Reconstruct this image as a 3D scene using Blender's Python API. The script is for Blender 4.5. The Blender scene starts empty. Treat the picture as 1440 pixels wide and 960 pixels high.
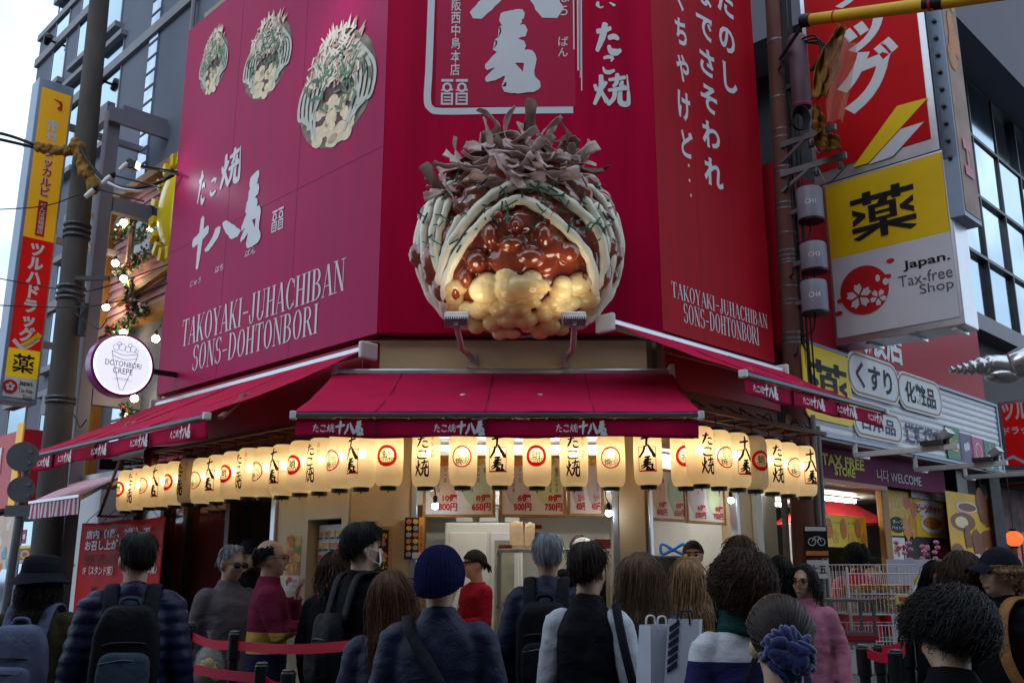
import bpy, bmesh, math, random
import numpy as np
from mathutils import Vector, Matrix, noise, Quaternion
SC = bpy.context.scene
COL = SC.collection
R_ = math.radians
# ------------------------------------------------------------------ camera
FPX = 1324.0; PITCH = math.atan(320/1324.0); EYE = 1.6
cam_d = bpy.data.cameras.new('camera'); cam = bpy.data.objects.new('camera', cam_d); COL.objects.link(cam)
cam_d.sensor_width = 36; cam_d.lens = 36*FPX/1440; cam_d.clip_start = 0.05; cam_d.clip_end = 3000
cam.location = (0, 0, EYE); cam.rotation_euler = (R_(90)+PITCH, 0, 0)
SC.camera = cam
# ------------------------------------------------------------------ sky, sun, exposure
SUN_EL, SUN_AZ = R_(34), R_(212)
world = bpy.data.worlds.new("World"); SC.world = world; world.use_nodes = True
wn = world.node_tree; wn.nodes.clear()
w_out = wn.nodes.new('ShaderNodeOutputWorld'); w_bg = wn.nodes.new('ShaderNodeBackground')
w_sky = wn.nodes.new('ShaderNodeTexSky'); w_sky.sky_type = 'NISHITA'; w_sky.sun_disc = False
w_sky.sun_elevation = SUN_EL; w_sky.sun_rotation = SUN_AZ; w_sky.air_density = 1.0; w_sky.dust_density = 1.0; w_sky.ozone_density = 1.5
w_tc = wn.nodes.new('ShaderNodeTexCoord'); w_map = wn.nodes.new('ShaderNodeMapping'); w_map.inputs['Scale'].default_value = (1.4, 1.4, 4.0)
w_noise = wn.nodes.new('ShaderNodeTexNoise'); w_noise.inputs['Scale'].default_value = 1.6; w_noise.inputs['Detail'].default_value = 7
w_ramp = wn.nodes.new('ShaderNodeValToRGB'); w_ramp.color_ramp.elements[0].position = 0.28; w_ramp.color_ramp.elements[1].position = 0.52
w_mix = wn.nodes.new('ShaderNodeMix'); w_mix.data_type = 'RGBA'
w_mix.inputs['B'].default_value = (9.6, 11.7, 13.8, 1)
wn.links.new(w_tc.outputs['Generated'], w_map.inputs['Vector']); wn.links.new(w_map.outputs['Vector'], w_noise.inputs['Vector'])
wn.links.new(w_noise.outputs['Fac'], w_ramp.inputs['Fac']); wn.links.new(w_ramp.outputs['Color'], w_mix.inputs['Factor'])
wn.links.new(w_sky.outputs['Color'], w_mix.inputs['A']); wn.links.new(w_mix.outputs['Result'], w_bg.inputs['Color'])
wn.links.new(w_bg.outputs['Background'], w_out.inputs['Surface'])
w_bg.inputs['Strength'].default_value = 0.10
sun_d = bpy.data.lights.new('sun', 'SUN'); sun_d.energy = 0.5; sun_d.angle = R_(30); sun_d.color = (1, .96, .92)
sun = bpy.data.objects.new('sun', sun_d); COL.objects.link(sun)
_sd = Vector((math.sin(SUN_AZ)*math.cos(SUN_EL), math.cos(SUN_AZ)*math.cos(SUN_EL), math.sin(SUN_EL)))
sun.rotation_euler = _sd.to_track_quat('Z', 'Y').to_euler(); sun.location = _sd*30
SC.view_settings.view_transform = 'Standard'; SC.view_settings.look = 'None'
SC.view_settings.exposure = 0.42; SC.view_settings.gamma = 1; SC.view_settings.use_curve_mapping = False
SC.render.engine = 'CYCLES'; SC.cycles.use_denoising = True
SC.cycles.max_bounces = 8; SC.cycles.transparent_max_bounces = 12; SC.cycles.sample_clamp_indirect = 4

# ------------------------------------------------------------------ geometry of the place
K = math.sqrt(.5); cP, sP = math.cos(PITCH), math.sin(PITCH)
def ray(x, y):
    u, v = x-720, 480-y
    return Vector((u, FPX*cP - v*sP, FPX*sP + v*cP))
EYEV = Vector((0, 0, EYE))
def atY(x, y, Y):
    d = ray(x, y); return EYEV + d*(Y/d.y)
DIRS = {'F': (Vector((1, 0, 0)), Vector((0, -1, 0))), 'L': (Vector((K, -K, 0)), Vector((-K, -K, 0))), 'R': (Vector((K, K, 0)), Vector((K, -K, 0))),
        'Z': (Vector((1, 0, 0)), Vector((0, 0, 1)))}
UP = Vector((0, 0, 1))
class Plane:
    """An upright plane: a runs left to right as seen from the street, z is height, o is distance out from the face."""
    def __init__(s, origin, kind):
        s.O = Vector((origin[0], origin[1], 0)); s.e, s.n = DIRS[kind]; s.kind = kind
    def pt(s, a, z, o=0.0): return s.O + s.e*a + UP*z + s.n*o
    def px(s, x, y, o=0.0):
        d = ray(x, y); t = (s.O + s.n*o - EYEV).dot(s.n)/d.dot(s.n); p = EYEV + d*t
        return ((p - s.O).dot(s.e), p.z)
    def shifted(s, o, a=0): 
        q = s.O + s.n*o + s.e*a; return Plane((q.x, q.y), s.kind)
CLx, CRx = (-1.0945, 7.4), (1.2228, 7.4)
PF = Plane((0, 7.4), 'F'); PL = Plane(CLx, 'L'); PR = Plane(CRx, 'R')      # on PL the corner is a=0 and the wall runs to negative a

# ------------------------------------------------------------------ materials
MATS = {}
def mat(name, col=(.5, .5, .5), rough=.6, metal=0.0, spec=.22, var=.12, nscale=6.0, bump=.0, bscale=40.0, emit=None, estr=0.0, col2=None, coat=0.0, stretch=(1, 1, 1), trans=0.0, sheen=0.0):
    if name in MATS: return MATS[name]
    m = bpy.data.materials.new(name); m.use_nodes = True; nt = m.node_tree; b = nt.nodes['Principled BSDF']
    tc = nt.nodes.new('ShaderNodeTexCoord'); mp = nt.nodes.new('ShaderNodeMapping'); mp.inputs['Scale'].default_value = stretch
    nt.links.new(tc.outputs['Object'], mp.inputs['Vector'])
    nz = nt.nodes.new('ShaderNodeTexNoise'); nz.inputs['Scale'].default_value = nscale; nz.inputs['Detail'].default_value = 5
    nt.links.new(mp.outputs['Vector'], nz.inputs['Vector'])
    rp = nt.nodes.new('ShaderNodeMapRange'); rp.inputs['From Min'].default_value = .3; rp.inputs['From Max'].default_value = .7
    nt.links.new(nz.outputs['Fac'], rp.inputs['Value'])
    mx = nt.nodes.new('ShaderNodeMix'); mx.data_type = 'RGBA'
    c2 = col2 if col2 else tuple(min(1, c*(1+var)) for c in col); c1 = col if col2 else tuple(c*(1-var) for c in col)
    mx.inputs['A'].default_value = (*c1, 1); mx.inputs['B'].default_value = (*c2, 1)
    nt.links.new(rp.outputs['Result'], mx.inputs['Factor']); nt.links.new(mx.outputs['Result'], b.inputs['Base Color'])
    rr = nt.nodes.new('ShaderNodeMapRange'); rr.inputs['To Min'].default_value = max(.02, rough-.06); rr.inputs['To Max'].default_value = min(1, rough+.08)
    nt.links.new(nz.outputs['Fac'], rr.inputs['Value']); nt.links.new(rr.outputs['Result'], b.inputs['Roughness'])
    b.inputs['Metallic'].default_value = metal; b.inputs['Specular IOR Level'].default_value = spec
    b.inputs['Coat Weight'].default_value = coat; b.inputs['Coat Roughness'].default_value = .08
    if trans: b.inputs['Transmission Weight'].default_value = trans
    if sheen: b.inputs['Sheen Weight'].default_value = sheen
    if bump:
        n2 = nt.nodes.new('ShaderNodeTexNoise'); n2.inputs['Scale'].default_value = bscale; n2.inputs['Detail'].default_value = 4
        nt.links.new(mp.outputs['Vector'], n2.inputs['Vector'])
        bp = nt.nodes.new('ShaderNodeBump'); bp.inputs['Strength'].default_value = bump; bp.inputs['Distance'].default_value = .02
        nt.links.new(n2.outputs['Fac'], bp.inputs['Height']); nt.links.new(bp.outputs['Normal'], b.inputs['Normal'])
    if emit:
        b.inputs['Emission Color'].default_value = (*emit, 1); b.inputs['Emission Strength'].default_value = estr
    MATS[name] = m; return m
def glow(name, col, s):
    if name in MATS: return MATS[name]
    m = bpy.data.materials.new(name); m.use_nodes = True; nt = m.node_tree; nt.nodes.clear()
    o = nt.nodes.new('ShaderNodeOutputMaterial'); e = nt.nodes.new('ShaderNodeEmission'); e.inputs['Color'].default_value = (*col, 1); e.inputs['Strength'].default_value = s
    nt.links.new(e.outputs[0], o.inputs[0]); MATS[name] = m; return m

# ------------------------------------------------------------------ mesh builder
BASE = {}
class MB:
    def __init__(s): s.v = []; s.f = []
    def add(s, vs, fs):
        k = len(s.v); s.v += [tuple(p) for p in vs]; s.f += [tuple(i+k for i in f) for f in fs]; return s
    def hexa(s, p):   # 8 points: bottom ring 0-3, top ring 4-7
        return s.add(p, [(3, 2, 1, 0), (4, 5, 6, 7), (0, 1, 5, 4), (1, 2, 6, 5), (2, 3, 7, 6), (3, 0, 4, 7)])
    def box(s, x0, y0, z0, x1, y1, z1):
        return s.hexa([(x0, y0, z0), (x1, y0, z0), (x1, y1, z0), (x0, y1, z0), (x0, y0, z1), (x1, y0, z1), (x1, y1, z1), (x0, y1, z1)])
    def slab(s, P, a0, z0, a1, z1, o0, o1):   # box on a plane
        return s.hexa([P.pt(a0, z0, o1), P.pt(a1, z0, o1), P.pt(a1, z0, o0), P.pt(a0, z0, o0), P.pt(a0, z1, o1), P.pt(a1, z1, o1), P.pt(a1, z1, o0), P.pt(a0, z1, o0)])
    def bar(s, p, q, w, h=None, up=UP):      # rectangular bar between two points
        p, q = Vector(p), Vector(q); h = h or w; d = (q-p).normalized(); up = Vector(up)
        if abs(d.dot(up)) > .98: up = Vector((0, 1, 0))
        x = d.cross(up).normalized()*(w/2); y = x.cross(d).normalized()*(h/2)
        return s.hexa([p-x-y, p+x-y, p+x+y, p-x+y, q-x-y, q+x-y, q+x+y, q-x+y])
    def tube(s, pts, r, n=8, cap=True, flat=1.0, up=None):
        pts = [Vector(p) for p in pts]; m = len(pts); rs = r if isinstance(r, (list, tuple)) else [r]*m
        k = len(s.v); prev = None
        for i, p in enumerate(pts):
            d = (pts[min(i+1, m-1)] - pts[max(i-1, 0)]).normalized()
            if prev is None:
                u = Vector(up) if up else (UP if abs(d.z) < .9 else Vector((1, 0, 0)))
                x = d.cross(u).normalized()
            else:
                x = (prev - d*prev.dot(d)).normalized()
            prev = x; y = d.cross(x).normalized()
            for j in range(n):
                t = 2*math.pi*j/n; s.v.append(tuple(p + x*(rs[i]*math.cos(t)) + y*(rs[i]*flat*math.sin(t))))
        for i in range(m-1):
            for j in range(n):
                a, b = k+i*n+j, k+i*n+(j+1) % n; s.f.append((a, b, b+n, a+n))
        if cap: s.f.append(tuple(k+j for j in reversed(range(n)))); s.f.append(tuple(k+(m-1)*n+j for j in range(n)))
        return s
    def lathe(s, prof, c, n=20, axis=UP, cap=True):   # prof: (r, h) along axis from c
        c = Vector(c); ax = Vector(axis).normalized(); x = ax.orthogonal().normalized(); y = ax.cross(x); k = len(s.v)
        for r, h in prof:
            for j in range(n):
                t = 2*math.pi*j/n; s.v.append(tuple(c + ax*h + x*(r*math.cos(t)) + y*(r*math.sin(t))))
        for i in range(len(prof)-1):
            for j in range(n):
                a, b = k+i*n+j, k+i*n+(j+1) % n; s.f.append((a, b, b+n, a+n))
        if cap: s.f.append(tuple(k+j for j in reversed(range(n)))); s.f.append(tuple(k+(len(prof)-1)*n+j for j in range(n)))
        return s
    def ball(s, c, r, n=12, m=8, M=None):
        c = Vector(c); r = (r, r, r) if not isinstance(r, (tuple, list)) else r; k = len(s.v)
        def P(x, y, z):
            v = Vector((x*r[0], y*r[1], z*r[2])); v = M @ v if M else v; return tuple(c+v)
        s.v.append(P(0, 0, -1))
        for i in range(1, m):
            ph = -math.pi/2 + math.pi*i/m
            for j in range(n):
                t = 2*math.pi*j/n; s.v.append(P(math.cos(ph)*math.cos(t), math.cos(ph)*math.sin(t), math.sin(ph)))
        s.v.append(P(0, 0, 1)); top = len(s.v)-1
        for j in range(n): s.f.append((k, k+1+(j+1) % n, k+1+j)); s.f.append((top, top-n+j, top-n+(j+1) % n))
        for i in range(m-2):
            for j in range(n):
                a, b = k+1+i*n+j, k+1+i*n+(j+1) % n; s.f.append((a, b, b+n, a+n))
        return s
    def prism(s, P, poly, o0, o1):       # polygon (a,z) extruded between two depths
        n = len(poly); ar = sum(poly[i][0]*poly[(i+1) % n][1]-poly[(i+1) % n][0]*poly[i][1] for i in range(n))
        if ar < 0: poly = poly[::-1]
        k = len(s.v); s.v += [tuple(P.pt(a, z, o1)) for a, z in poly] + [tuple(P.pt(a, z, o0)) for a, z in poly]
        s.f.append(tuple(k+i for i in range(n))); s.f.append(tuple(k+n+i for i in reversed(range(n))))
        for i in range(n): j = (i+1) % n; s.f.append((k+i, k+n+i, k+n+j, k+j))
        return s
    def sheet(s, P, poly, o):            # flat printed shape
        n = len(poly); ar = sum(poly[i][0]*poly[(i+1) % n][1]-poly[(i+1) % n][0]*poly[i][1] for i in range(n))
        if ar < 0: poly = poly[::-1]
        k = len(s.v); s.v += [tuple(P.pt(a, z, o)) for a, z in poly]; s.f.append(tuple(range(k, k+n))); return s
    def grid(s, fn, nu, nv):
        k = len(s.v)
        for i in range(nu+1):
            for j in range(nv+1): s.v.append(tuple(fn(i/nu, j/nv)))
        for i in range(nu):
            for j in range(nv): a = k+i*(nv+1)+j; s.f.append((a, a+nv+1, a+nv+2, a+1))
        return s
    def mesh(s, name, base=(0, 0, 0), smooth=None):
        m = bpy.data.meshes.new(name); b = Vector(base)
        m.from_pydata([tuple(Vector(p)-b) for p in s.v], [], s.f); m.update()
        if smooth is not None:
            m.polygons.foreach_set('use_smooth', [True]*len(m.polygons))
            if smooth < 179: m.set_sharp_from_angle(angle=R_(smooth))
        return m
    def build(s, name, material, parent=None, label=None, cat=None, group=None, kind=None, smooth=None, local=False, bevel=0, solid=0):
        if parent is not None: base = (0, 0, 0) if local else BASE.get(parent.name, (0, 0, 0))
        elif local: base = (0, 0, 0)
        else:
            A = np.array(s.v); base = ((A[:, 0].min()+A[:, 0].max())/2, (A[:, 1].min()+A[:, 1].max())/2, A[:, 2].min())
        o = bpy.data.objects.new(name, s.mesh(name, base, smooth)); COL.objects.link(o)
        if parent is not None: o.parent = parent; BASE[o.name] = base
        else: o.location = base; BASE[o.name] = base
        if material: o.data.materials.append(material)
        tag(o, label, cat, group, kind)
        if solid: md = o.modifiers.new('thickness', 'SOLIDIFY'); md.thickness = solid; md.offset = -1
        if bevel: md = o.modifiers.new('bevel', 'BEVEL'); md.width = bevel; md.segments = 2; md.limit_method = 'ANGLE'
        return o
def tag(o, label=None, cat=None, group=None, kind=None):
    if label: o['label'] = label
    if cat: o['category'] = cat
    if group: o['group'] = group
    if kind: o['kind'] = kind
    return o
def thing(name, label, cat, loc=(0, 0, 0), rotz=0, group=None):
    o = bpy.data.objects.new(name, None); COL.objects.link(o); o.empty_display_size = .2
    o.location = loc; o.rotation_euler = (0, 0, rotz); BASE[o.name] = tuple(loc)
    return tag(o, label, cat, group)
def dup(root, loc, rotz=None, label=None, group=None):
    def cp(o, par):
        c = o.copy(); COL.objects.link(c)
        if par is not None: c.parent = par
        for ch in list(o.children): cp(ch, c)
        return c
    r = cp(root, None); r.location = loc
    if rotz is not None: r.rotation_euler = (0, 0, rotz)
    if label: r['label'] = label
    if group: r['group'] = group
    return r
def smooth_path(pts, n=6):
    """Catmull-Rom through points of any dimension."""
    P = [np.array(p, float) for p in pts]; out = []
    if len(P) < 3: 
        return [tuple(P[0]*(1-t)+P[-1]*t) for t in np.linspace(0, 1, n+1)]
    Q = [2*P[0]-P[1]] + P + [2*P[-1]-P[-2]]
    for i in range(1, len(Q)-2):
        for k in range(n):
            t = k/n; a, b, c, d = Q[i-1], Q[i], Q[i+1], Q[i+2]
            out.append(tuple(.5*((2*b)+(-a+c)*t+(2*a-5*b+4*c-d)*t*t+(-a+3*b-3*c+d)*t**3)))
    out.append(tuple(P[-1])); return out

# ------------------------------------------------------------------ lettering
_gl = {}
def glyphs(text, bold=0.0):
    k = (text, bold)
    if k not in _gl:
        c = bpy.data.curves.new('text', 'FONT'); c.body = text; c.offset = bold; c.resolution_u = 3; c.space_line = 1.0
        o = bpy.data.objects.new('text', c); COL.objects.link(o)
        dg = bpy.context.evaluated_depsgraph_get(); m = bpy.data.meshes.new_from_object(o.evaluated_get(dg))
        v = [(q.co.x, q.co.y) for q in m.vertices]; f = [tuple(p.vertices) for p in m.polygons]
        bpy.data.objects.remove(o); bpy.data.curves.remove(c); bpy.data.meshes.remove(m); _gl[k] = (v, f)
    return _gl[k]
def flat_text(text, bold=.0, vertical=False, gap=1.0, jitter=0, seed=1):
    """2D mesh of a line (or of a column) of writing, scaled to fill the unit square."""
    if not vertical: v, f = glyphs(text, bold)
    else:
        v, f = [], []; rnd = random.Random(seed)
        for i, ch in enumerate(text):
            if ch == ' ': continue
            gv, gf = glyphs(ch, bold); k = len(v); an = rnd.uniform(-jitter, jitter); sc = 1+rnd.uniform(-1, 1)*jitter; dx = rnd.uniform(-1, 1)*jitter*.6
            for x, y in gv:
                x, y = (x-.5)*sc, (y-.38)*sc; v.append((x*math.cos(an)-y*math.sin(an)+dx, x*math.sin(an)+y*math.cos(an)-i*gap))
            f += [tuple(q+k for q in g) for g in gf]
        v = list(v)
    A = np.array(v); lo, hi = A.min(0), A.max(0); A = (A-lo)/np.maximum(hi-lo, 1e-6)
    return A.tolist(), f
BRUSH = {
 'た': [[(15, 72, 8), (40, 75, 9), (64, 82, 7)], [(45, 97, 10), (36, 60, 12), (14, 12, 7)], [(55, 52, 8), (75, 56, 9), (90, 48, 6)], [(55, 28, 6), (62, 12, 10), (80, 8, 11), (97, 14, 6)]],
 'こ': [[(20, 78, 8), (50, 84, 10), (80, 78, 9), (66, 62, 5)], [(16, 34, 7), (24, 15, 11), (52, 9, 12), (88, 18, 8)]],
 '焼': [[(6, 66, 6), (12, 48, 8)], [(38, 74, 7), (29, 56, 5)], [(24, 95, 8), (23, 55, 10), (4, 6, 6)], [(24, 44, 7), (40, 12, 9)], [(46, 80, 6), (70, 84, 8), (92, 88, 7)],
        [(70, 99, 7), (67, 72, 8), (58, 60, 6)], [(84, 76, 6), (80, 62, 8), (92, 58, 6)], [(44, 48, 6), (70, 52, 8), (97, 54, 7)], [(62, 48, 8), (58, 24, 8), (42, 4, 7)], [(76, 48, 8), (76, 14, 10), (90, 6, 11), (99, 14, 8), (99, 60, 4), (97, 96, 2)]],
 '十': [[(6, 56, 13), (48, 62, 15), (92, 70, 12)], [(54, 98, 15), (50, 52, 18), (44, 2, 11)]],
 '八': [[(36, 76, 13), (28, 42, 15), (4, 8, 13)], [(54, 86, 9), (70, 54, 18), (94, 12, 23)]],
 '番': [[(30, 90, 13), (52, 94, 13), (70, 98, 9)], [(62, 94, 12), (45, 78, 12), (28, 72, 12), (50, 74, 13), (74, 76, 11)], [(60, 74, 12), (40, 62, 14), (20, 56, 11), (45, 56, 15), (72, 56, 9)],
        [(50, 56, 16), (30, 42, 14), (2, 28, 6)], [(40, 42, 10), (65, 42, 12), (85, 40, 13), (80, 25, 14), (84, 10, 14), (99, 4, 8)], [(45, 36, 16), (25, 22, 12), (2, 12, 5)], [(50, 30, 14), (45, 10, 14), (38, 3, 10), (60, 4, 13), (92, 6, 13)], [(48, 26, 14), (66, 12, 14)]],
 'い': [[(14, 84, 8), (12, 45, 11), (26, 18, 9), (38, 34, 5)], [(70, 76, 7), (86, 54, 12), (90, 36, 9)]],
}
def brush_polys(ch, x0, y0, x1, y1, seed=0, fat=1.0):
    """Outlines (and a depth rank) of one brush-written character in a box."""
    out = []; rnd = random.Random(hash(ch) % 97 + seed) if False else random.Random(ord(ch)+seed)
    for k, st in enumerate(BRUSH[ch]):
        pts = smooth_path(st, 7); n = len(pts); lft, rgt = [], []
        for i, (x, y, w) in enumerate(pts):
            a, b = pts[max(i-1, 0)], pts[min(i+1, n-1)]; dx, dy = b[0]-a[0], b[1]-a[1]; L = math.hypot(dx, dy) or 1
            w = w*fat*.5*(1+rnd.uniform(-.07, .07)); nx, ny = -dy/L*w, dx/L*w
            lft.append((x+nx, y+ny)); rgt.append((x-nx, y-ny))
        (x, y, w), (xa, ya, _) = pts[-1], pts[-2]; L = math.hypot(x-xa, y-ya) or 1; e = (x+(x-xa)/L*w*.4, y+(y-ya)/L*w*.4)
        (x, y, w), (xa, ya, _) = pts[0], pts[1]; L = math.hypot(x-xa, y-ya) or 1; b0 = (x+(x-xa)/L*w*.35, y+(y-ya)/L*w*.35)
        poly = []
        out.append((k, lft, rgt, b0, e))
    res = []
    for k, lft, rgt, b0, e in out:
        tr = lambda p: (x0+(x1-x0)*p[0]/100, y0+(y1-y0)*p[1]/100)
        L_, R__ = [tr(p) for p in lft], [tr(p) for p in rgt]; v = [tr(b0)]; f = []
        for l, r in zip(L_, R__): v += [l, r]
        v.append(tr(e)); n = len(L_)
        f.append((0, 2, 1))
        for i in range(n-1): a = 1+2*i; f.append((a, a+1, a+3, a+2))
        f.append((2*n-1, 2*n, 2*n+1)); res.append((k, v, f))
    return res
TH, TN = .115, .032
def _bar2(x0, y0, x1, y1, w):
    L = math.hypot(x1-x0, y1-y0); nx, ny = -(y1-y0)/L*w/2, (x1-x0)/L*w/2
    return [(x0+nx, y0+ny), (x1+nx, y1+ny), (x1-nx, y1-ny), (x0-nx, y0-ny)]
def _hd(x0, x1, y, w): return [(x0, y-w/2), (x1, y-w/2), (x1, y+w/2), (x0, y+w/2)]
def _vd(x, y0, y1, w): return [(x-w/2, y0), (x+w/2, y0), (x+w/2, y1), (x-w/2, y1)]
def _dg(x0, y0, x1, y1, w): return [(x0-w/2, y0), (x0+w/2, y0), (x1+w/2, y1), (x1-w/2, y1)]
def _ring(cx, cy, rx, ry, a0=0, a1=360, th=TH, tn=TN, n=28):
    out = []
    m = max(4, int(n*abs(a1-a0)/360))
    for i in range(m):
        q = []
        for t, s in ((a0+(a1-a0)*i/m, 1), (a0+(a1-a0)*(i+1)/m, 1), (a0+(a1-a0)*(i+1)/m, 0), (a0+(a1-a0)*i/m, 0)):
            t = math.radians(t); q.append((cx+(rx-(0 if s else th))*math.cos(t), cy+(ry-(0 if s else tn))*math.sin(t)))
        out.append(q)
    return out
def _ser(x, y, w=.24): return _hd(x-w/2, x+w/2, y, .026)
def _stem(x, y0=0., y1=1., w=TH, s0=1, s1=1): return [_vd(x, y0, y1, w)] + ([_ser(x, y0+.013)] if s0 else []) + ([_ser(x, y1-.013)] if s1 else [])
SERIF = {
 'T': (.56, _stem(.28, 0, 1, s1=0)+[_hd(0, .56, .98, .04), _dg(.015, .76, .03, .98, .03), _dg(.545, .76, .53, .98, .03)]),
 'A': (.58, [_dg(.06, 0, .28, 1, TN), _dg(.5, 0, .29, 1, TH), _hd(.13, .42, .33, .03), _ser(.06, .013, .17), _ser(.5, .013)]),
 'K': (.6, _stem(.12)+[_dg(.16, .38, .5, 1, TN), _dg(.53, 0, .25, .55, TH), _ser(.5, .987, .17), _ser(.53, .013, .2)]),
 'O': (.6, _ring(.3, .5, .27, .51)), 'Y': (.58, [_dg(.29, .44, .07, 1, TH), _dg(.3, .44, .51, 1, TN), _ser(.08, .987), _ser(.51, .987, .17)]+_stem(.29, 0, .47, s1=0)),
 'I': (.28, _stem(.14)), 'J': (.42, _stem(.27, .2, 1, s0=0)+_ring(.17, .2, .157, .24, 180, 360, .08, .035)+[_vd(.05, .18, .27, .08)]),
 'U': (.62, _stem(.13, .25, 1, s0=0)+_stem(.51, .25, 1, TN, s0=0)+_ring(.3, .27, .226, .29, 180, 360, .1, .035)),
 'H': (.62, _stem(.13)+_stem(.49)+[_hd(.13, .49, .52, .032)]), 'N': (.64, _stem(.11, w=TN)+_stem(.53, w=TN, s0=0)+[_dg(.53, 0, .12, 1, TH)]),
 'C': (.56, _ring(.3, .5, .27, .51, 42, 318)+[_vd(.51, .68, .95, .03), _vd(.51, .07, .25, .025)]),
 'B': (.58, _stem(.12)+_ring(.24, .755, .25, .245, -90, 90, .11)+_ring(.24, .27, .3, .27, -90, 90)+[_hd(.12, .26, .985, .03), _hd(.12, .26, .525, .03), _hd(.12, .26, .015, .03)]),
 'D': (.62, _stem(.12)+_ring(.22, .5, .36, .5, -90, 90)+[_hd(.12, .23, .985, .03), _hd(.12, .23, .015, .03)]),
 'S': (.5, _ring(.25, .745, .215, .265, 30, 270, .1, .035)+_ring(.25, .27, .225, .28, -150, 90, .1, .035)+[_vd(.43, .74, .97, .028), _vd(.045, .04, .28, .028)]),
 'R': (.62, _stem(.12)+_ring(.24, .745, .26, .255, -90, 90, .11)+[_hd(.12, .26, .985, .03), _hd(.12, .26, .505, .03), _dg(.56, 0, .3, .52, TH), _ser(.57, .013, .16)]),
 '-': (.46, [_hd(.05, .41, .42, .05)])}
def serif_polys(text, x0, y0, x1, y1):
    polys, x = [], 0
    for ch in text:
        w, ps = SERIF[ch]; polys += [[(px+x, py) for px, py in p] for p in ps]; x += w+.04
    W = x-.04
    return [[(x0+(x1-x0)*a/W, y0+(y1-y0)*b) for a, b in p] for p in polys]
class Ink:
    """Collects flat writing on one plane; every stroke is printed a hair above the last so none share a plane."""
    wrapped = False
    def __init__(s, P, o=.004): s.P = P; s.o = o; s.mb = MB(); s.k = 0
    def _put(s, v, f, dz=0): 
        s.mb.add([s.P.pt(a, z, s.o+dz) for a, z in v], f)
    def text(s, t, a0, z0, a1, z1, bold=0., vertical=False, gap=1.0, jitter=0, slant=0., seed=1):
        v, f = flat_text(t, bold, vertical, gap, jitter, seed); s._put([(a0+(a1-a0)*(x+slant*(y-.5)), z0+(z1-z0)*y) for x, y in v], f); return s
    def textpx(s, t, x0, y0, x1, y1, **k):   # lower-left and upper-right corner as seen in the photograph, on this plane
        (a0, z0), (a1, z1) = s.P.px(x0, y0), s.P.px(x1, y1); return s.text(t, a0, z0, a1, z1, **k)
    def brush(s, ch, a0, z0, a1, z1, seed=0, fat=1.0):
        for k, v, f in brush_polys(ch, a0, z0, a1, z1, seed, fat):     # one brush stroke: every segment lies a hair above the one before
            if s.wrapped: s._put(v, f, (k % 9)*.0004); continue
            for i, q in enumerate(f): s._put([v[j] for j in q], [tuple(range(len(q)))], (k % 9)*.0005+(i % 40)*.00004+(i//40)*.0001)
        return s
    def medicine(s, a0, z0, a1, z1):      # the blocky character on the drugstore signs
        X = lambda u: a0+(a1-a0)*u/100; Z = lambda v: z0+(z1-z0)*v/100
        for q in ((0, 79, 100, 90), (20, 73, 34, 100), (66, 73, 80, 100), (28, 34, 39, 70), (61, 34, 72, 70), (39, 62, 61, 70), (39, 48, 61, 54), (39, 34, 61, 41), (0, 18, 100, 29), (44, 0, 56, 34)): s.rect(X(q[0]), Z(q[1]), X(q[2]), Z(q[3]))
        for q in ([(2, 69), (23, 55), (23, 47), (2, 33), (2, 45), (11, 51), (2, 57)], [(98, 69), (77, 55), (77, 47), (98, 33), (98, 45), (89, 51), (98, 57)], [(46, 20), (10, 0), (0, 7), (36, 22)], [(54, 20), (90, 0), (100, 7), (64, 22)], [(42, 69), (58, 69), (60, 78), (46, 78)]): s.poly([(X(u), Z(v)) for u, v in q])
        return s
    def serif(s, t, a0, z0, a1, z1):
        for i, p in enumerate(serif_polys(t, a0, z0, a1, z1)): s._put(p, [tuple(range(len(p)))], (i % 7)*.0003)
        return s
    def poly(s, pts, dz=None):
        if dz is None: s.k += 1; dz = (s.k % 12)*.0003
        n = len(pts); ar = sum(pts[i][0]*pts[(i+1) % n][1]-pts[(i+1) % n][0]*pts[i][1] for i in range(n))
        s._put(pts if ar > 0 else pts[::-1], [tuple(range(n))], dz); return s
    def line(s, pts, w, closed=False):
        if closed: pts = list(pts)+[pts[0], pts[1]]
        v, f = [], []; n = len(pts)
        for i, p in enumerate(pts):
            a, b = pts[max(i-1, 0)], pts[min(i+1, n-1)]; dx, dy = b[0]-a[0], b[1]-a[1]; L = math.hypot(dx, dy) or 1
            v += [(p[0]-dy/L*w/2, p[1]+dx/L*w/2), (p[0]+dy/L*w/2, p[1]-dx/L*w/2)]
        m = n-1 if not closed else n-2
        for i in range(m): f.append((2*i, 2*i+1, 2*i+3, 2*i+2))
        s.k += 1; s._put(v, f, (s.k % 5)*.0003); return s
    def circle(s, a, z, r, w, n=36, rz=None): return s.line([(a+r*math.cos(2*math.pi*i/n), z+(rz or r)*math.sin(2*math.pi*i/n)) for i in range(n)], w, True)
    def disc(s, a, z, r, rz=None, n=28): return s.poly([(a+r*math.cos(2*math.pi*i/n), z+(rz or r)*math.sin(2*math.pi*i/n)) for i in range(n)])
    def rect(s, a0, z0, a1, z1): return s.poly([(a0, z0), (a1, z0), (a1, z1), (a0, z1)])
    def logo(s, a0, z0, a1, z1):   # the stall's brush wordmark: small first word, large second word
        w, h = a1-a0, z1-z0
        for i, c in enumerate('たこ焼'): s.brush(c, a0+w*.145*i, z0+h*.2, a0+w*.145*i+w*.14, z0+h*.78, fat=1.35)
        for i, c in enumerate('十八番'): s.brush(c, a0+w*(.45+.185*i), z0+h*(.0 if i else .05), a0+w*(.45+.185*i)+w*.2, z1, fat=1.3)
        return s
    def build(s, name, m, parent, **k): return s.mb.build(name, m, parent, **k)
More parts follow.
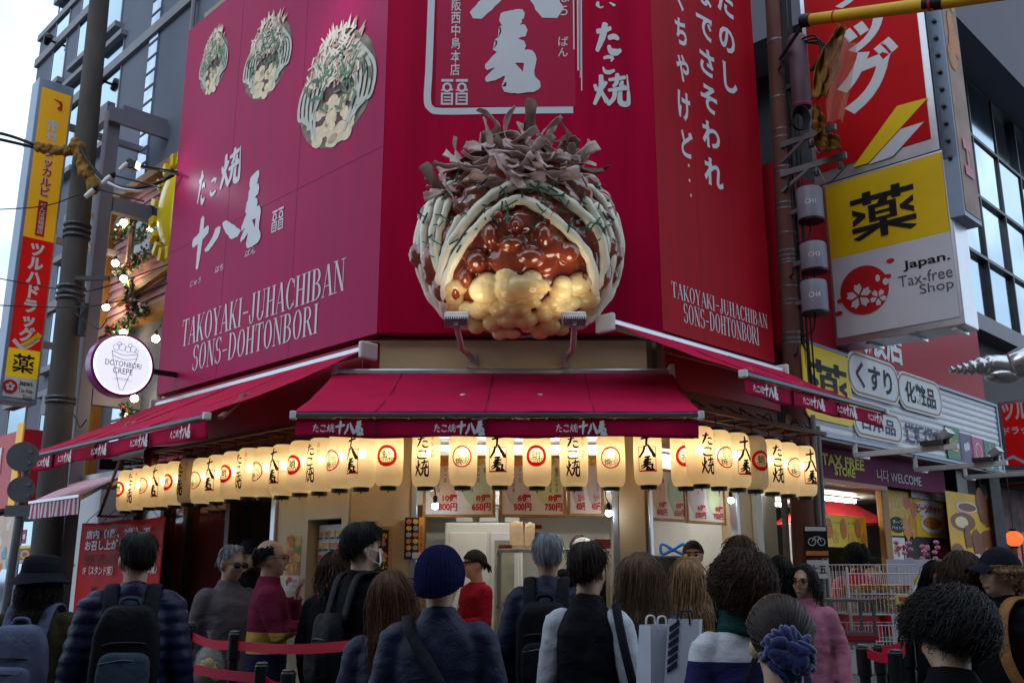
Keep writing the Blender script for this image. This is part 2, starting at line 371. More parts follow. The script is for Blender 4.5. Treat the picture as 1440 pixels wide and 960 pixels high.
def rrect(a0, z0, a1, z1, r, n=6):
    out = []
    for cx, cz, st in ((a1-r, z1-r, 0), (a0+r, z1-r, 90), (a0+r, z0+r, 180), (a1-r, z0+r, 270)):
        for i in range(n+1): t = math.radians(st+90*i/n); out.append((cx+r*math.cos(t), cz+r*math.sin(t)))
    return out
# ================================================================== materials used all over
CRIMSON = mat('crimson sign vinyl', (.41, .0012, .038), .42, var=.12, nscale=2.2, spec=.05, stretch=(2.5, 2.5, .18))
CRIMSON_R = mat('scarlet sign vinyl', (.37, .0015, .013), .4, var=.14, nscale=2.2, spec=.06, stretch=(2.5, 2.5, .18))
CRIMSON_SKY = mat('sky-tinted crimson vinyl', (.36, .003, .078), .4, var=.10, nscale=2.0, spec=.09, stretch=(2.2, 2.2, .2))  # bluer base colour stands in for sky reflected at a grazing angle
PANEL_LT = mat('faded red sign print', (.42, .012, .06), .4, var=.06, nscale=1.5, spec=.15)
SIGNWHITE = mat('white sign print', (.62, .63, .68), .45, var=.03)
FABRIC = mat('crimson awning fabric', (.42, .003, .05), .9, var=.14, nscale=2.5, bump=.12, bscale=160, spec=.15)
ALU = mat('brushed aluminium', (.55, .56, .6), .34, metal=.85, var=.06, nscale=9)
ALU_D = mat('dark anodised metal', (.07, .075, .085), .4, metal=.6, var=.1)
WHITEMETAL = mat('white painted metal', (.62, .62, .64), .4, var=.06)
BEIGE = mat('beige stucco', (.50, .39, .245), .75, var=.10, nscale=2.2, bump=.15, bscale=60)
BEIGE_D = mat('grey beige stucco', (.30, .25, .20), .8, var=.15, nscale=2.0, bump=.2, bscale=50)
CREAM = mat('cream wall paint', (.55, .48, .34), .6, var=.07, nscale=1.8)
RED_WALL = mat('red painted fascia', (.30, .008, .02), .5, var=.12, nscale=2)
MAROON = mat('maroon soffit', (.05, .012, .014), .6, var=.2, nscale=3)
BROWNMETAL = mat('brown steel', (.10, .035, .02), .5, metal=.2, var=.2, nscale=6)
BROWNWALL = mat('ochre passage wall', (.34, .20, .085), .7, var=.1, nscale=2)
BLACKPL = mat('black plastic', (.012, .012, .014), .35, var=.2)
RUBBER = mat('black cable rubber', (.01, .01, .012), .55)
KITCHEN = mat('white kitchen panel', (.66, .66, .62), .4, var=.04)
STEEL = mat('stainless steel', (.55, .55, .55), .28, metal=.9, var=.08, nscale=14)
WOOD = mat('varnished wood', (.34, .17, .055), .45, col2=(.20, .09, .028), nscale=5, stretch=(8, 8, .6))
WOOD_F = mat('frame wood', (.42, .22, .07), .4, col2=(.30, .14, .04), nscale=9, stretch=(1, 1, 6))
BLACKINK = mat('black ink', (.012, .011, .012), .6); REDINK = mat('red ink', (.50, .012, .016), .55); BLUEINK = mat('navy ink', (.02, .025, .10), .5)
YELLOW = mat('yellow sign film', (.78, .53, .01), .4, var=.04)
GLASS = mat('window glass', (.9, .95, .95), .03, trans=1.0, spec=.5, var=.01)
DARKGLASS = mat('smoked door glass', (.05, .012, .012), .06, var=.3, spec=.8, nscale=1)
ASPHALT = mat('asphalt', (.05, .05, .053), .85, var=.2, nscale=3, bump=.4, bscale=90)
TUBE = glow('fluorescent tube light', (1, .97, .92), 30)
LEDW = glow('white bulb light', (.85, .92, 1), 40)
WARMB = glow('warm bulb light', (1, .72, .35), 26)
# ================================================================== ground
MB().add([(-120, -60, 0), (120, -60, 0), (120, 180, 0), (-120, 180, 0)], [(0, 1, 2, 3)]).build('street', ASPHALT, kind='structure', local=True)
PAVE = mat('pavement tiles', (.16, .155, .15), .8, var=.18, nscale=2, bump=.2, bscale=30)
MB().prism(Plane((0, 0), 'Z'), [], 0, 0) if False else None
_pv = [(-1.45, 7.05), (1.25, 7.05), (13.0, 18.8), (40, 18.8), (40, 60), (-40, 60), (-40, 18.8), (-13.2, 18.8)]
_m = MB(); _m.add([(x, y, .0) for x, y in _pv]+[(x, y, .1) for x, y in _pv], [tuple(range(8, 16))]+[(i, (i+1) % 8, (i+1) % 8+8, i+8) for i in range(8)]); _m.build('pavement', PAVE, kind='structure', local=True)

# ================================================================== the corner shop
shop = thing('corner_shop', 'cream walled corner food shop with wide serving windows behind the queue', 'shop building', (0, 8.4, .1))
PFw = Plane((0, 7.6), 'F'); PLw = Plane((-1.30, 7.6), 'L'); PRw = Plane((1.077, 7.6), 'R')
# upper body behind the billboards (a solid prism with a chamfered corner)
up = [(-1.03, 7.62), (1.16, 7.62), (2.38, 8.84), (2.38, 14), (-3.82, 14), (-3.82, 10.41)]
m = MB(); n = len(up); m.add([(x, y, 3.05) for x, y in up]+[(x, y, 8.3) for x, y in up], [tuple(reversed(range(n))), tuple(range(n, 2*n))]+[(i, (i+1) % n, (i+1) % n+n, i+n) for i in range(n)])
m.build('upper_wall', BEIGE_D, shop)
m = MB().slab(PFw, -1.22, 2.72, 1.10, 3.42, -.02, .10); m.build('lintel', BEIGE, shop)
m = MB().slab(PL, -4.0, 2.62, -.06, 3.40, -.1, .015); m.build('left_fascia', RED_WALL, shop)
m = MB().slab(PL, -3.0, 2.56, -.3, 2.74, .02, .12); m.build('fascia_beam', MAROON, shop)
m = MB().slab(PR, .04, 2.66, 1.74, 3.42, -.1, .0); m.build('right_fascia', mat('dusty brown fascia', (.11, .05, .04), .7, var=.3, nscale=3), shop)
m = MB().slab(PR, -.02, 3.02, 1.76, 3.40, .0, .03); m.build('red_trim', RED_WALL, shop)
# ground floor walls
m = MB().slab(PFw, -1.285, .1, -.80, 2.72, -.22, 0); m.build('left_pillar', BEIGE, shop, bevel=.012)
m = MB().slab(PFw, .842, .1, 1.062, 2.72, -.24, 0); m.build('right_pillar', BEIGE, shop, bevel=.012)
m = MB().slab(PFw, -.80, .1, .842, 1.02, -.16, -.03).slab(PFw, -.80, 1.02, .842, 1.06, -.42, .06); m.build('counter', CREAM, shop)
tick0 = PLw.px(432, 760)[0]; tick1 = PLw.px(479, 760)[0]; wl = PLw.px(389, 760)[0]
m = MB().slab(PLw, wl, .1, tick0, 2.62, -.2, 0).slab(PLw, tick1, .1, -.004, 2.62, -.2, 0).slab(PLw, tick0, 2.0, tick1, 2.62, -.2, 0).slab(PLw, tick0, .1, tick1, .95, -.2, 0)
m.slab(PLw, tick0-.05, .9, tick1+.0, 2.1, -.5, -.47); m.build('left_wall', CREAM, shop)
m = MB().slab(PRw, .004, .1, 1.36, .98, -.16, -.02).slab(PRw, .004, .98, 1.36, 1.02, -.36, .05); m.build('side_counter', CREAM, shop)
m = MB().slab(PRw, 1.36, .1, 1.76, 2.66, -.2, 0); m.build('side_pillar', BEIGE, shop, bevel=.01)
m = MB().slab(PRw, .004, 2.60, 1.36, 2.72, -.14, -.0); m.build('side_lintel', BEIGE, shop)
# window frames
for a0, a1 in ((-.80, -.755), (.80, .842)):
    MB().slab(PFw, a0, 1.06, a1, 2.72, -.06, .015).build('window_post', ALU, shop, bevel=.004)
MB().slab(PFw, -.755, 2.64, .80, 2.70, -.06, .01).build('window_rail', ALU, shop)
for a0, a1 in ((.02, .06), (1.30, 1.35)):
    MB().slab(PRw, a0, 1.02, a1, 2.60, -.06, .012).build('window_post', ALU, shop, bevel=.004)
# room behind the windows
m = MB()
m.add([(-1.22, 9.9, .1), (2.46, 9.9, .1), (2.46, 9.9, 3.0), (-1.22, 9.9, 3.0)], [(0, 1, 2, 3)]); m.add([(-1.22, 7.8, .1), (-1.22, 9.9, .1), (-1.22, 9.9, 3.0), (-1.22, 7.8, 3.0)], [(0, 1, 2, 3)])
m.add([(2.46, 8.9, .1), (2.46, 9.9, .1), (2.46, 9.9, 3.0), (2.46, 8.9, 3.0)], [(3, 2, 1, 0)]); m.build('kitchen_wall', KITCHEN, shop)
m = MB().add([(-1.22, 7.7, 2.98), (1.1, 7.72, 2.98), (2.46, 8.9, 2.98), (2.46, 9.9, 2.98), (-1.22, 9.9, 2.98)], [(0, 1, 2, 3, 4)]); m.build('kitchen_ceiling', KITCHEN, shop)
MB().box(-1.2, 9.2, 2.2, 2.0, 9.88, 2.34).build('wall_duct', STEEL, shop, bevel=.01)
# passage and doors left of the cream wall
d0, d1, d2, d3 = [PLw.px(x, 760)[0] for x in (232, 262, 320, 360)]
m = MB().slab(PLw, d3-.1, .1, wl-.02, 2.6, -1.7, -1.66).slab(PLw, wl-.03, .1, wl-.005, 2.6, -1.66, -.2); m.build('passage_wall', BROWNWALL, shop)
MB().slab(PLw, wl-.075, .1, wl-.004, 2.62, -.12, .03).build('door_jamb', ALU, shop, bevel=.006)
MB().slab(PLw, d2, .1, d3, 2.6, -.9, -.85).build('inner_wall', mat('dark red passage wall', (.14, .02, .012), .6, var=.2), shop)
m = MB().slab(PLw, -4.1, 2.45, d2+.05, 2.62, -.15, 0).slab(PLw, -4.1, .1, -4.0, 2.45, -.15, .0)
for a in (d0-.1, d1-.05, d2-.02): m.slab(PLw, a-.02, .1, a+.06, 2.45, -.12, .02)
m.build('door_frame', mat('dark bronze frame', (.03, .018, .014), .35, metal=.4, var=.2), shop, bevel=.004)
for a0, a1 in ((-4.0, d0-.12), (d0-.04, d1-.07), (d1+.01, d2-.04)):
    MB().slab(PLw, a0, .1, a1, 2.45, -.07, -.05).build('door_glass', DARKGLASS, shop)
m = MB().slab(PLw, -4.05, .1, d2, 2.6, -1.2, -1.1); m.build('reflection_panel', mat('red door reflection', (.12, .012, .01), .6, var=.25, nscale=2), shop)  # dark red panel behind the glass stands in for the banner's reflection
pw = thing('tube_light', 'single white tube light seen through the dark door glass', 'light', PLw.pt(d1+.4, 2.32, -.03)); MB().slab(PLw, d1+.12, 2.3, d2-.1, 2.33, -.045, -.02).build('tube', glow('mirrored tube glow', (.9, .95, 1), 2.2), pw); MB().slab(PLw, d1+.1, 2.335, d2-.08, 2.36, -.045, -.01).build('housing', WHITEMETAL, pw)  # glowing strip stands in for a tube mirrored in the door glass

# ================================================================== billboards
def seal(ink, a0, z0, a1, z1):
    w, h = a1-a0, z1-z0; t = w*.085; X = lambda u: a0+w*u; Z = lambda v: z0+h*v
    for u0, u1 in ((0, .45), (.55, 1)):
        ink.rect(X(u0), Z(.9), X(u1), Z(1)); ink.rect(X(u0), Z(0), X(u1), Z(.07)); ink.rect(X(u0), Z(.4), X(u1), Z(.47))
        ink.circle(X((u0+u1)/2), Z(.68), w*.14, t, 16, h*.15); ink.rect(X(u0), Z(.07), X(u0)+t*.8, Z(.4)); ink.rect(X(u1)-t*.8, Z(.07), X(u1), Z(.4))
        for v in (.15, .27): ink.rect(X(u0+.1), Z(v), X(u1-.08), Z(v+.055))
        ink.rect(X(u0), Z(.55), X(u0)+t, Z(.6)); ink.rect(X(u1)-t, Z(.55), X(u1), Z(.62))
    return ink
bbF = thing('billboard', 'crimson front billboard with big white brush characters above the giant dumpling', 'billboard', (0, 7.45, 3.45))
MB().slab(PF, -1.092, 3.46, 1.220, 7.95, -.15, 0).build('panel', CRIMSON, bbF)
p = lambda x, y: PF.px(x, y)
(ax, az), (bx, bz) = p(612, 150), p(806, -60)
MB().sheet(PF, [(ax, az), (bx, az), (bx, bz), (ax, bz)], .002).build('printed_square', PANEL_LT, bbF)
I = Ink(PF)
I.line(smooth_path([p(609, -70), p(606, 20), p(603, 100), p(601, 140), p(606, 153), p(622, 157), p(700, 156), p(806, 155)], 5), .062)
for (x, y0, y1, w) in ((806, -60, 70, .012), (812, -60, 100, .014), (817, -60, 128, .01), (815, -60, 110, .006)): I.line([p(x, y0), p(x+1, y1)], w)
I.brush('八', *p(664, 30), *p(784, -62), fat=1.35); I.brush('番', *p(682, 126), *p(758, 18), fat=1.45)
I.textpx('大阪西中島本店', 633, 107, 649, -19, vertical=True, bold=.012, jitter=.03)
I.textpx('はち', 785, 22, 800, -12, vertical=True, bold=.005, jitter=.05); I.textpx('ばん', 785, 80, 799, 52, vertical=True, bold=.005, jitter=.05)
I.brush('い', *p(837, 14), *p(866, 1), fat=1.5); I.brush('た', *p(834, 78), *p(873, 32), fat=1.9); I.brush('こ', *p(845, 105), *p(866, 76), fat=1.7); I.brush('焼', *p(834, 150), *p(883, 104), fat=1.55)
seal(I, *p(620, 148), *p(658, 112)); I.build('lettering', SIGNWHITE, bbF)

bbL = thing('billboard', 'magenta red side billboard with three printed dumplings and serif lettering, left of the corner', 'billboard', PL.pt(-2, 3.45, -.05))
MB().slab(PL, -4.0, 3.46, -.002, 7.95, -.15, 0).build('panel', CRIMSON_SKY, bbL)
p = lambda x, y: PL.px(x, y)
I = Ink(PL)
for c, q in (('た', (276, 293, 292, 236)), ('こ', (294, 279, 307, 245)), ('焼', (309, 270, 340, 203)), ('十', (267, 383, 297, 300)), ('八', (289, 356, 338, 296)), ('番', (338, 350, 373, 238))):
    I.brush(c, *p(q[0], q[1]), *p(q[2], q[3]), fat=1.6 if c in 'たこ焼' else 1.4)
I.textpx('じゅう', 268, 404, 283, 389, bold=.004, slant=.1); I.textpx('はち', 303, 384, 315, 370, bold=.004, slant=.1); I.textpx('ばん', 345, 362, 360, 346, bold=.004, slant=.1)
seal(I, *p(382, 328), *p(400, 290))
I.serif('TAKOYAKI-JUHACHIBAN', *p(255, 488), *p(487, 362)); I.serif('SONS-DOHTONBORI', *p(270, 522), *p(449, 426)); I.build('lettering', SIGNWHITE, bbL)
MB().slab(PL, -4.0, 5.10, -.002, 5.104, 0, .002).build('panel_seam', mat('dark panel joint', (.16, .008, .04), .5), bbL)  # thin dark joint across the billboard panel

bbR = thing('billboard', 'scarlet side billboard with columns of white handwriting, right of the corner', 'billboard', PR.pt(.9, 3.45, -.05))
MB().slab(PR, .002, 3.48, 1.762, 7.95, -.15, 0).build('panel', CRIMSON_R, bbR)
p = lambda x, y: PR.px(x, y)
I = Ink(PR)
I.textpx('たのし', 1015, 124, 1029, -10, vertical=True, bold=.03, jitter=.06, gap=1.25); I.textpx('なでさそわれ', 990, 256, 1001, -18, vertical=True, bold=.03, jitter=.06, gap=1.25, seed=3); I.textpx('くちやけど', 956, 217, 963, -18, vertical=True, bold=.03, jitter=.06, gap=1.25, seed=5)
for x, y in ((968, 233), (969, 254), (971, 275)): I.disc(*p(x, y), .014)
I.serif('TAKOYAKI-JUHACHIBAN', *p(944, 417), *p(1078, 443)); I.serif('SONS-DOHTONBORI', *p(961, 453), *p(1066, 461)); I.build('lettering', SIGNWHITE, bbR)

# printed dumplings on the left board: flat photographs, built from layered flat print
P_MAYO = mat('print mayonnaise', (.62, .61, .53), .5, col2=(.42, .46, .38), nscale=10); P_SIDE = mat('print brown base', (.30, .25, .17), .5, col2=(.10, .055, .045), nscale=12); P_SAUCE = mat('print sauce', (.16, .03, .03), .45, col2=(.05, .02, .035), nscale=14)  # the dumpling prints start from a sauce-brown base
P_BAT = mat('print batter', (.78, .62, .42), .5, var=.15, nscale=12); P_FLK = mat('print bonito', (.62, .46, .34), .5, col2=(.45, .28, .19), nscale=16); P_GRN = mat('print seaweed', (.10, .22, .12), .5, var=.4); P_FLK2 = mat('print pale bonito', (.78, .68, .56), .5, var=.1)
def printed_dumpling(px0, px1, rot, seed):
    rnd = random.Random(seed); (a0, z0), (a1, z1) = PL.px(*px0), PL.px(*px1); ca, cz = (a0+a1)/2, (z0+z1)/2; w, h = (a1-a0)/2*1.08, (z1-z0)/2*1.22
    root = MB(); 
    T = lambda u, v: (ca+w*(u*math.cos(rot)-v*math.sin(rot)*.6), cz+h*(v*math.cos(rot)+u*math.sin(rot)*.6))
    def layer(name, m, fn, o):
        I = Ink(PL, o); fn(I); return I
    O = .0025
    I = Ink(PL, O); I.poly([T(math.cos(t)*.93*(1+rnd.uniform(-.03, .03)), (math.sin(t)*.90-.08)*(1+rnd.uniform(-.02, .02))) for t in np.linspace(0, 2*math.pi, 40)[:-1]], 0); base = I.build('printed_dumpling', P_SIDE, bbL)
    I = Ink(PL, O+.001)
    I.poly([T(.74*math.cos(t)*(1+rnd.uniform(-.06, .06))+.10, .70*math.sin(t)*(1+rnd.uniform(-.06, .06))-.16) for t in np.linspace(0, 2*math.pi, 30)[:-1]], 0); I.build('sauce_print', P_SAUCE, base)
    I = Ink(PL, O+.002)
    for k in range(46):
        u, v = rnd.uniform(-.45, .55), rnd.uniform(-.92, -.25); 
        if (u-.05)**2/.35+(v+.52)**2/.2 > 1: continue
        r = rnd.uniform(.07, .15); I.poly([T(u+r*math.cos(t), v+r*.8*math.sin(t)) for t in np.linspace(0, 2*math.pi, 13)[:-1]])
    I.build('batter_print', P_BAT, base)
    I = Ink(PL, O+.006)
    for s in (-1, 1):
        for k in range(5):
            x = s*(.46+.105*k); I.line(smooth_path([T(x*.4, .60), T(x*1.0, .1), T(x*1.03, -.35), T(x*.8, -.80+.10*k)], 5), w*.062)
    I.line(smooth_path([T(-.6, -.6), T(-.35, -.05), T(0.05, .22), T(.45, 0), T(.65, -.5)], 6), w*.07); I.build('mayonnaise_print', P_MAYO, base)
    for nm, mm, cnt, oo in (('flake_print', P_FLK, 190, O+.008), ('pale_flake_print', P_FLK2, 100, O+.012)):
        I = Ink(PL, oo)
        for k in range(cnt):
            t = rnd.uniform(.02, .98)*math.pi; r = rnd.uniform(0, .85)**.6; u, v = r*math.cos(t)*.78-.14, .04+r*math.sin(t)*.95; an = rnd.uniform(.2, 2.9); L = rnd.uniform(.1, .28); q = rnd.uniform(.012, .035); c, s = math.cos(an), math.sin(an)
            I.poly([T(u-c*L/2-s*q, v-s*L/2+c*q), T(u+c*L/2-s*q*.3, v+s*L/2+c*q*.3), T(u+c*L/2+s*q, v+s*L/2-c*q), T(u-c*L/2+s*q*.4, v-s*L/2-c*q*.4)])
        for k in range(10):
            t = rnd.uniform(.2, .75)*math.pi; u, v = .60*math.cos(t), .25+.6*math.sin(t); L = rnd.uniform(.08, .22); c, s = math.cos(t), math.sin(t)
            I.poly([T(u-s*.05, v+c*.05), T(u+c*L, v+s*L+.05), T(u+s*.05, v-c*.05)])
        I.build(nm, mm, base)
    I = Ink(PL, O+.016)
    for k in range(70):
        t = rnd.uniform(0, 2*math.pi); r = rnd.uniform(.2, .85); u, v = r*math.cos(t), r*math.sin(t)*.7+.02
        if v < -.4: continue
        an = rnd.uniform(0, 3.1); L = rnd.uniform(.04, .1); c, s = math.cos(an)*L, math.sin(an)*L
        I.line([T(u-c, v-s), T(u+c, v+s)], w*.035)
    I.build('seaweed_print', P_GRN, base)
printed_dumpling((279, 138), (325, 32), -.25, 11); printed_dumpling((341, 150), (415, 4), -.25, 12); printed_dumpling((418, 220), (534, 10), -.25, 13)

# ================================================================== awnings
def awning(P, box, zbox, obox, bar, zbar, p, vh, logos, label, seams, arms, wave=.006, endcap=True):
    t = thing('awning', label, 'awning', P.pt((bar[0]+bar[1])/2, zbar-vh, p*.6), group=None)
    m = MB().slab(P, box[0], zbox-.02, box[1], zbox+.03, obox-.10, obox+.02); m.build('roller_box', ALU, t, bevel=.012)
    for a in box: MB().slab(P, a-.022, zbox-.075, a+.022, zbox+.065, obox-.12, obox+.05).build('end_cap', WHITEMETAL, t, bevel=.015)
    rnd = random.Random(len(label))
    def fab(u, v):
        a = (box[0]*(1-v)+bar[0]*v)*(1-u)+(box[1]*(1-v)+bar[1]*v)*u; o = (obox+.02)*(1-v)+p*v; z = (zbox-.015)*(1-v)+(zbar+.012)*v - .035*math.sin(math.pi*v)*(.6+.4*math.sin(u*9)) + .010*noise.noise(Vector((u*7, v*5, 3)))+.005*noise.noise(Vector((u*21, v*9, 8)))
        return P.pt(a, z, o)
    MB().grid(fab, 70, 22).build('canopy', FABRIC, t, smooth=60, solid=.004)
    W = bar[1]-bar[0]
    def val(u, v): 
        return P.pt(bar[0]+.015+(W-.03)*u, zbar-.035-(vh-.035)*v + (wave*1.2*math.sin(u*17+1) if v == 1 else 0), p-.012+wave*math.sin(u*23)*v+wave*.8*math.sin(u*47+2)*v)
    MB().grid(val, 80, 5).build('valance', FABRIC, t, smooth=60, solid=.003)
    MB().slab(P, bar[0], zbar-.022, bar[1], zbar+.008, p-.018, p+.016).build('front_bar', ALU_D if False else mat('grey awning bar', (.10, .11, .14), .4, metal=.5, var=.08), t, bevel=.006)
    for a in bar: MB().slab(P, a-.02, zbar-.036, a+.02, zbar+.02, p-.028, p+.03).build('bar_cap', WHITEMETAL, t, bevel=.008)
    for s in seams:
        MB().tube([P.pt(*_q) for _q in [((box[0]*(1-v)+bar[0]*v)*(1-s)+(box[1]*(1-v)+bar[1]*v)*s, (zbox-.015)*(1-v)+(zbar+.012)*v-.035*math.sin(math.pi*v)*(.6+.4*math.sin(s*9))+.006, (obox+.02)*(1-v)+p*v) for v in np.linspace(0, 1, 8)]], .0035, 5).build('seam', mat('dark seam thread', (.14, .004, .03), .8), t)
        MB().slab(P, bar[0]+W*s-.003, zbar-vh, bar[0]+W*s+.003, zbar-.04, p-.006, p+.006+wave).build('seam', MATS['dark seam thread'], t)
    for (a, w) in arms:
        e = P.pt(a+w*.55, (zbox+zbar)/2-.06, (p+obox)/2+.05)
        MB().bar(P.pt(a, zbox-.1, obox), e, .05, .035).bar(e, P.pt(a+w, zbar-.03, p-.04), .042, .03).ball(e, .038).build('folding_arm', mat('maroon painted arm', (.22, .07, .06), .45, var=.1) if P.kind != 'F' else ALU, t, bevel=.006)
    I = Ink(P, p+wave*1.9+.003)
    for a in logos: I.logo(a-.165, zbar-.03-(vh-.03)*.90, a+.165, zbar-.03-(vh-.03)*.14)
    I.build('lettering', SIGNWHITE, t); return t
PA = Plane((0, 7.4), 'F')
awning(PA, (-1.40, 1.262), 3.11, .10, (-1.43, 1.235), 2.585, 1.30, .15, (-1.135, -.347, .447), 'wide crimson awning straight above the front serving window', (.2, .47, .74), ((-.9, 1.0), (.75, -1.0)))
awning(PL, (-3.66, .06), 3.285, .16, (-4.42, -.42), 2.70, 1.2, .16, (-4.15, -3.62, -3.08, -2.30, -1.5, -.78), 'long crimson awning sloping away along the left street side', (.25, .5, .76), ((-1.3, 1.0), (-3.4, .9)), wave=.011)
awning(PR, (-.86, 1.66), 3.365, .14, (-.48, 1.76), 2.915, 1.0, .15, (-.22, .48, 1.02, 1.56), 'crimson awning on the right street side, its front bar crossing the utility pole', (.3, .62), ((-.2, .8), (1.3, -.5)), wave=.006)
# ================================================================== small pole-end lamps of the giant dumpling
def flood(x, label):
    fp = atY(x, 448, 6.28); wp = atY(x+(22 if x < 720 else -12), 507, 7.49)
    t = thing('floodlight', label, 'floodlight', tuple(wp), group='floodlights under the giant dumpling')
    m = MB(); ax = Vector((0, .75, .66)); 
    m.bar(fp-Vector((.082, 0, 0)), fp+Vector((.082, 0, 0)), .07, .075, up=ax)
    for k in range(11):
        q = fp+Vector((-.075+.015*k, 0, 0)); m.bar(q-ax*.075, q-ax*.03, .006, .075)
    m.build('lamp_body', ALU, t)
    e = fp-ax*.07; m = MB().tube([e, Vector((e.x*.5+wp.x*.5, e.y+.25, e.z-.12)), Vector((wp.x, wp.y-.1, wp.z)), wp], [.02, .022, .02, .018], 8).box(wp.x-.04, wp.y-.012, wp.z-.06, wp.x+.04, wp.y+.004, wp.z+.06)
    m.build('bracket', mat('pink grey painted steel', (.38, .27, .28), .45, var=.1), t)
    MB().bar(fp-Vector((.07, 0, 0))+ax*.046, fp+Vector((.07, 0, 0))+ax*.046, .06, .006, up=ax).build('lens', glow('floodlight lens', (1, .85, .55), 3), t)
    ld = bpy.data.lights.new('flood_lamp', 'SPOT'); ld.energy = 8; ld.color = (1, .88, .64); ld.spot_size = R_(95); ld.spot_blend = .7; ld.shadow_soft_size = .2
    lo = bpy.data.objects.new('flood_lamp', ld); COL.objects.link(lo); lo.parent = t; lo.location = (fp+ax*.09)-wp; lo.rotation_euler = (Vector((fp.x*.35+.03, 6.62, 4.25))-fp).to_track_quat('-Z', 'Y').to_euler()
flood(642, 'left finned floodlight on a bent arm below the giant dumpling'); flood(807, 'right finned floodlight on a bent arm below the giant dumpling')
# ================================================================== the giant dumpling
def remesh(mb, vox, smooth=4, disp=None):
    """Union of all the closed shells in a builder as one continuous surface."""
    me = mb.mesh('tmp'); o = bpy.data.objects.new('tmp', me); COL.objects.link(o)
    r = o.modifiers.new('r', 'REMESH'); r.mode = 'VOXEL'; r.voxel_size = vox
    if smooth: s = o.modifiers.new('s', 'SMOOTH'); s.iterations = smooth; s.factor = .5
    m2 = bpy.data.meshes.new_from_object(o.evaluated_get(bpy.context.evaluated_depsgraph_get())); bpy.data.objects.remove(o); bpy.data.meshes.remove(me)
    n = len(m2.vertices); V = np.empty(n*3); m2.vertices.foreach_get('co', V); V = V.reshape(-1, 3)
    if disp is not None:
        N = np.empty(n*3); m2.vertices.foreach_get('normal', N); N = N.reshape(-1, 3)
        d = np.array([disp(v) for v in V]); V = V+N*d[:, None]
    out = MB(); out.v = V.tolist(); out.f = [tuple(p.vertices) for p in m2.polygons]; bpy.data.meshes.remove(m2); return out
SAUCE = mat('glossy brown sauce', (.32, .052, .018), .14, col2=(.14, .020, .009), nscale=5, coat=.8, spec=.6); BATTER = mat('golden batter', (.76, .62, .33), .22, col2=(.66, .42, .16), nscale=4, coat=.6)
MAYO = mat('ivory mayonnaise', (.80, .76, .62), .35, var=.07, coat=.3); NORI = mat('green seaweed', (.01, .09, .055), .5, var=.3)
FLAKE = mat('bonito flake', (.66, .50, .48), .5, col2=(.34, .21, .19), nscale=7, stretch=(1, 1, 1)); FLAKE_D = mat('dark bonito flake', (.16, .07, .05), .5, col2=(.09, .04, .03), nscale=7)
TKC = Vector(((731-720)/1362*6.92, 6.93, EYE+(800-318)/1362*6.9-.03)); TKR = (.735, .50, .735)
tk = thing('giant_dumpling', 'giant glossy octopus dumpling sculpture under curled bonito flakes, on the front billboard', 'food sculpture', (TKC.x, 7.38, TKC.z-.74))
def sph(u, w, lift=0.0):      # unit disc coordinates as seen from the front -> point on the dumpling's front
    d = math.hypot(u, w); 
    if d > .995: u, w = u/d*.995, w/d*.995; d = .995
    y = math.sqrt(1-d*d); nrm = Vector((u/TKR[0], -y/TKR[1], w/TKR[2])).normalized()
    return TKC+Vector((u*TKR[0], -y*TKR[1], w*TKR[2]))+nrm*lift, nrm
def dpx(x, y): return ((x-731)/143, (318-y)/142)
rnd = random.Random(4)
m = MB().ball(TKC, tuple(r*.955 for r in TKR), 40, 28)
for k in range(150):
    u, w = rnd.uniform(-1, 1), rnd.uniform(-.55, .95)
    if u*u+w*w > .99: continue
    if w < -.36 and abs(u) < .72 - 0: continue
    q, nn = sph(u, w, -.03); r = rnd.uniform(.07, .13); m.ball(q, (r*rnd.uniform(.8, 1.5), r*.62, r*rnd.uniform(.8, 1.5)), 12, 8)
for x, y, rx, rz in ((690, 330, .075, .12), (725, 320, .06, .07), (765, 332, .08, .11), (720, 345, .12, .07), (800, 352, .10, .11), (672, 365, .10, .10), (655, 385, .07, .1), (745, 362, .13, .09), (700, 305, .07, .08), (775, 305, .06, .08), (640, 400, .05, .08), (822, 385, .05, .07)):
    q, nn = sph(*dpx(x, y), .005); m.ball(q, (rx*.8, .09, rz*.75), 16, 10)
remesh(m, .012, 3, lambda v: .004*noise.noise(Vector(v)*14)).build('sauce', SAUCE, tk, smooth=180)
m = MB(); 
rows = [(390, 645, 822, 6, .075), (405, 640, 826, 6, .095), (419, 632, 832, 8, .07), (430, 645, 820, 7, .075), (445, 668, 795, 6, .07), (452, 700, 765, 4, .06), (404, 606, 620, 2, .05), (404, 846, 860, 2, .05), (425, 615, 850, 9, .05), (385, 600, 606, 2, .045), (385, 858, 864, 2, .045)]
for y, x0, x1, cnt, r in rows:
    for k in range(cnt):
        x = x0+(x1-x0)*k/max(1, cnt-1)+rnd.uniform(-6, 6); q, nn = sph(*dpx(x, y+rnd.uniform(-5, 5)), .0); rr = r*rnd.uniform(.8, 1.25); m.ball(q, (rr*1.1, rr*.9, rr*rnd.uniform(.75, 1.0)), 14, 9)
q, nn = sph(*dpx(735, 400), .03); m.ball(q, (.15, .09, .085), 16, 10)
remesh(m, .009, 2, lambda v: .0025*noise.noise(Vector(v)*18)).build('batter', BATTER, tk, smooth=180)
def mayo(pts, r):
    pp = smooth_path([dpx(*q) for q in pts], 7); P3 = []; rs = []
    for i, (u, w) in enumerate(pp): q, nn = sph(u, w, .052); P3.append(q); rs.append(1.12*r*(1+.22*noise.noise(Vector((i*.35, pts[0][0], 0)))+.1*math.sin(i*1.3)))
    rs[0] *= .6; rs[-1] *= .75; MB().tube(P3, rs, 10).build('mayonnaise_strand', MAYO, tk, smooth=70)
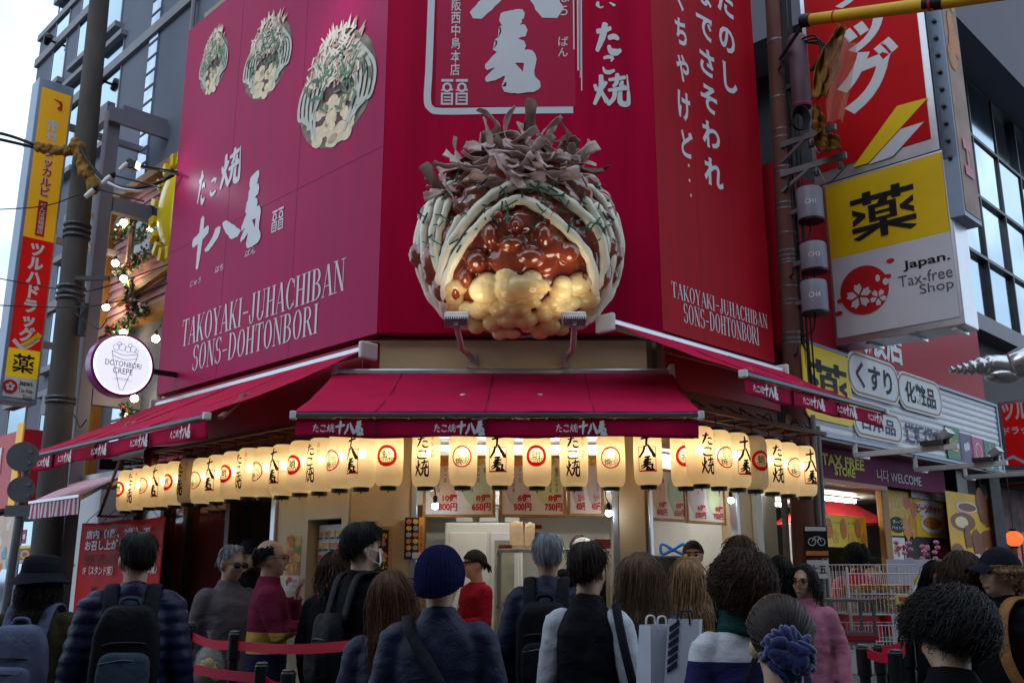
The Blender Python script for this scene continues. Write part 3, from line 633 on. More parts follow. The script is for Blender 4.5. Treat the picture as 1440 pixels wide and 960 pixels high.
mayo([(634, 436), (629, 400), (641, 364), (668, 327), (702, 295), (731, 283), (762, 298), (800, 329), (824, 356), (834, 398)], .034)
mayo([(622, 385), (632, 350), (650, 322), (680, 287), (708, 266), (738, 258), (768, 264), (800, 284), (832, 312), (846, 350), (836, 390)], .034)
for s in (([(606, 256), (593, 320), (604, 380), (632, 430)], .022), ([(856, 266), (873, 322), (867, 372), (846, 415)], .022), ([(612, 262), (600, 320), (612, 380), (640, 432)], .032), ([(600, 250), (588, 320), (598, 380), (624, 428)], .03), ([(625, 262), (613, 320), (622, 370)], .03), ([(590, 275), (584, 330), (592, 372), (612, 410)], .025), ([(636, 270), (624, 310), (618, 352)], .026),
          ([(835, 275), (855, 325), (852, 375), (828, 432)], .032), ([(850, 262), (868, 320), (862, 378), (838, 425)], .03), ([(820, 270), (842, 310), (852, 345)], .028), ([(862, 268), (878, 320), (874, 365), (858, 402)], .026), ([(640, 440), (615, 410), (600, 390)], .024), ([(815, 442), (846, 412), (866, 385)], .024), ([(650, 300), (636, 330), (628, 352)], .024), ([(640, 240), (616, 262), (604, 300)], .026), ([(824, 246), (848, 268), (864, 305)], .026)): mayo(*s)
def flake_mb(L, W, curl, tw, seed):
    r = random.Random(seed); ph = r.uniform(0, 6)
    def fn(u, v):
        x = (u-.5)*L; wv = W*(.82+.18*math.sin(math.pi*min(1, .1+u*.85)))*(1+.16*math.sin(u*13+ph)+.08*math.sin(u*31)); y = (v-.5)*wv
        z = curl*((u-.5)**2)*4*L*.35+.018*math.sin(u*11+ph)*(v-.3)+.25*abs(y)*math.sin(u*5+ph); a = tw*(u-.5)
        return (x, y*math.cos(a)-z*math.sin(a), y*math.sin(a)+z*math.cos(a))
    return MB().grid(fn, 14, 4)
FM = [flake_mb(rnd.uniform(.24, .44), rnd.uniform(.06, .10), rnd.uniform(-.75, .75), rnd.uniform(-2.2, 2.2), k).mesh('flake', (0, 0, 0), 70) for k in range(14)]
for fm in FM[:11]: fm.materials.append(FLAKE)
for fm in FM[11:]: fm.materials.append(FLAKE_D)
def flake(q, d, roll, fm, sc=1):
    o = bpy.data.objects.new('bonito_flake', fm); COL.objects.link(o); o.parent = tk; o.location = q-Vector(BASE[tk.name]); o.rotation_mode = 'QUATERNION'
    o.rotation_quaternion = Vector(d).to_track_quat('X', 'Z') @ Quaternion((1, 0, 0), roll); o.scale = (sc, sc, sc)
    md = o.modifiers.new('thickness', 'SOLIDIFY'); md.thickness = .007
for k in range(81):           # heap on the crown
    u = rnd.gauss(0, .38); w = rnd.uniform(.42, 1.0)
    if abs(u) > .8: continue
    w = min(w, math.sqrt(max(.05, 1-u*u))*.99); q, nn = sph(u, w, .04+.10*rnd.random()*(1-abs(u)))
    q.z += .10*max(0, w-.4)*(1-abs(u)); d = Vector((rnd.uniform(-1, 1), rnd.uniform(-.6, .3), rnd.uniform(-.45, .4)+.12)); flake(q, d, rnd.uniform(-1, 1), FM[rnd.randrange(14)], rnd.uniform(.7, 1.05))
for x, y, dx, dz, sc in ((652, 205, -.45, .9, 1.0), (625, 250, -.6, .8, 1.1), (690, 165, -.25, 1, .9), (712, 160, .1, 1, .8), (745, 150, .1, 1, 1.0), (776, 155, .5, .9, .9), (800, 165, .05, 1, .8), (826, 190, .35, .9, 1.0), (838, 205, 1, .1, .8), (735, 190, .15, 1, 1.2), (800, 215, .8, .5, 1.3), (668, 232, .9, -.25, 1.2), (720, 240, .6, -.7, 1.1), (770, 240, -.9, .1, 1.2), (700, 150, -.5, .8, .8), (760, 170, .5, .9, .9), (680, 190, .3, .9, 1.0), (640, 265, -.5, .8, 1.0)):
    q, nn = sph(*dpx(x, max(y, 192)), .10); q.z += max(0, 192-y)/1362*6.6; flake(q, Vector((dx, -.15, dz)), rnd.uniform(-.5, .5), FM[rnd.randrange(13)], sc)
for k in range(95):
    x, y = rnd.uniform(598, 866), rnd.uniform(232, 350)
    if 655 < x < 800 and rnd.random() < .45: y = rnd.uniform(255, 300)
    u, w = dpx(x, y)
    if u*u+w*w > .97: continue
    q, nn = sph(u, w, .088); t = nn.cross(Vector((rnd.uniform(-1, 1), 0, rnd.uniform(-1, 1)))).normalized(); L = rnd.uniform(.025, .055)
    MB().bar(q-t*L, q+t*L+nn*rnd.uniform(-.01, .03), .012, .008).build('seaweed_bit', NORI, tk)

# ================================================================== unseen row across the street behind the camera, added to block low sky light
for k, (x0, x1, h, lab) in enumerate(((-26, -1.5, 15, 'long concrete building across the street, behind the viewer on the left'), (-1.2, 24, 16, 'taller concrete building across the street, behind the viewer on the right'))):
    ob = thing('light_blocking_building', lab, 'building', ((x0+x1)/2, -9, 0)); MB().box(x0, -18, 0, x1, -5.5, h).build('wall', mat('opposite brown concrete', (.16, .13, .12), .8, var=.2), ob)
    m = MB()
    for r in range(4):
        x = x0+1.2
        while x < x1-1.6: m.box(x, -5.5, 1.2+2.9*r, x+1.2, -5.45, 2.9+2.9*r); x += 2.4
    w = m.build('window_row', DARKGLASS, ob); w['kind'] = 'stuff'

for P, par, a0, a1, nm in ((PF, bbF, -1.09, 1.22, 'front'), (PR, bbR, .01, 1.76, 'right'), (PL, bbL, -4, 0, 'left')):
    for k in (1, 2): MB().slab(P, a0+(a1-a0)*k/3, 3.46, a0+(a1-a0)*k/3+.003, 7.94, 0, .0014).build('panel_seam', mat('dark seam line', (.12, .002, .015), .5), par)

# ================================================================== lanterns
LR, LH = .101, .415
lm = bpy.data.materials.new('lantern paper'); lm.use_nodes = True; nt = lm.node_tree; nt.nodes.clear()
o_ = nt.nodes.new('ShaderNodeOutputMaterial'); df = nt.nodes.new('ShaderNodeBsdfDiffuse'); df.inputs['Color'].default_value = (.72, .64, .50, 1)
tr = nt.nodes.new('ShaderNodeBsdfTranslucent'); tr.inputs['Color'].default_value = (.92, .82, .62, 1); mx = nt.nodes.new('ShaderNodeMixShader'); mx.inputs['Fac'].default_value = .6
nz = nt.nodes.new('ShaderNodeTexNoise'); nz.inputs['Scale'].default_value = 30; bp = nt.nodes.new('ShaderNodeBump'); bp.inputs['Strength'].default_value = .08; nt.links.new(nz.outputs['Fac'], bp.inputs['Height']); nt.links.new(bp.outputs['Normal'], df.inputs['Normal'])
nt.links.new(df.outputs[0], mx.inputs[1]); nt.links.new(tr.outputs[0], mx.inputs[2])
tp = nt.nodes.new('ShaderNodeBsdfTransparent'); tp.inputs['Color'].default_value = (1, .9, .7, 1); m2_ = nt.nodes.new('ShaderNodeMixShader'); m2_.inputs['Fac'].default_value = .11; nt.links.new(mx.outputs[0], m2_.inputs[1]); nt.links.new(tp.outputs[0], m2_.inputs[2]); nt.links.new(m2_.outputs[0], o_.inputs['Surface'])
def lprof(t):      # radius along the height, 0..1
    e = min(t, 1-t)/.16
    base = LR*(.66+.34*math.sqrt(max(0, 1-(1-min(1, e))**2)))
    return base*(1+.05*math.sin(math.pi*t))+.0014*math.cos(t*22*2*math.pi)
LBULB = glow('lantern bulb', (1, .76, .44), 20)
def lantern_ink(name, c1, c2):
    m = bpy.data.materials.new(name); m.use_nodes = True; nt = m.node_tree; nt.nodes.clear(); o = nt.nodes.new('ShaderNodeOutputMaterial'); a = nt.nodes.new('ShaderNodeBsdfDiffuse'); b = nt.nodes.new('ShaderNodeBsdfTranslucent'); x = nt.nodes.new('ShaderNodeMixShader')
    a.inputs[0].default_value = (*c1, 1); b.inputs[0].default_value = (*c2, 1); x.inputs[0].default_value = .5; nt.links.new(a.outputs[0], x.inputs[1]); nt.links.new(b.outputs[0], x.inputs[2]); nt.links.new(x.outputs[0], o.inputs[0]); return m
RED_L = lantern_ink('red lantern ink', (.5, .01, .012), (.75, .016, .012)); BLACK_L = lantern_ink('black lantern ink', (.012, .01, .01), (.03, .012, .008))
class LanternArt(Ink):
    wrapped = True
    def __init__(s): s.mb = MB(); s.k = 0; s.o = 0
    def _put(s, v, f, dz=0):
        s.mb.add([(a, z, dz) for a, z in v], f)
    def wrap(s, name, mm, parent):
        bm = bmesh.new(); me = s.mb.mesh('a'); bm.from_mesh(me); bpy.data.meshes.remove(me); bmesh.ops.triangulate(bm, faces=bm.faces)
        for _ in range(2):
            es = [e for e in bm.edges if e.calc_length() > .018]
            if es: bmesh.ops.subdivide_edges(bm, edges=es, cuts=1); bmesh.ops.triangulate(bm, faces=bm.faces)
        out = MB(); 
        for v in bm.verts:
            a, z, dz = v.co; t = min(1, max(0, z/LH)); r = lprof(t)+.0028+dz*.6; th = a/LR; out.v.append((r*math.sin(th), -r*math.cos(th), z))
        bm.verts.index_update(); out.f = [tuple(v.index for v in f.verts) for f in bm.faces]; bm.free()
        return out.build(name, mm, parent, local=True)
def lantern_art(kind, root):
    B, R = LanternArt(), LanternArt(); H = LH
    if kind == 0:      # thick red ring, black character, row of red suckers
        R.circle(0, H*.52, .062, .022, 40, .068); R.poly([(-.035, H*.40), (.035, H*.40), (.02, H*.375), (-.02, H*.375)])
        for k in range(7): R.circle(-.042+.014*k, H*.455-.01*math.cos((k-3)*.4), .0075, .0035, 12, .014)
        B.text('蛸', -.03, H*.47, .03, H*.625, bold=.012)
    elif kind == 1:    # large brush writing with a small red line beside it
        for c, z0, z1 in (('た', .66, .88), ('こ', .46, .64), ('焼', .16, .46)): B.brush(c, -.062, H*z0, .034, H*z1, fat=1.35)
        R.text('おいしい', .052, H*.5, .072, H*.9, vertical=True, bold=.01, jitter=.05)
    elif kind == 2:    # thin red ring with bubbles
        R.circle(0, H*.5, .066, .010, 40, .075)
        B.text('たこ', -.03, H*.50, -.004, H*.68, vertical=True, bold=.01, jitter=.06); B.text('焼', -.045, H*.36, .005, H*.48, bold=.01)
        for a, z in ((.026, .53), (.038, .45), (.016, .41), (.042, .38)): B.circle(a, H*z, .011, .0028, 14)
    else:              # red square around two heavy brush characters
        R.line([(-.06, H*.24), (.062, H*.24), (.062, H*.66), (-.06, H*.66)], .006, True); R.rect(-.055, H*.222, .068, H*.252)
        B.brush('十', -.045, H*.66, .045, H*.92); B.brush('八', -.058, H*.46, .06, H*.74); B.brush('番', -.045, H*.245, .052, H*.50)
    if B.mb.v: B.wrap('black_writing', BLACK_L, root)
    if R.mb.v: R.wrap('red_mark', RED_L, root)
KINDS = ['thick red-ringed', 'tall black-lettered', 'thin-ringed bubble', 'red-squared']
PROTO = {}
def make_lantern(kind, lit):
    root = thing('paper_lantern', 'x', 'paper lantern', (0, 0, -50))
    prof = [(lprof(i/66), LH*i/66) for i in range(67)]
    MB().lathe(prof, (0, 0, 0), 32, cap=False).build('paper', lm, root, smooth=180, local=True)
    MB().lathe([(LR*.55, -.028), (LR*.60, -.026), (LR*.62, .004), (LR*.3, .006)], (0, 0, 0), 24).lathe([(.004, -.045), (.004, -.026)], (0, 0, 0), 6).build('bottom_ring', BLACKPL, root, smooth=40, local=True)
    MB().lathe([(LR*.62, 0), (LR*.60, .026), (LR*.5, .03)], (0, 0, LH-.004), 24).tube([(0, 0, LH+.02), (0, 0, LH+.10)], .004, 6).build('top_ring', BLACKPL, root, smooth=40, local=True)
    if lit: MB().ball((0, 0, LH*.60), .034, 12, 8).build('bulb', LBULB, root, smooth=180, local=True)
    lantern_art(kind, root); return root
LZ = 2.19
row = []       # (x, y, rotation, kind, side, lit)
for i in range(9): row.append((-.913+.2745*i, 7.0, R_(-6), (0, 1, 2, 3)[i % 4], 'front', True))
PLl = PL.shifted(.30); PRl = PR.shifted(.5)
for i in range(16): 
    a = .275-.2715*i; q = PLl.pt(a, 0); row.append((q.x, q.y, R_(-45+8), (3, 2, 1, 0)[i % 4], 'left', i != 10))
for i, a in enumerate((-.295, -.07, .185, .436, .69, .935, 1.215)): q = PRl.pt(a, 0); row.append((q.x, q.y, R_(45-22), (1, 2, 3, 0)[i % 4], 'right', i != 3))
nth = ['first', 'second', 'third', 'fourth', 'fifth', 'sixth', 'seventh', 'eighth', 'ninth', 'tenth', 'eleventh', 'twelfth', 'thirteenth', 'fourteenth', 'fifteenth', 'last']
cnt = {'front': 0, 'left': 0, 'right': 0}
for x, y, rz, kind, side, lit in row:
    i = cnt[side]; cnt[side] += 1
    where = {'front': '%s from the left under the middle awning' % nth[i], 'left': '%s from the corner along the left side' % nth[i], 'right': '%s from the corner along the right side' % nth[i]}[side]
    lab = ('unlit grey ' if not lit else 'glowing ')+KINDS[kind]+' lantern, '+where
    key = (kind, lit)
    rj = random.Random(i*7+len(side)); zz = LZ+rj.uniform(-.012, .012); rz += rj.uniform(-.12, .12)
    if key not in PROTO:
        PROTO[key] = make_lantern(kind, lit); r = PROTO[key]; r.location = (x, y, zz); r.rotation_euler = (0, 0, rz); r['label'] = lab; r['group'] = 'paper lanterns round the shop front'
    else: dup(PROTO[key], (x, y, zz), rz, lab, 'paper lanterns round the shop front')
rk = thing('lantern_rack', 'brown steel rack carrying the lanterns along the left side', 'rack', PLl.pt(-2, 2.15))
m = MB().slab(PLl, -4.25, 2.70, .1, 2.73, -.13, -.10).slab(PLl, -4.25, 2.70, .1, 2.73, .10, .13).slab(PLl, -4.3, 2.14, -3.75, 2.165, -.12, -.09)
for k in range(17): m.slab(PLl, -4.2+.26*k, 2.705, -4.18+.26*k, 2.725, -.10, .10)
m.build('rail', BROWNMETAL, rk)
MB().bar(PLl.pt(-4.28, 2.15, .08), PLl.pt(-3.78, 2.70, .12), .025).bar(PLl.pt(-4.28, 2.15, -.1), PLl.pt(-4.28, 2.15, .1), .025).build('end_bracket', BROWNMETAL, rk)
m = MB()
for k in range(9): m.bar(PLl.pt(-4.0+.5*k, 2.72, -.12), PL.pt(-4.0+.5*k+.0, 2.78, .02), .02)
m.build('support_arm', BROWNMETAL, rk)
rk2 = thing('lantern_rack', 'dark steel rack with cables above the lanterns along the right side', 'rack', PRl.pt(.5, 2.68))
m = MB().slab(PRl, -.45, 2.70, 1.42, 2.73, -.13, -.10).slab(PRl, -.45, 2.70, 1.42, 2.73, .10, .13)
for k in range(8): m.slab(PRl, -.4+.25*k, 2.705, -.38+.25*k, 2.725, -.1, .1); m.bar(PRl.pt(-.4+.25*k, 2.74, -.11), PRl.pt(-.4+.25*k, 2.95, -.48), .015)
m.build('rail', BROWNMETAL, rk2)
m = MB(); rj = random.Random(9)
for k in range(8): m.tube(smooth_path([PRl.pt(-.4+.24*k, 2.74, 0), PRl.pt(-.3+.24*k, 2.80+rj.uniform(-.03, .05), rj.uniform(-.1, .1)), PRl.pt(-.18+.24*k, 2.74, 0)], 5), .006, 5)
m.build('cable', RUBBER, rk2)
rk3 = thing('lantern_rack', 'steel rack with cables hidden behind the middle awning valance', 'rack', (0, 7.0, 2.68)); m = MB().box(-1.1, 6.86, 2.70, 1.38, 6.89, 2.73).box(-1.1, 7.11, 2.70, 1.38, 7.14, 2.73)
for k in range(10): m.box(-1.05+.26*k, 6.89, 2.705, -1.03+.26*k, 7.11, 2.725); m.bar((-1.04+.26*k, 7.12, 2.72), (-1.04+.26*k, 7.5, 2.8), .018)
m.build('rail', BROWNMETAL, rk3)

# ================================================================== serving windows: boards, bulbs, kitchen
FOODS = [mat('print orange food', (.60, .25, .05), .5, col2=(.4, .1, .03), nscale=30), mat('print yellow food', (.7, .5, .08), .5, col2=(.5, .25, .05), nscale=30), mat('print red food', (.45, .05, .04), .5, col2=(.6, .2, .1), nscale=30)]
PAPER = mat('menu paper', (.74, .72, .66), .55, var=.06, nscale=5); TINTS = [mat('menu peach tint', (.62, .46, .33), .55), mat('menu mint tint', (.46, .56, .44), .55), mat('menu lilac tint', (.54, .47, .50), .55), mat('menu lime tint', (.55, .60, .34), .55)]
def menu_board(P, x0, y0, x1, y1, cols, label, o=-.14):
    (a0, z0), (a1, z1) = P.px(x0, y1, o), P.px(x1, y0, o); w, h = a1-a0, z1-z0
    t = thing('menu_board', label, 'menu board', P.pt((a0+a1)/2, z0, o), group='menu boards in the serving windows')
    f = .024; m = MB().slab(P, a0, z0, a1, z0+f, o-.02, o+.012).slab(P, a0, z1-f, a1, z1, o-.02, o+.012).slab(P, a0, z0+f, a0+f, z1-f, o-.02, o+.012).slab(P, a1-f, z0+f, a1, z1-f, o-.02, o+.012); m.build('frame', WOOD_F, t, bevel=.004)
    MB().slab(P, a0+f, z0+f, a1-f, z1-f, o-.015, o).build('sheet', PAPER, t)
    m = MB().bar(P.pt(a0+.03, z1, o), P.pt(a0+.03, 2.7, o), .006).bar(P.pt(a1-.03, z1, o), P.pt(a1-.03, 2.7, o), .006); m.build('hanger', BLACKPL, t)
    cw = (w-2*f)/len(cols); R, B = Ink(P, o+.006), Ink(P, o+.006)
    for i, (n1, n2, tx, ti) in enumerate(cols):
        c0 = a0+f+cw*i; T = Ink(P, o+.002); T.disc(c0+cw*.5, z0+h*.58, cw*.44, h*.40); T.build('tint', TINTS[ti], t)
        if n1: R.text(n1, c0+cw*.5, z0+h*.25, c0+cw*.93, z0+h*.37, bold=.035)
        R.text(n2, c0+cw*.38, z0+h*.10, c0+cw*.95, z0+h*.23, bold=.035)
        for k, tt in enumerate(tx): B.text(tt, c0+cw*(.72-.2*k), z0+h*(.80-.08*len(tt)), c0+cw*(.82-.2*k), z0+h*.80, vertical=True, bold=.012)
        I = Ink(P, o+.004); I.disc(c0+cw*.5, z0+h*.90, cw*.26, h*.08); I.build('picture', FOODS[i % 3], t)
    R.build('price', REDINK, t); B.build('writing', BLACKINK, t)
menu_board(PFw, 594, 640, 697, 727, [('10個', '800円', ['塩', 'ソース', 'ソースマヨ'], 0), ('8個', '650円', ['塩', 'ソース', 'ソースマヨ'], 1)], 'wide wooden menu board priced 800 and 650, left in the front window')
menu_board(PFw, 702, 640, 796, 727, [('6個', '500円', ['塩', 'ソース', 'ソースマヨ'], 2), ('8個', '750円', ['塩ダレマヨ', 'ソースマヨ'], 3)], 'wooden menu board priced 500 and 750 in the middle of the front window')
menu_board(PFw, 798, 640, 848, 726, [('生ビール', '450円', ['ビール'], 2), ('チューハイ', '450円', ['チューハイ'], 2)], 'narrow wooden drinks menu board beside the right pillar of the front window')
menu_board(PRw, 912, 662, 962, 731, [('10個', '800円', ['塩', 'ソース'], 0), ('8個', '650円', ['ソース'], 1)], 'left menu board of the side window, right of the beige pillar', -.10)
menu_board(PRw, 966, 668, 1017, 735, [('6個', '500円', ['塩', 'ソース'], 2), ('8個', '750円', ['ソース'], 3)], 'right menu board of the side window, nearest the side pillar', -.10)
def bulb(pos, top, label):
    t = thing('hanging_bulb', label, 'light bulb', (pos.x, pos.y, pos.z-.03), group='bare white bulbs in the serving windows')
    MB().ball(pos, .026, 14, 10).build('globe', LEDW, t, smooth=180); MB().lathe([(.016, .02), (.018, .07), (.012, .08)], pos, 10).build('socket', BLACKPL, t); MB().tube(smooth_path([pos+Vector((0, 0, .08)), pos+Vector((-.02, .02, .16)), top], 6), .005, 5).build('cord', RUBBER, t)
bulb(atY(612, 711, 7.48), atY(590, 660, 7.55), 'bare white bulb at the left edge of the front window'); bulb(atY(856, 721, 7.48), atY(862, 660, 7.55), 'bare white bulb by the right pillar of the front window')
q = PRw.pt(*PRw.px(1028, 703, .08), .08); bulb(q, q+Vector((0, 0, .3)), 'bare white bulb in the side window below the right lanterns')
for (p0, p1, lab) in (((-.7, 8.05, 2.60), (.78, 8.05, 2.60), 'long fluorescent tube across the top of the front window'), ((.9, 8.35, 2.62), (1.75, 9.2, 2.62), 'fluorescent tube in the top of the side window'), ((-.9, 9.2, 2.9), (2.2, 9.2, 2.9), 'fluorescent tube on the kitchen ceiling at the back')):
    p0, p1 = Vector(p0), Vector(p1); t = thing('tube_light', lab, 'light', tuple((p0+p1)/2-Vector((0, 0, .02)))); MB().tube([p0, p1], .016, 10).build('tube', TUBE, t, smooth=60); MB().bar(p0+Vector((0, 0, .04)), p1+Vector((0, 0, .04)), .07, .03).build('housing', WHITEMETAL, t)
# kitchen furniture
fr = thing('fridge', 'white kitchen cabinet fridge with glass door behind the staff', 'fridge', (-.15, 9.2, .1)); MB().box(-.62, 8.9, .1, .10, 9.5, 2.02).build('body', KITCHEN, fr, bevel=.015)
MB().box(-.20, 8.875, .3, .06, 8.895, 1.93).build('door_frame', WHITEMETAL, fr, bevel=.006); MB().box(-.16, 8.862, .4, .02, 8.872, 1.86).build('glass', mat('dim fridge glass', (.18, .20, .17), .08, col2=(.30, .30, .2), nscale=7), fr); MB().box(-.58, 8.87, .3, -.24, 8.895, 1.93).build('door', KITCHEN, fr, bevel=.006)
sh = thing('steel_shelf', 'stainless steel pass shelf with legs above the grill', 'shelf', (.35, 8.25, 1.06)); zs = EYE+(800-772)/1362*8.2
MB().box(-.13, 8.1, zs-.03, .86, 8.42, zs).build('board', STEEL, sh, bevel=.004)
for x, y in ((-.11, 8.12), (.83, 8.12), (-.11, 8.40), (.83, 8.40)): MB().box(x-.018, y-.018, 1.02, x+.018, y+.018, zs-.031).build('leg', STEEL, sh)
BAG = mat('brown kraft paper', (.52, .38, .23), .8, var=.12, nscale=12, bump=.2, bscale=25)
def paper_bag(x, w, h, lean, label):
    bb = Vector((x, 8.2, zs+.002)); m = MB()
    def fn(u, v):
        t = u*2*math.pi; px = w/2*max(-1, min(1, 1.35*math.cos(t))); py = .05*max(-1, min(1, 1.35*math.sin(t))); k = 1+.05*noise.noise(Vector((u*9, v*4, x*20)))
        return bb+Vector((px*k*(1-.1*v)+lean*v, py*k*(1-.75*v), h*v+.012*math.sin(t*3)*v))
    m.grid(fn, 20, 6); m.build('paper_bag', BAG, label=label, cat='paper bag', group='paper bags on the steel shelf', smooth=50, solid=.002)
paper_bag(.045, .125, .22, -.01, 'tall brown paper bag standing first on the steel shelf'); paper_bag(.145, .09, .21, .01, 'narrower brown paper bag leaning beside the tall one'); paper_bag(.335, .14, .11, 0, 'short crumpled brown paper bag left of the glass dome')
TRAY = mat('maroon lacquer tray', (.13, .015, .015), .35, var=.1)
def stack(x0, x1, nn, label):
    t = thing('tray_stack', label, 'tray stack', ((x0+x1)/2, 8.24, zs+.002))
    for k in range(nn): MB().box(x0+.003*(k % 2), 8.13, zs+.003+.016*k, x1-.002*(k % 2), 8.35, zs+.016+.016*k).build('tray', TRAY, t, bevel=.003)
stack(-.115, .0, 2, 'low pair of maroon trays at the left end of the steel shelf'); stack(.70, .84, 5, 'tall pile of maroon trays at the right end of the steel shelf')
t = thing('glass_dome', 'clear domed lid resting on the steel shelf', 'lid', (.61, 8.3, zs)); MB().lathe([(.09, .003), (.088, .05), (.06, .085), (.02, .1)], (.61, 8.3, zs), 20, cap=False).build('lid', mat('grey clear plastic', (.35, .38, .36), .1, spec=.8), t, smooth=80); MB().ball((.61, 8.3, zs+.107), .012).build('knob', BLACKPL, t)
for i, (x, z, w, h) in enumerate(((-.45, 2.03, .16, .11), (-.22, 2.03, .18, .13), (0, 2.03, .14, .12))):
    t = thing('storage_box', ['clear storage box at the left on top of the fridge', 'clear storage box in the middle on top of the fridge', 'clear storage box at the right end on top of the fridge'][i], 'box', (x, 9.1, z), group='boxes on the fridge'); MB().box(x-w/2, 9.0, z, x+w/2, 9.2, z+h).build('body', MATS['grey clear plastic'], t, bevel=.01); MB().box(x-w/2-.005, 8.995, z+h+.001, x+w/2+.005, 9.205, z+h+.015).build('lid', WHITEMETAL, t)
# side window kit: machine, blue bow cup holder, tall jars
q = PRw.px(940, 775, -.6); c = PRw.pt(q[0], 1.02, -.6); t = thing('drink_machine', 'black drink machine inside the side window', 'machine', tuple(c)); MB().slab(PRw, q[0]-.17, 1.02, q[0]+.17, 1.72, -.75, -.45).build('body', BLACKPL, t, bevel=.02); MB().slab(PRw, q[0]+.0, 1.5, q[0]+.08, 1.6, -.449, -.44).build('label_plate', WHITEMETAL, t); MB().slab(PRw, q[0]-.13, 1.3, q[0]+.13, 1.45, -.449, -.43).build('panel', STEEL, t)
BLUE = mat('bright blue plastic', (.02, .16, .55), .35); c = PRw.pt(q[0]+.07, 1.725, -.6); t = thing('blue_ribbon', 'bright blue ribbon bow standing on the drink machine', 'ribbon', tuple(c)); MB().tube(smooth_path([c+Vector((0, 0, .05)), c+Vector((-.1, 0, .1)), c+Vector((-.1, 0, .01)), c+Vector((0, 0, .05)), c+Vector((.1, 0, .1)), c+Vector((.1, 0, .01)), c+Vector((0, 0, .05))], 6), .014, 8).build('loop', BLUE, t, smooth=60); MB().ball(c+Vector((0, 0, .05)), .022).build('knot', BLUE, t)
for k in range(3):
    q2 = PRw.px(1003+16*k, 790, -.5); c = PRw.pt(q2[0], 1.02, -.5); MB().lathe([(.03, 0), (.034, .02), (.03, .5+.08*(k % 2)), (.02, .54+.08*(k % 2)), (.022, .6+.08*(k % 2))], c, 14).build('sauce_jar', MATS['grey clear plastic'], label=['left tall clear jar on the side counter', 'middle tall clear jar on the side counter', 'right tall clear jar on the side counter'][k], cat='jar', group='tall jars on the side counter', smooth=50)
t = thing('wall_socket', 'white wall socket with two black cables in the side window', 'socket', (1.95, 9.88, 1.95)); MB().box(1.9, 9.87, 1.95, 2.02, 9.895, 2.12).build('plate', WHITEMETAL, t); m = MB()
for dx in (.0, .05): m.tube(smooth_path([(1.94+dx, 9.86, 2.05), (1.93+dx*2, 9.80, 1.8), (1.98+dx, 9.84, 1.5)], 6), .008, 6)
m.build('cable', RUBBER, t)
# ticket machine in the recess
(a0, z0), (a1, z1) = PLw.px(447, 831, -.2), PLw.px(487, 736, -.2)
tm = thing('ticket_machine', 'grey ticket vending machine with rows of food buttons in the wall recess', 'vending machine', PLw.pt((a0+a1)/2, .96, -.3)); MB().slab(PLw, tick0+.03, .96, tick1-.02, 1.96, -.36, -.09).build('body', mat('pale grey machine', (.55, .52, .48), .45), tm, bevel=.01)
tw = tick1-tick0-.05
for r in range(6):
    for c in range(5):
        b0 = tick0+.05+tw*.19*c; bz = 1.84-.095*r; hh = .07 if r < 3 else .045
        b = MB().slab(PLw, b0, bz, b0+tw*.155, bz+hh, -.09, -.08).build('button', WHITEMETAL, tm); I = Ink(PLw, -.077); I.rect(b0+tw*.015, bz+hh*.35, b0+tw*.14, bz+hh*.95); I.build('food_picture', FOODS[(r+c//2) % 3], b); I = Ink(PLw, -.077); I.rect(b0+tw*.015, bz+hh*.05, b0+tw*.14, bz+hh*.25); I.build('caption', BLACKINK, b)
MB().prism(PLw, [(tick0+.03, 1.17), (tick1-.02, 1.17), (tick1-.02, 1.27), (tick0+.03, 1.27)], -.09, -.01).build('tray', WHITEMETAL, tm, bevel=.01); MB().slab(PLw, tick0+.07, 1.185, tick1-.1, 1.255, -.009, -.004).build('screen', mat('screen olive', (.35, .30, .14), .2), tm)
# posters on the shop walls
def poster(P, x0, y0, x1, y1, o, base, label, blobs, texts=(), frame=None, seed=1, cat='poster', name='wall_poster', thick=.006):
    (a0, z0), (a1, z1) = P.px(x0, y1, o), P.px(x1, y0, o); w, h = a1-a0, z1-z0; rr = random.Random(seed)
    t = thing(name, label, cat, P.pt((a0+a1)/2, z0, o)); MB().slab(P, a0, z0, a1, z1, o-thick, o).build('sheet', base, t)
    if frame:
        f = .03; MB().slab(P, a0-f, z0-f, a1+f, z0, o-.02, o+.015).slab(P, a0-f, z1, a1+f, z1+f, o-.02, o+.015).slab(P, a0-f, z0, a0, z1, o-.02, o+.015).slab(P, a1, z0, a1+f, z1, o-.02, o+.015).build('frame', frame, t, bevel=.005)
    for i, (m_, u0, v0, u1, v1, nb) in enumerate(blobs):
        I = Ink(P, o+.002+.0009*i)
        if nb == 0: I.rect(a0+w*u0, z0+h*v0, a0+w*u1, z0+h*v1)
        elif nb == 1: I.disc(a0+w*(u0+u1)/2, z0+h*(v0+v1)/2, w*(u1-u0)/2, h*(v1-v0)/2)
        else:
            for k in range(nb):
                r = rr.uniform(.05, .11)*min(1, 8/nb+.3); u = rr.uniform(u0, u1); v = rr.uniform(v0, v1); ph = rr.uniform(0, 3)
                I.poly([(a0+w*(u+r*math.cos(q)*(1+.25*math.cos(2*q+ph))), z0+h*(v+r*w/h*math.sin(q)*(1+.2*math.sin(3*q+ph)))) for q in np.linspace(0, 2*math.pi, 15)[:-1]])
        I.build('picture', m_, t)
    for i, (s, m_, u0, v0, u1, v1, b, vert) in enumerate(texts):
        I = Ink(P, o+.010); I.text(s, a0+w*u0, z0+h*v0, a0+w*u1, z0+h*v1, bold=b, vertical=vert); I.build('writing', m_, t)
    return t
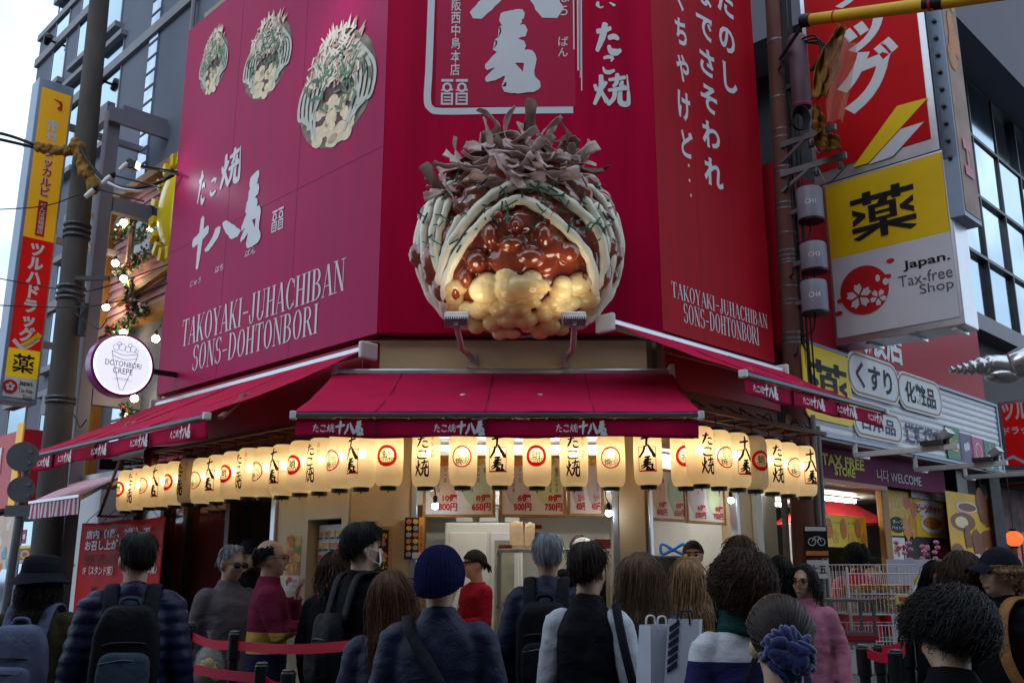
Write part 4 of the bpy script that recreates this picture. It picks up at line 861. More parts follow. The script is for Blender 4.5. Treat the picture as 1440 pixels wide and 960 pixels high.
DKPRINT = mat('dark poster print', (.035, .03, .03), .4, var=.3); GREENP = mat('print green', (.12, .25, .06), .5, var=.3, nscale=20); ORANGEP = mat('orange print', (.60, .22, .04), .5, var=.1); WHITEP = mat('white print', (.64, .63, .62), .5); PINKP = mat('pink print', (.55, .2, .25), .5, var=.2)
poster(PLw, 401, 753, 424, 788, .004, FOODS[1], 'poster of mixed fried food on the cream wall beside the ticket machine', [(FOODS[2], 0, 0, .5, .5, 9), (GREENP, .5, .2, 1, .6, 6), (FOODS[0], .1, .55, .9, .95, 9)], seed=2)
poster(PLw, 400, 789, 422, 808, .004, FOODS[0], 'small orange food poster under the fried food poster', [(FOODS[1], .1, .1, .9, .9, 8)], seed=3)
poster(PLw, 399, 810, 421, 830, .004, WHITEP, 'white notice with red drawing low on the cream wall', [(REDINK, .15, .3, .45, .9, 5)], [('ご注文', REDINK, .45, .55, .95, .8, .01, False), ('こちら', REDINK, .45, .2, .95, .45, .01, False)], seed=4)
poster(PFw, 493, 745, 547, 828, .012, DKPRINT, 'dark framed poster with yellow writing behind the masked man', [(FOODS[2], .1, .55, .9, .95, 10), (mat('print grey', (.3, .32, .36), .5, var=.3), .4, .05, .95, .3, 5), (PINKP, .3, .5, .9, .7, 5)], [('たこ焼', YELLOW, .3, .34, .97, .52, .03, False), ('店内', YELLOW, .6, .86, .95, .95, .02, False), ('おすすめ', WHITEP, .1, .66, .5, .74, .02, False)], WOOD_F, 5)
t = poster(PFw, 568, 727, 597, 786, .03, DKPRINT, 'hanging board of round food photos left of the front window', [(ORANGEP, .72, 0, 1, 1, 0)]+[(FOODS[(k*2) % 3] if k % 3 else mat('print grey', (.3, .32, .36), .5), .08+.34*(k % 2), .06+.155*(k//2), .36+.34*(k % 2), .18+.155*(k//2), 1) for k in range(12)]+[(WHITEP, .42, .02, .9, .16, 0)], [('えらべる', BLACKINK, .78, .3, .94, .8, .01, True)], seed=6)
# red banner by the doors
P = PL.shifted(.30); (a0, z1), (a1, zz) = P.px(117, 729), P.px(231, 733); z0 = .95; z1 = (z1+zz)/2
bn = thing('banner', 'red vinyl banner with white lettering hung left of the dark doors', 'banner', P.pt((a0+a1)/2, z0))
BANR = mat('red vinyl banner', (.42, .008, .012), .5, var=.08, nscale=2, spec=.08)
MB().grid(lambda u, v: P.pt(a0+(a1-a0)*u, z0+(z1-z0)*v-.012*math.sin(u*math.pi*2)**2*v, .012*math.sin(u*9+v*2)*(1-.5*v)+.006*math.sin(u*31)*v), 50, 16).build('cloth', BANR, bn, smooth=60, solid=.003)
I = Ink(P, .024); q = lambda x, y: P.px(x, y)
I.text('店内（1階、2階）で', *q(124, 758), *q(216, 739), bold=.03); I.text('お召し上がりください', *q(122, 774), *q(222, 755), bold=.03); I.text('1F（スタンド席）', *q(119, 808), *q(162, 795), bold=.01); I.text('2F（テーブル席）', *q(175, 806), *q(224, 793), bold=.01); I.build('lettering', SIGNWHITE, bn)
I = Ink(P, .024); I.text('店内１階・２階でも', *q(120, 788), *q(176, 777), bold=.01); I.text('お召し上がりいただけます', *q(120, 795), *q(182, 784), bold=.01); I.build('small_lettering', BLACKINK, bn)
I = Ink(P, .024)
for u in (.25, .45): 
    c = a0+(a1-a0)*u; I.disc(c, 1.40, .03); I.poly([(c-.05, 1.36), (c+.05, 1.36), (c+.06, 1.2), (c+.03, 1.0), (c-.03, 1.0), (c-.06, 1.2)])
I.build('figure_print', BLACKINK, bn)
m = MB()
for u in np.linspace(.03, .97, 5): m.tube([P.pt(a0+(a1-a0)*u, z1-.03, .006), P.pt(a0+(a1-a0)*u, z1+.05, -.05), P.pt(a0+(a1-a0)*u, z1+.2, -.2)], .004, 5)
m.build('tie', RUBBER, bn)

# more kitchen things seen through the windows
CUP = mat('white paper cup', (.62, .60, .55), .6); GREENB = mat('green bottle plastic', (.10, .22, .04), .3, spec=.5); OILCAN = mat('tin can', (.40, .36, .28), .4, metal=.5)
for k, (x, n_, lab) in enumerate(((.20, 9, 'stack of white paper cups left on the lower grill shelf'), (.30, 7, 'shorter stack of white paper cups on the lower grill shelf'))):
    m = MB()
    for j in range(n_): m.lathe([(.032, .012*j), (.038, .012*j+.07), (.04, .012*j+.072)], (x, 8.28, 1.10), 14, cap=False)
    m.build('cup_stack', CUP, label=lab, cat='cup stack', smooth=50)
for k, (x, h, mm, lab) in enumerate(((-.62, .26, GREENB, 'green sauce bottle at the left end of the front counter'), (-.55, .24, mat('brown bottle plastic', (.10, .03, .01), .25), 'brown sauce bottle beside the green one on the front counter'), (.60, .25, GREENB, 'green sauce bottle at the right end of the front counter'), (.67, .22, mat('mayonnaise bottle', (.66, .6, .42), .4), 'pale yellow squeeze bottle at the right end of the front counter'))):
    t = thing('sauce_bottle', lab, 'bottle', (x, 7.78, 1.065)); MB().lathe([(.03, 0), (.034, .01), (.034, h*.7), (.014, h*.86), (.013, h*.9)], (x, 7.78, 1.065), 14).build('bottle', mm, t, smooth=50); MB().lathe([(.016, h*.9), (.012, h), (.004, h*1.1)], (x, 7.78, 1.065), 10).build('cap', REDINK, t)
for k in range(4):
    x = .93+.11*k; t = thing('ladle', '%s hanging steel ladle from the left on the kitchen back wall' % nth[k], 'ladle', (x, 9.86, 1.75), group='hanging ladles'); MB().tube([(x, 9.86, 2.12), (x, 9.86, 1.82)], .006, 6).ball((x, 9.84, 1.78), (.045, .03, .035), 12, 8).build('ladle', STEEL, t, smooth=60)
poster(Plane((0, 9.88), 'F'), 735, 735, 765, 768, .0, WHITEP, 'white taped notice on the kitchen back wall', [(REDINK, .1, .75, .9, .92, 0)], [('注意', BLACKINK, .2, .3, .8, .6, .02, False)], seed=51)
poster(PFw, 576, 800, 594, 832, .012, WHITEP, 'white notice low on the left pillar by the front window', [(REDINK, .1, .8, .9, .95, 0)], [('お持ち帰り', BLACKINK, .12, .5, .9, .66, .01, False), ('できます', BLACKINK, .12, .25, .9, .42, .01, False)], seed=52)
poster(PFw, 706, 843, 716, 880, .03, WHITEP, 'small upright notice standing at the front window sill', [(REDINK, .15, .7, .85, .9, 0)], [('たこ焼', BLUEINK, .15, .2, .85, .6, .02, True)], seed=53)
for k, x in enumerate((-.72, -.3, .1)):
    MB().box(x, 9.25, 2.36, x+.26, 9.6, 2.36+.16+.05*(k % 2)).build('carton', BAG, label=['left cardboard carton on the wall duct', 'middle cardboard carton on the wall duct', 'right cardboard carton on the wall duct'][k], cat='carton', bevel=.006, group='cartons on the wall duct')
# ================================================================== left side of the street
CONC = mat('grey blue concrete', (.125, .143, .19), .8, var=.14, nscale=.8, bump=.15, bscale=40); CONC_L = mat('pale concrete ledge', (.22, .23, .26), .75, var=.08)
PANE = mat('sky reflecting pane', (.30, .42, .52), .05, metal=1.0, var=.05, nscale=.6); LAV = mat('lavender grey steel', (.20, .19, .24), .5, var=.08, nscale=3)
PG = PL.shifted(-.55); g = lambda x, y: PG.px(x, y)
gb = thing('grey_building', 'tall grey concrete building with ledges and sky reflecting windows, top left', 'building', PG.pt(-7.5, 0, -2))
aE = g(57, 60)[0]; zT = g(58, 58)[1]
MB().slab(PG, aE, 0, -3.3, zT, -6, 0).build('wall', CONC, gb)
MB().slab(PG, aE-.04, zT, -3.3, zT+.12, -6.02, .05).build('parapet', CONC_L, gb)
zl1 = g(55, 94)[1]; zl2 = g(137, 122)[1]; zl3 = g(95, 300)[1]
for z in (zl1, zl2, zl2-3.6): MB().slab(PG, aE, z, -3.4, z+.16, 0, .06).build('ledge', CONC_L, gb)
def gwin(x0, y0, x1, y1, P=PG, par=None):
    (a0, z0), (a1, z1) = P.px(x0, y1), P.px(x1, y0)
    f = MB().slab(P, a0-.06, z0-.05, a1+.06, z0, 0, .09).slab(P, a0-.06, z1, a1+.06, z1+.06, 0, .07).slab(P, a0-.06, z0, a0, z1, 0, .05).slab(P, a1, z0, a1+.06, z1, 0, .05).build('window', CONC_L, par or gb)
    MB().slab(P, a0, z0, a1, z1, -.02, .012).build('pane', PANE, f); MB().slab(P, (a0+a1)/2-.02, z0, (a0+a1)/2+.02, z1, .012, .03).build('mullion', ALU_D, f)
def gcell(a, w, z, h): 
    f = MB().slab(PG, a-.08, z-.09, a+w+.08, z, 0, .12).slab(PG, a-.08, z+h, a+w+.08, z+h+.09, 0, .10).slab(PG, a-.03, z, a, z+h, 0, .02).slab(PG, a+w, z, a+w+.03, z+h, 0, .02).build('window', CONC_L, gb)
    MB().slab(PG, a, z, a+w, z+h, -.02, .012).build('pane', PANE, f)
r1a, r1z0 = g(72, 112); r1z1 = g(72, 82)[1]; b1a, b1z0 = g(106, 100); b1w = g(126, 60)[0]-b1a; c1a = g(148, 50)[0]
zr1, hr1 = g(148, 56)[1], 1.75; zr2 = g(138, 212)[1]
for a in (r1a, b1a, c1a): gcell(a, max(.62, b1w*.9), zr1, hr1)
for a in (r1a, b1a-.2, c1a+.1): gcell(a, .75, zr2, 1.7)
for a in (-10.7, -9.2, -7.6): gcell(a, .8, zr2-3.3, 1.7)
for a in (-10.7, -9.2): gcell(a, .8, 2.95, 1.2)
for a in (-10.6, -9.4, -8.4): gcell(a, .8, .3, 2.0)
(sa, _), (sb, _) = g(216, 30), g(227, 30)
f = MB().slab(PG, sa, 3, sb, zT-.05, 0, .03).build('glass_block_strip', mat('glass block', (.50, .58, .72), .08, metal=.8, var=.25, nscale=3), gb); m = MB(); z = 3.0
while z < zT-.1: m.slab(PG, sa-.01, z, sb+.01, z+.03, .03, .04); z += .24
m.build('joint', CONC, f)
m = MB()
for a in (-5.0,): m.tube([PG.pt(a, 3, .07), PG.pt(a, zT-.2, .07)], .035, 8)
m.build('drain_pipe', LAV, gb)
for x, y, lab in ((83, 62, 'upper'), (147, 115, 'lower')):
    c = PG.pt(*g(x, y), .2); t = thing('wall_lamp', 'small black spotlight on the %s ledge of the grey building' % lab, 'lamp', tuple(c), group='spotlights on the grey building')
    MB().lathe([(.05, -.09), (.075, .05), (.08, .09), (.03, .1)], c, 12, axis=(.5, -.6, .5)).build('head', BLACKPL, t); MB().bar(c, c-PG.n*.2, .03).build('bracket', BLACKPL, t)
# steel frame carrying the tall street sign
P = PL.shifted(.15); ca, _ = P.px(142, 320); sf = thing('sign_gantry', 'lavender grey steel column with cross beams between the wooden post and the concrete pole', 'steel frame', P.pt(ca, 0))
MB().slab(P, ca-.08, 0, ca+.08, P.px(170, 150)[1], -.08, .08).build('column', LAV, sf, bevel=.01)
for y in (170, 290, 556):
    z = P.px(153, y)[1]; MB().slab(P, ca-.06, z, ca+.06, z+.2, -.7, -.1).slab(P, ca-1.25, z, ca-.1, z+.26, -.05, .05).build('beam', LAV, sf)
z = P.px(180, 160)[1]; MB().slab(P, ca+.1, z, ca+.16, z+.2, -.7, .1).build('beam', LAV, sf)
# crepe shop
PC = PL.shifted(-.5); c = lambda x, y: PC.px(x, y)
PINK = mat('pink clapboard', (.46, .25, .26), .7, var=.1, nscale=3); TIMBER = mat('honey timber', (.38, .18, .04), .5, col2=(.20, .09, .02), nscale=5, stretch=(7, 7, .5))
cs = thing('crepe_shop', 'narrow pink clapboard shop front with honey timber posts left of the corner shop', 'shop building', PC.pt(-4.8, 0))
aL = c(163, 330)[0]; zB = c(215, 432)[1]; zTop = c(172, 285)[1]
m = MB(); k = 0; z = zB
while z < zTop: m.hexa([PC.pt(aL, z, .03), PC.pt(-3.6, z, .03), PC.pt(-3.6, z, -.1), PC.pt(aL, z, -.1), PC.pt(aL, z+.118, .0), PC.pt(-3.6, z+.118, .0), PC.pt(-3.6, z+.118, -.1), PC.pt(aL, z+.118, -.1)]); z += .12
m.build('clapboard', PINK, cs); MB().slab(PC, aL-.1, zTop, -3.6, zTop+.12, -.1, .12).build('top_trim', TIMBER, cs, bevel=.01)
m = MB()
for a in (aL-.10, aL-.3): m.slab(PC, a, 0, a+.12, zTop+.1, -.12, .1)
m.build('timber_post', TIMBER, cs, bevel=.01)
(wa0, wz0), (wa1, wz1) = c(186, 372), c(216, 292)
f = MB().slab(PC, wa0-.05, wz0-.05, wa1+.3, wz0, .03, .08).slab(PC, wa0-.05, wz1, wa1+.3, wz1+.05, .03, .08).slab(PC, wa0-.05, wz0, wa0, wz1, .03, .08).build('window', PINK, cs); MB().slab(PC, wa0, wz0, wa1+.3, wz1, .03, .04).build('pane', mat('dark green window glass', (.03, .05, .05), .06, var=.3, spec=.8), f)
m = MB().bar(PC.pt(wa0-.1, wz0-.55, .1), PC.pt(-3.75, wz0-.25, .1), .08).slab(PC, aL, zB-.16, -3.6, zB-.01, -.05, .1); m.build('timber_beam', TIMBER, cs)
MB().slab(PC, aL, 2.62, -3.6, 2.72, -1.6, .1).slab(PC, aL, zB-.1, -3.6, zB-.05, -1.6, -.1).build('balcony_floor', TIMBER, cs)
MB().slab(PC, aL-.2, 2.7, -3.4, zB, -1.7, -1.6).build('lounge_wall', mat('orange red lounge wall', (.45, .10, .03), .7, var=.3, nscale=2), cs)
MB().slab(PC, -3.75, .1, -3.55, 2.62, -.1, .12).slab(PC, aL, .1, aL+.16, 2.62, -.1, .1).slab(PC, -4.75, .1, -4.62, 2.4, -.1, .1).build('timber_jamb', mat('yellow timber', (.48, .28, .06), .5, col2=(.3, .16, .03), nscale=5, stretch=(7, 7, .5)), cs, bevel=.008)
MB().slab(PC, aL+.1, .1, -3.6, 2.6, -.9, -.85).build('white_panel', WHITEMETAL, cs); MB().slab(PC, aL+.16, .1, -3.75, 1.0, -.2, .12).build('shop_counter', WHITEMETAL, cs, bevel=.01)
for k, (u, z, lab) in enumerate(((-4.35, zB-.35, 'first'), (-3.95, zB-.45, 'second'), (-4.2, 3.1, 'low'))):
    t = thing('lounge_lamp', 'warm %s ceiling lamp inside the crepe shop balcony' % lab, 'lamp', PC.pt(u, z, -.5), group='lamps in the crepe shop'); MB().ball(PC.pt(u, z, -.5), .05, 12, 8).build('globe', WARMB, t, smooth=180); MB().lathe([(.02, .05), (.09, .03), (.03, .08), (.015, .25)], PC.pt(u, z, -.5), 12).build('shade', BLACKPL, t)
WARMB2 = glow('string bulb glow', (1, .74, .40), 55)
for k, (x, y) in enumerate(((174, 313), (162, 370), (174, 392), (149, 432), (174, 468), (219, 476), (156, 567), (189, 560))):
    q = PC.pt(*PC.px(x, y, .22), .22); t = thing('string_bulb', 'glowing round bulb, %s from the top of the crepe shop string' % nth[k], 'light bulb', tuple(q), group='round bulbs on the crepe shop front')
    MB().ball(q, .045, 14, 10).build('globe', WARMB2, t, smooth=180); MB().lathe([(.02, .04), (.022, .09), (.008, .10)], q, 10).tube([q+Vector((0, 0, .1)), q+Vector((.02, .1, .2))], .006, 5).build('socket', BLACKPL, t)
LEAF = mat('dark garland leaf', (.03, .09, .045), .6, var=.4, nscale=20); BERRY = mat('red berry', (.5, .02, .03), .35)
def garland(pts, label, seed, o=.16):
    rr = random.Random(seed); t = None; P3 = [PC.pt(*PC.px(x, y, o), o) for x, y in pts]; pp = [Vector(q) for q in smooth_path([tuple(q) for q in P3], 10)]
    t = thing('garland', label, 'garland', tuple(P3[-1])); MB().tube(pp, .018, 6).build('vine', TIMBER, t); L, B, W = MB(), MB(), MB()
    for q in pp:
        for k in range(12):
            d = Vector((rr.gauss(0, 1), rr.gauss(0, 1), rr.gauss(0, 1))).normalized(); s = rr.uniform(.035, .085); b = q+d*rr.uniform(.01, .06); w = d.cross(Vector((rr.random(), rr.random(), 1))).normalized()*s*.3
            L.add([b, b+d*s*.5+w, b+d*s, b+d*s*.5-w], [(0, 1, 2, 3)])
        if rr.random() < .35: B.ball(q+Vector((rr.uniform(-.05, .05), -.09, rr.uniform(-.05, .05))), rr.uniform(.012, .022), 8, 6)
        if rr.random() < .25: W.ball(q+Vector((rr.uniform(-.05, .05), -.09, rr.uniform(-.05, .05))), rr.uniform(.014, .024), 8, 6)
    L.build('foliage', LEAF, t); 
    if B.v: B.build('berry', BERRY, t, smooth=180)
    if W.v: W.build('blossom', WHITEP, t, smooth=180)
garland([(163, 336), (178, 318), (196, 297)], 'leafy garland across the dark window of the crepe shop', 1); garland([(164, 384), (182, 376), (206, 352)], 'leafy garland with berries on the pink clapboard', 2); garland([(180, 396), (188, 425), (186, 440), (203, 436), (176, 460), (160, 468)], 'hanging leafy garland above the round sign', 3); garland([(160, 475), (158, 462)], 'small tuft of leaves on top of the round sign', 4, .3); garland([(178, 575), (180, 590)], 'small green plant hanging below the round sign', 5, .2)
# yellow sun ornament tucked behind the billboard edge
P = PL.shifted(-.32); (sa0, sz0) = P.px(240, 290); sun_t = thing('sun_ornament', 'big glossy yellow sun ornament half hidden behind the magenta billboard', 'ornament', P.pt(sa0, sz0-.5)); YG = mat('glossy yellow plastic', (.72, .56, .01), .2, coat=.5, var=.05)
m = MB(); 
for i in range(1, 9):
    pass
m.grid(lambda u, v: P.pt(sa0+.40*math.sin(u*math.pi/2)*math.cos(v*2*math.pi), sz0+.52*math.sin(u*math.pi/2)*math.sin(v*2*math.pi), -.05+.13*math.cos(u*math.pi/2)), 10, 36); m.build('dome', YG, sun_t, smooth=180)
for k in range(16):
    an = k*2*math.pi/16+.1; cx, cz = sa0+.49*math.cos(an), sz0+.62*math.sin(an); MB().prism(P, [(cx+.07*math.cos(an)-.04*math.sin(an), cz+.09*math.sin(an)+.05*math.cos(an)), (cx+.07*math.cos(an)+.04*math.sin(an), cz+.09*math.sin(an)-.05*math.cos(an)), (cx-.06*math.cos(an)+.04*math.sin(an), cz-.08*math.sin(an)-.05*math.cos(an)), (cx-.06*math.cos(an)-.04*math.sin(an), cz-.08*math.sin(an)+.05*math.cos(an))], -.05, .03).build('ray', YG, sun_t, bevel=.01)
# round shop sign
qc = PL.pt(*PL.px(173, 513, .62), .62); PS = Plane((qc.x, qc.y), 'R'); zc_ = qc.z; RS = .315
rs = thing('round_sign', 'round lit white sign with purple rim and crepe drawing, left of the magenta billboard', 'sign', (qc.x, qc.y, zc_-RS)); PURP = mat('purple enamel', (.22, .01, .20), .3, coat=.4)
MB().lathe([(RS-.01, -.14), (RS+.012, -.13), (RS+.012, .0), (RS-.012, .012), (RS-.014, .0)], qc, 48, axis=PS.n).build('rim', PURP, rs, smooth=40)
FACE = mat('lit acrylic face', (.75, .76, .8), .3, emit=(.80, .86, 1.0), estr=.62, var=.02); MB().lathe([(.001, .004), (RS-.013, .004)], qc, 48, axis=PS.n, cap=False).build('face', FACE, rs)
EDGE = glow('lit sign edge', (.9, .95, 1), 1.7); MB().lathe([(RS-.03, .0085), (RS-.015, .0085)], qc, 48, axis=PS.n, cap=False).build('edge_light', EDGE, rs)
I = Ink(PS, .012); z = zc_; I.text('DOTONBORI', -.185, z-.02, .185, z+.035, bold=.0); I.text('CREPE', -.10, z-.095, .10, z-.035); w = .005
I.line([(-.12, z+.08), (-.02, z-.25), (.0, z-.26), (.02, z-.25), (.13, z+.08)], w); I.line(smooth_path([(-.13, z+.13), (0, z+.10), (.14, z+.13)], 6), w); I.line([(-.13, z+.13), (-.115, z+.08)], w); I.line([(.14, z+.13), (.125, z+.08)], w); I.line(smooth_path([(-.12, z+.085), (0, z+.055), (.13, z+.08)], 6), w)
for a, zz, r in ((-.09, .17, .03), (-.03, .18, .035), (.03, .165, .03), (.085, .175, .032), (.12, .16, .02), (-.06, .21, .02), (.05, .21, .02)): I.circle(a, z+zz, r, w*.8, 16)
I.line([(-.10, z-.155), (.10, z-.155)], .003); I.text('crepes and sweets', -.07, z-.15, .07, z-.132); I.build('lettering', mat('dark purple ink', (.10, .05, .09), .5), rs)
MB().bar(qc-PS.n*.1+Vector((.02, .02, 0)), PL.pt(PL.px(173, 513, .62)[0]-.1, zc_, -.45), .05).build('bracket', BLACKPL, rs)

# tall projecting street sign
qo = PL.pt(-6.3, 0, 0); PO = Plane((qo.x, qo.y), 'R'); p = lambda x, y: PO.px(x, y)
(o0, oz1), (o1, _) = p(56, 108), p(105, 122); oz0 = p(22, 566)[1]; ow = o1-o0
ts = thing('tall_sign', 'tall narrow projecting sign, orange above and red below, left of the concrete pole', 'sign', PO.pt((o0+o1)/2, oz0)); SIGNGREY = mat('blue grey sign frame', (.24, .30, .40), .4, metal=.3, var=.06)
MB().slab(PO, o0, oz0, o1, oz1, -.28, 0).build('case', SIGNGREY, ts, bevel=.01)
f0, f1 = o0+ow*.10, o1-ow*.07
zo1 = p(88, 132)[1]; zo0 = p(50, 336)[1]; zr0 = p(26, 490)[1]; zy0 = p(22, 530)[1]; zw0 = p(18, 558)[1]
ORANGE = mat('orange sign film', (.62, .30, .01), .4, col2=(.70, .40, .02), nscale=.8, emit=(.62, .30, .01), estr=.18); RED_S = mat('red sign film', (.50, .006, .006), .4, var=.06, emit=(.5, .005, .005), estr=.15); WHITE_S = mat('white sign film', (.66, .67, .70), .4, var=.04); YEL_S = mat('yellow lit film', (.74, .48, .01), .4, emit=(.74, .48, .01), estr=.15)
for z0, z1, mm, nm in ((zo0, zo1, ORANGE, 'orange_panel'), (zr0, zo0, RED_S, 'red_panel'), (zy0, zr0, YEL_S, 'yellow_panel'), (zw0, zy0, WHITE_S, 'white_panel')): MB().slab(PO, f0, z0, f1, z1, 0, .008).build(nm, mm, ts)
cx = (f0+f1)/2; W = f1-f0
I = Ink(PO, .012); I.text('市場', cx-W*.2, p(70, 205)[1], cx+W*.2, p(70, 167)[1], bold=.045, vertical=True, gap=1.05); I.text('ツルハドラッグ', cx-W*.26, p(30, 480)[1], cx+W*.26, p(50, 342)[1], vertical=True, bold=.05, gap=.98)
zz = p(60, 228)[1]; I.text('タッカルビ', cx-W*.2, p(60, 277)[1], cx+W*.2, p(68, 208)[1], vertical=True, bold=.07, gap=1.0); rb0, rb1 = p(52, 332)[1], p(56, 282)[1]
I.line(smooth_path([(cx-W*.4, zr0+.1), (cx-.02, zr0+.02), (cx+W*.4, zr0+.16)], 6), .05); 
I.build('lettering', SIGNWHITE, ts)
I = Ink(PO, .017); I.text('タッカルビ', cx-W*.18, p(60, 276)[1], cx+W*.18, p(68, 209)[1], vertical=True, bold=.02, gap=1.0); I.rect(cx-W*.15, rb0, cx+W*.15, rb1)
zs_ = p(78, 148)[1]
for k in range(3): I.line(smooth_path([(cx-.02+.04*k, zs_+.07), (cx+.08, zs_+.03-.04*k), (cx+.03, zs_-.05)], 6), .018)
I.disc(cx-W*.32, (zw0+zy0)/2, .085); I.build('red_lettering', REDINK, ts)
I = Ink(PO, .021); I.text('なんば道頓堀店', cx-W*.1, rb0+.03, cx+W*.1, rb1-.03, vertical=True, bold=.01)
for k in range(5): an = k*1.257+.3; I.disc(cx-W*.32+.035*math.cos(an), (zw0+zy0)/2+.035*math.sin(an), .02)
I.build('small_lettering', SIGNWHITE, ts)
I = Ink(PO, .012); I.line(smooth_path([(cx-W*.1, zr0+.03), (cx+W*.2, zr0+.12), (cx+W*.42, zr0+.22)], 6), .07); I.build('yellow_swoosh', YELLOW, ts)
I = Ink(PO, .012); I.medicine(cx-W*.32, zy0+.06, cx+W*.34, zr0-.06); I.text('Japan.', cx-W*.05, (zw0+zy0)/2+.02, cx+W*.4, (zw0+zy0)/2+.09, bold=.02); I.text('Tax-free', cx-W*.05, (zw0+zy0)/2-.06, cx+W*.4, (zw0+zy0)/2); I.text('Shop', cx+W*.1, (zw0+zy0)/2-.15, cx+W*.4, (zw0+zy0)/2-.08); I.build('black_lettering', BLACKINK, ts)
m = MB(); 
for z in (oz0+.8, oz0+2.2, oz1-.5): m.bar(PO.pt(o1-.05, z, -.15), PO.pt(o1+1.0, z, -.15), .08)
m.build('support', LAV, ts)
# concrete utility pole with tied cloth and cables
CPOLE = mat('weathered concrete pole', (.05, .046, .044), .85, col2=(.095, .088, .082), nscale=4, bump=.3, bscale=50, stretch=(1, 1, .25))
pb, pt_ = atY(62, 800, 11.0), atY(140, 0, 11.0); ax = (pt_-pb)/(pt_.z-pb.z); pole = lambda z, dx=0, dy=0: Vector((pb.x+ax.x*(z-pb.z)+dx, 11+dy, z))
up_ = thing('utility_pole', 'weathered grey concrete utility pole rising at the left of the picture', 'utility pole', tuple(pole(0))); MB().tube([pole(z) for z in np.linspace(0, 11, 12)], [.175-.006*k for k in range(12)], 20).build('shaft', CPOLE, up_, smooth=60)
m = MB()
zzs = [atY(92, y, 11)[2] for y in (318, 326, 334, 405, 414, 421, 560, 566)]
for z in zzs: m.lathe([(.168-.004*(z-3)+.002, -.018), (.172-.004*(z-3)+.004, 0), (.168-.004*(z-3)+.002, .018)], pole(z), 18)
m.build('steel_band', ALU_D, up_)
m = MB(); zc2 = atY(85, 440, 11)[2]; m.lathe([(.05, 0), (.05, .4)], pole(zc2-.3, .2, -.05), 10).bar(pole(zc2+.4, .1, -.12), pole(zc2+.4, .5, -.12), .05); m.build('fitting', ALU_D, up_)
CLOTH = mat('faded ochre cloth', (.28, .15, .035), .85, col2=(.17, .085, .02), nscale=7, bump=.5, bscale=22)
def rag(pts, r, label, seed):
    rr = random.Random(seed); pp = smooth_path(pts, 7); mb = MB(); n = len(pp)
    for i, q in enumerate(pp): 
        for k in range(3): mb.ball(Vector(q)+Vector((rr.uniform(-1, 1), rr.uniform(-1, 1), rr.uniform(-1, 1)))*r*.5, (r*rr.uniform(.5, .95), r*rr.uniform(.5, .9), r*rr.uniform(.6, 1.1)), 10, 7)
    mm = remesh(mb, r*.16, 3, lambda v: r*.16*noise.noise(Vector(v)*(1.6/r))+r*.10*math.sin((v[2]+v[0]*.6)*18/r*.12)); return mm.build('tied_cloth', CLOTH, label=label, cat='cloth', smooth=180)
P3 = lambda x, y, Y: tuple(atY(x, y, Y))
rag([P3(52, 206, 10.7), P3(75, 212, 10.7), P3(98, 212, 10.7), P3(110, 206, 10.7)], .055, 'ochre cloth wound round the cables left of the concrete pole', 1)
rag([P3(106, 203, 10.65), P3(115, 225, 10.65), P3(124, 245, 10.6), P3(132, 268, 10.6)], .075, 'ochre cloth bundle hanging in front of the concrete pole', 2)
CABLE = RUBBER
def cable(pts, r, label, name='cable'): MB().tube(smooth_path([P3(*q) for q in pts], 8), r, 6).build(name, CABLE, label=label, cat='cable', smooth=60)
cable([(-40, 180, 10.7), (10, 190, 10.7), (55, 206, 10.7)], .02, 'upper thick cable running left from the ochre cloth'); cable([(-40, 188, 10.7), (8, 198, 10.7), (55, 209, 10.7)], .02, 'lower thick cable running left from the ochre cloth')
cable([(112, 206, 10.6), (128, 232, 10.5), (146, 252, 10.4), (175, 264, 10.3), (210, 262, 10.2), (244, 246, 10.1)], .022, 'heavy black cable looping from the ochre cloth to the billboard edge'); 
WCABLE = mat('white cable sleeve', (.6, .62, .66), .4); MB().tube(smooth_path([P3(152, 257, 10.35), P3(172, 266, 10.28), P3(196, 268, 10.25), P3(214, 263, 10.2)], 8), .02, 6).build('cable_sleeve', WCABLE, label='white sleeve hanging under the heavy black cable', cat='cable', smooth=60)
for k, (x, y) in enumerate(((182, 228), (158, 246), (134, 265))):
    a, b = atY(x, y, 10.4), atY(x-14, y+12, 10.35); t = thing('line_insulator', ['white insulator, highest of the three by the concrete pole', 'white insulator, middle of the three by the concrete pole', 'white insulator, lowest of the three by the concrete pole'][k], 'insulator', tuple(b), group='insulators by the concrete pole')
    MB().tube([a, (a+b)/2, b], [.028, .034, .026], 10).build('body', WCABLE, t, smooth=50); MB().ball(a, .045, 10, 7).build('clamp', BLACKPL, t, smooth=180)
    MB().tube([a, atY(x+68, y+18, 10.0)], .012, 6).build('stay_wire', RUBBER, t)
for k, q in enumerate(([(-30, 386, 10.6), (80, 406, 10.7), (130, 408, 10.2), (236, 372, 10)], [(-30, 428, 10.6), (90, 432, 10.7), (160, 425, 10.2), (236, 398, 10)], [(-30, 296, 10.6), (60, 290, 10.7), (110, 274, 10.6)], [(105, 440, 10.8), (125, 455, 10.6), (140, 462, 10.4), (150, 450, 10.3)], [(108, 420, 10.8), (120, 432, 10.6), (112, 445, 10.6), (106, 430, 10.7)], [(90, 570, 10.8), (105, 585, 10.6), (112, 600, 10.5), (122, 590, 10.4)])):
    cable(q, .007, ['thin upper wire crossing to the pink clapboard', 'thin lower wire crossing to the pink clapboard', 'thin wire left of the ochre cloth', 'loose wire loop right of the concrete pole', 'small wire coil on the concrete pole', 'loose wires low on the concrete pole'][k], 'wire')
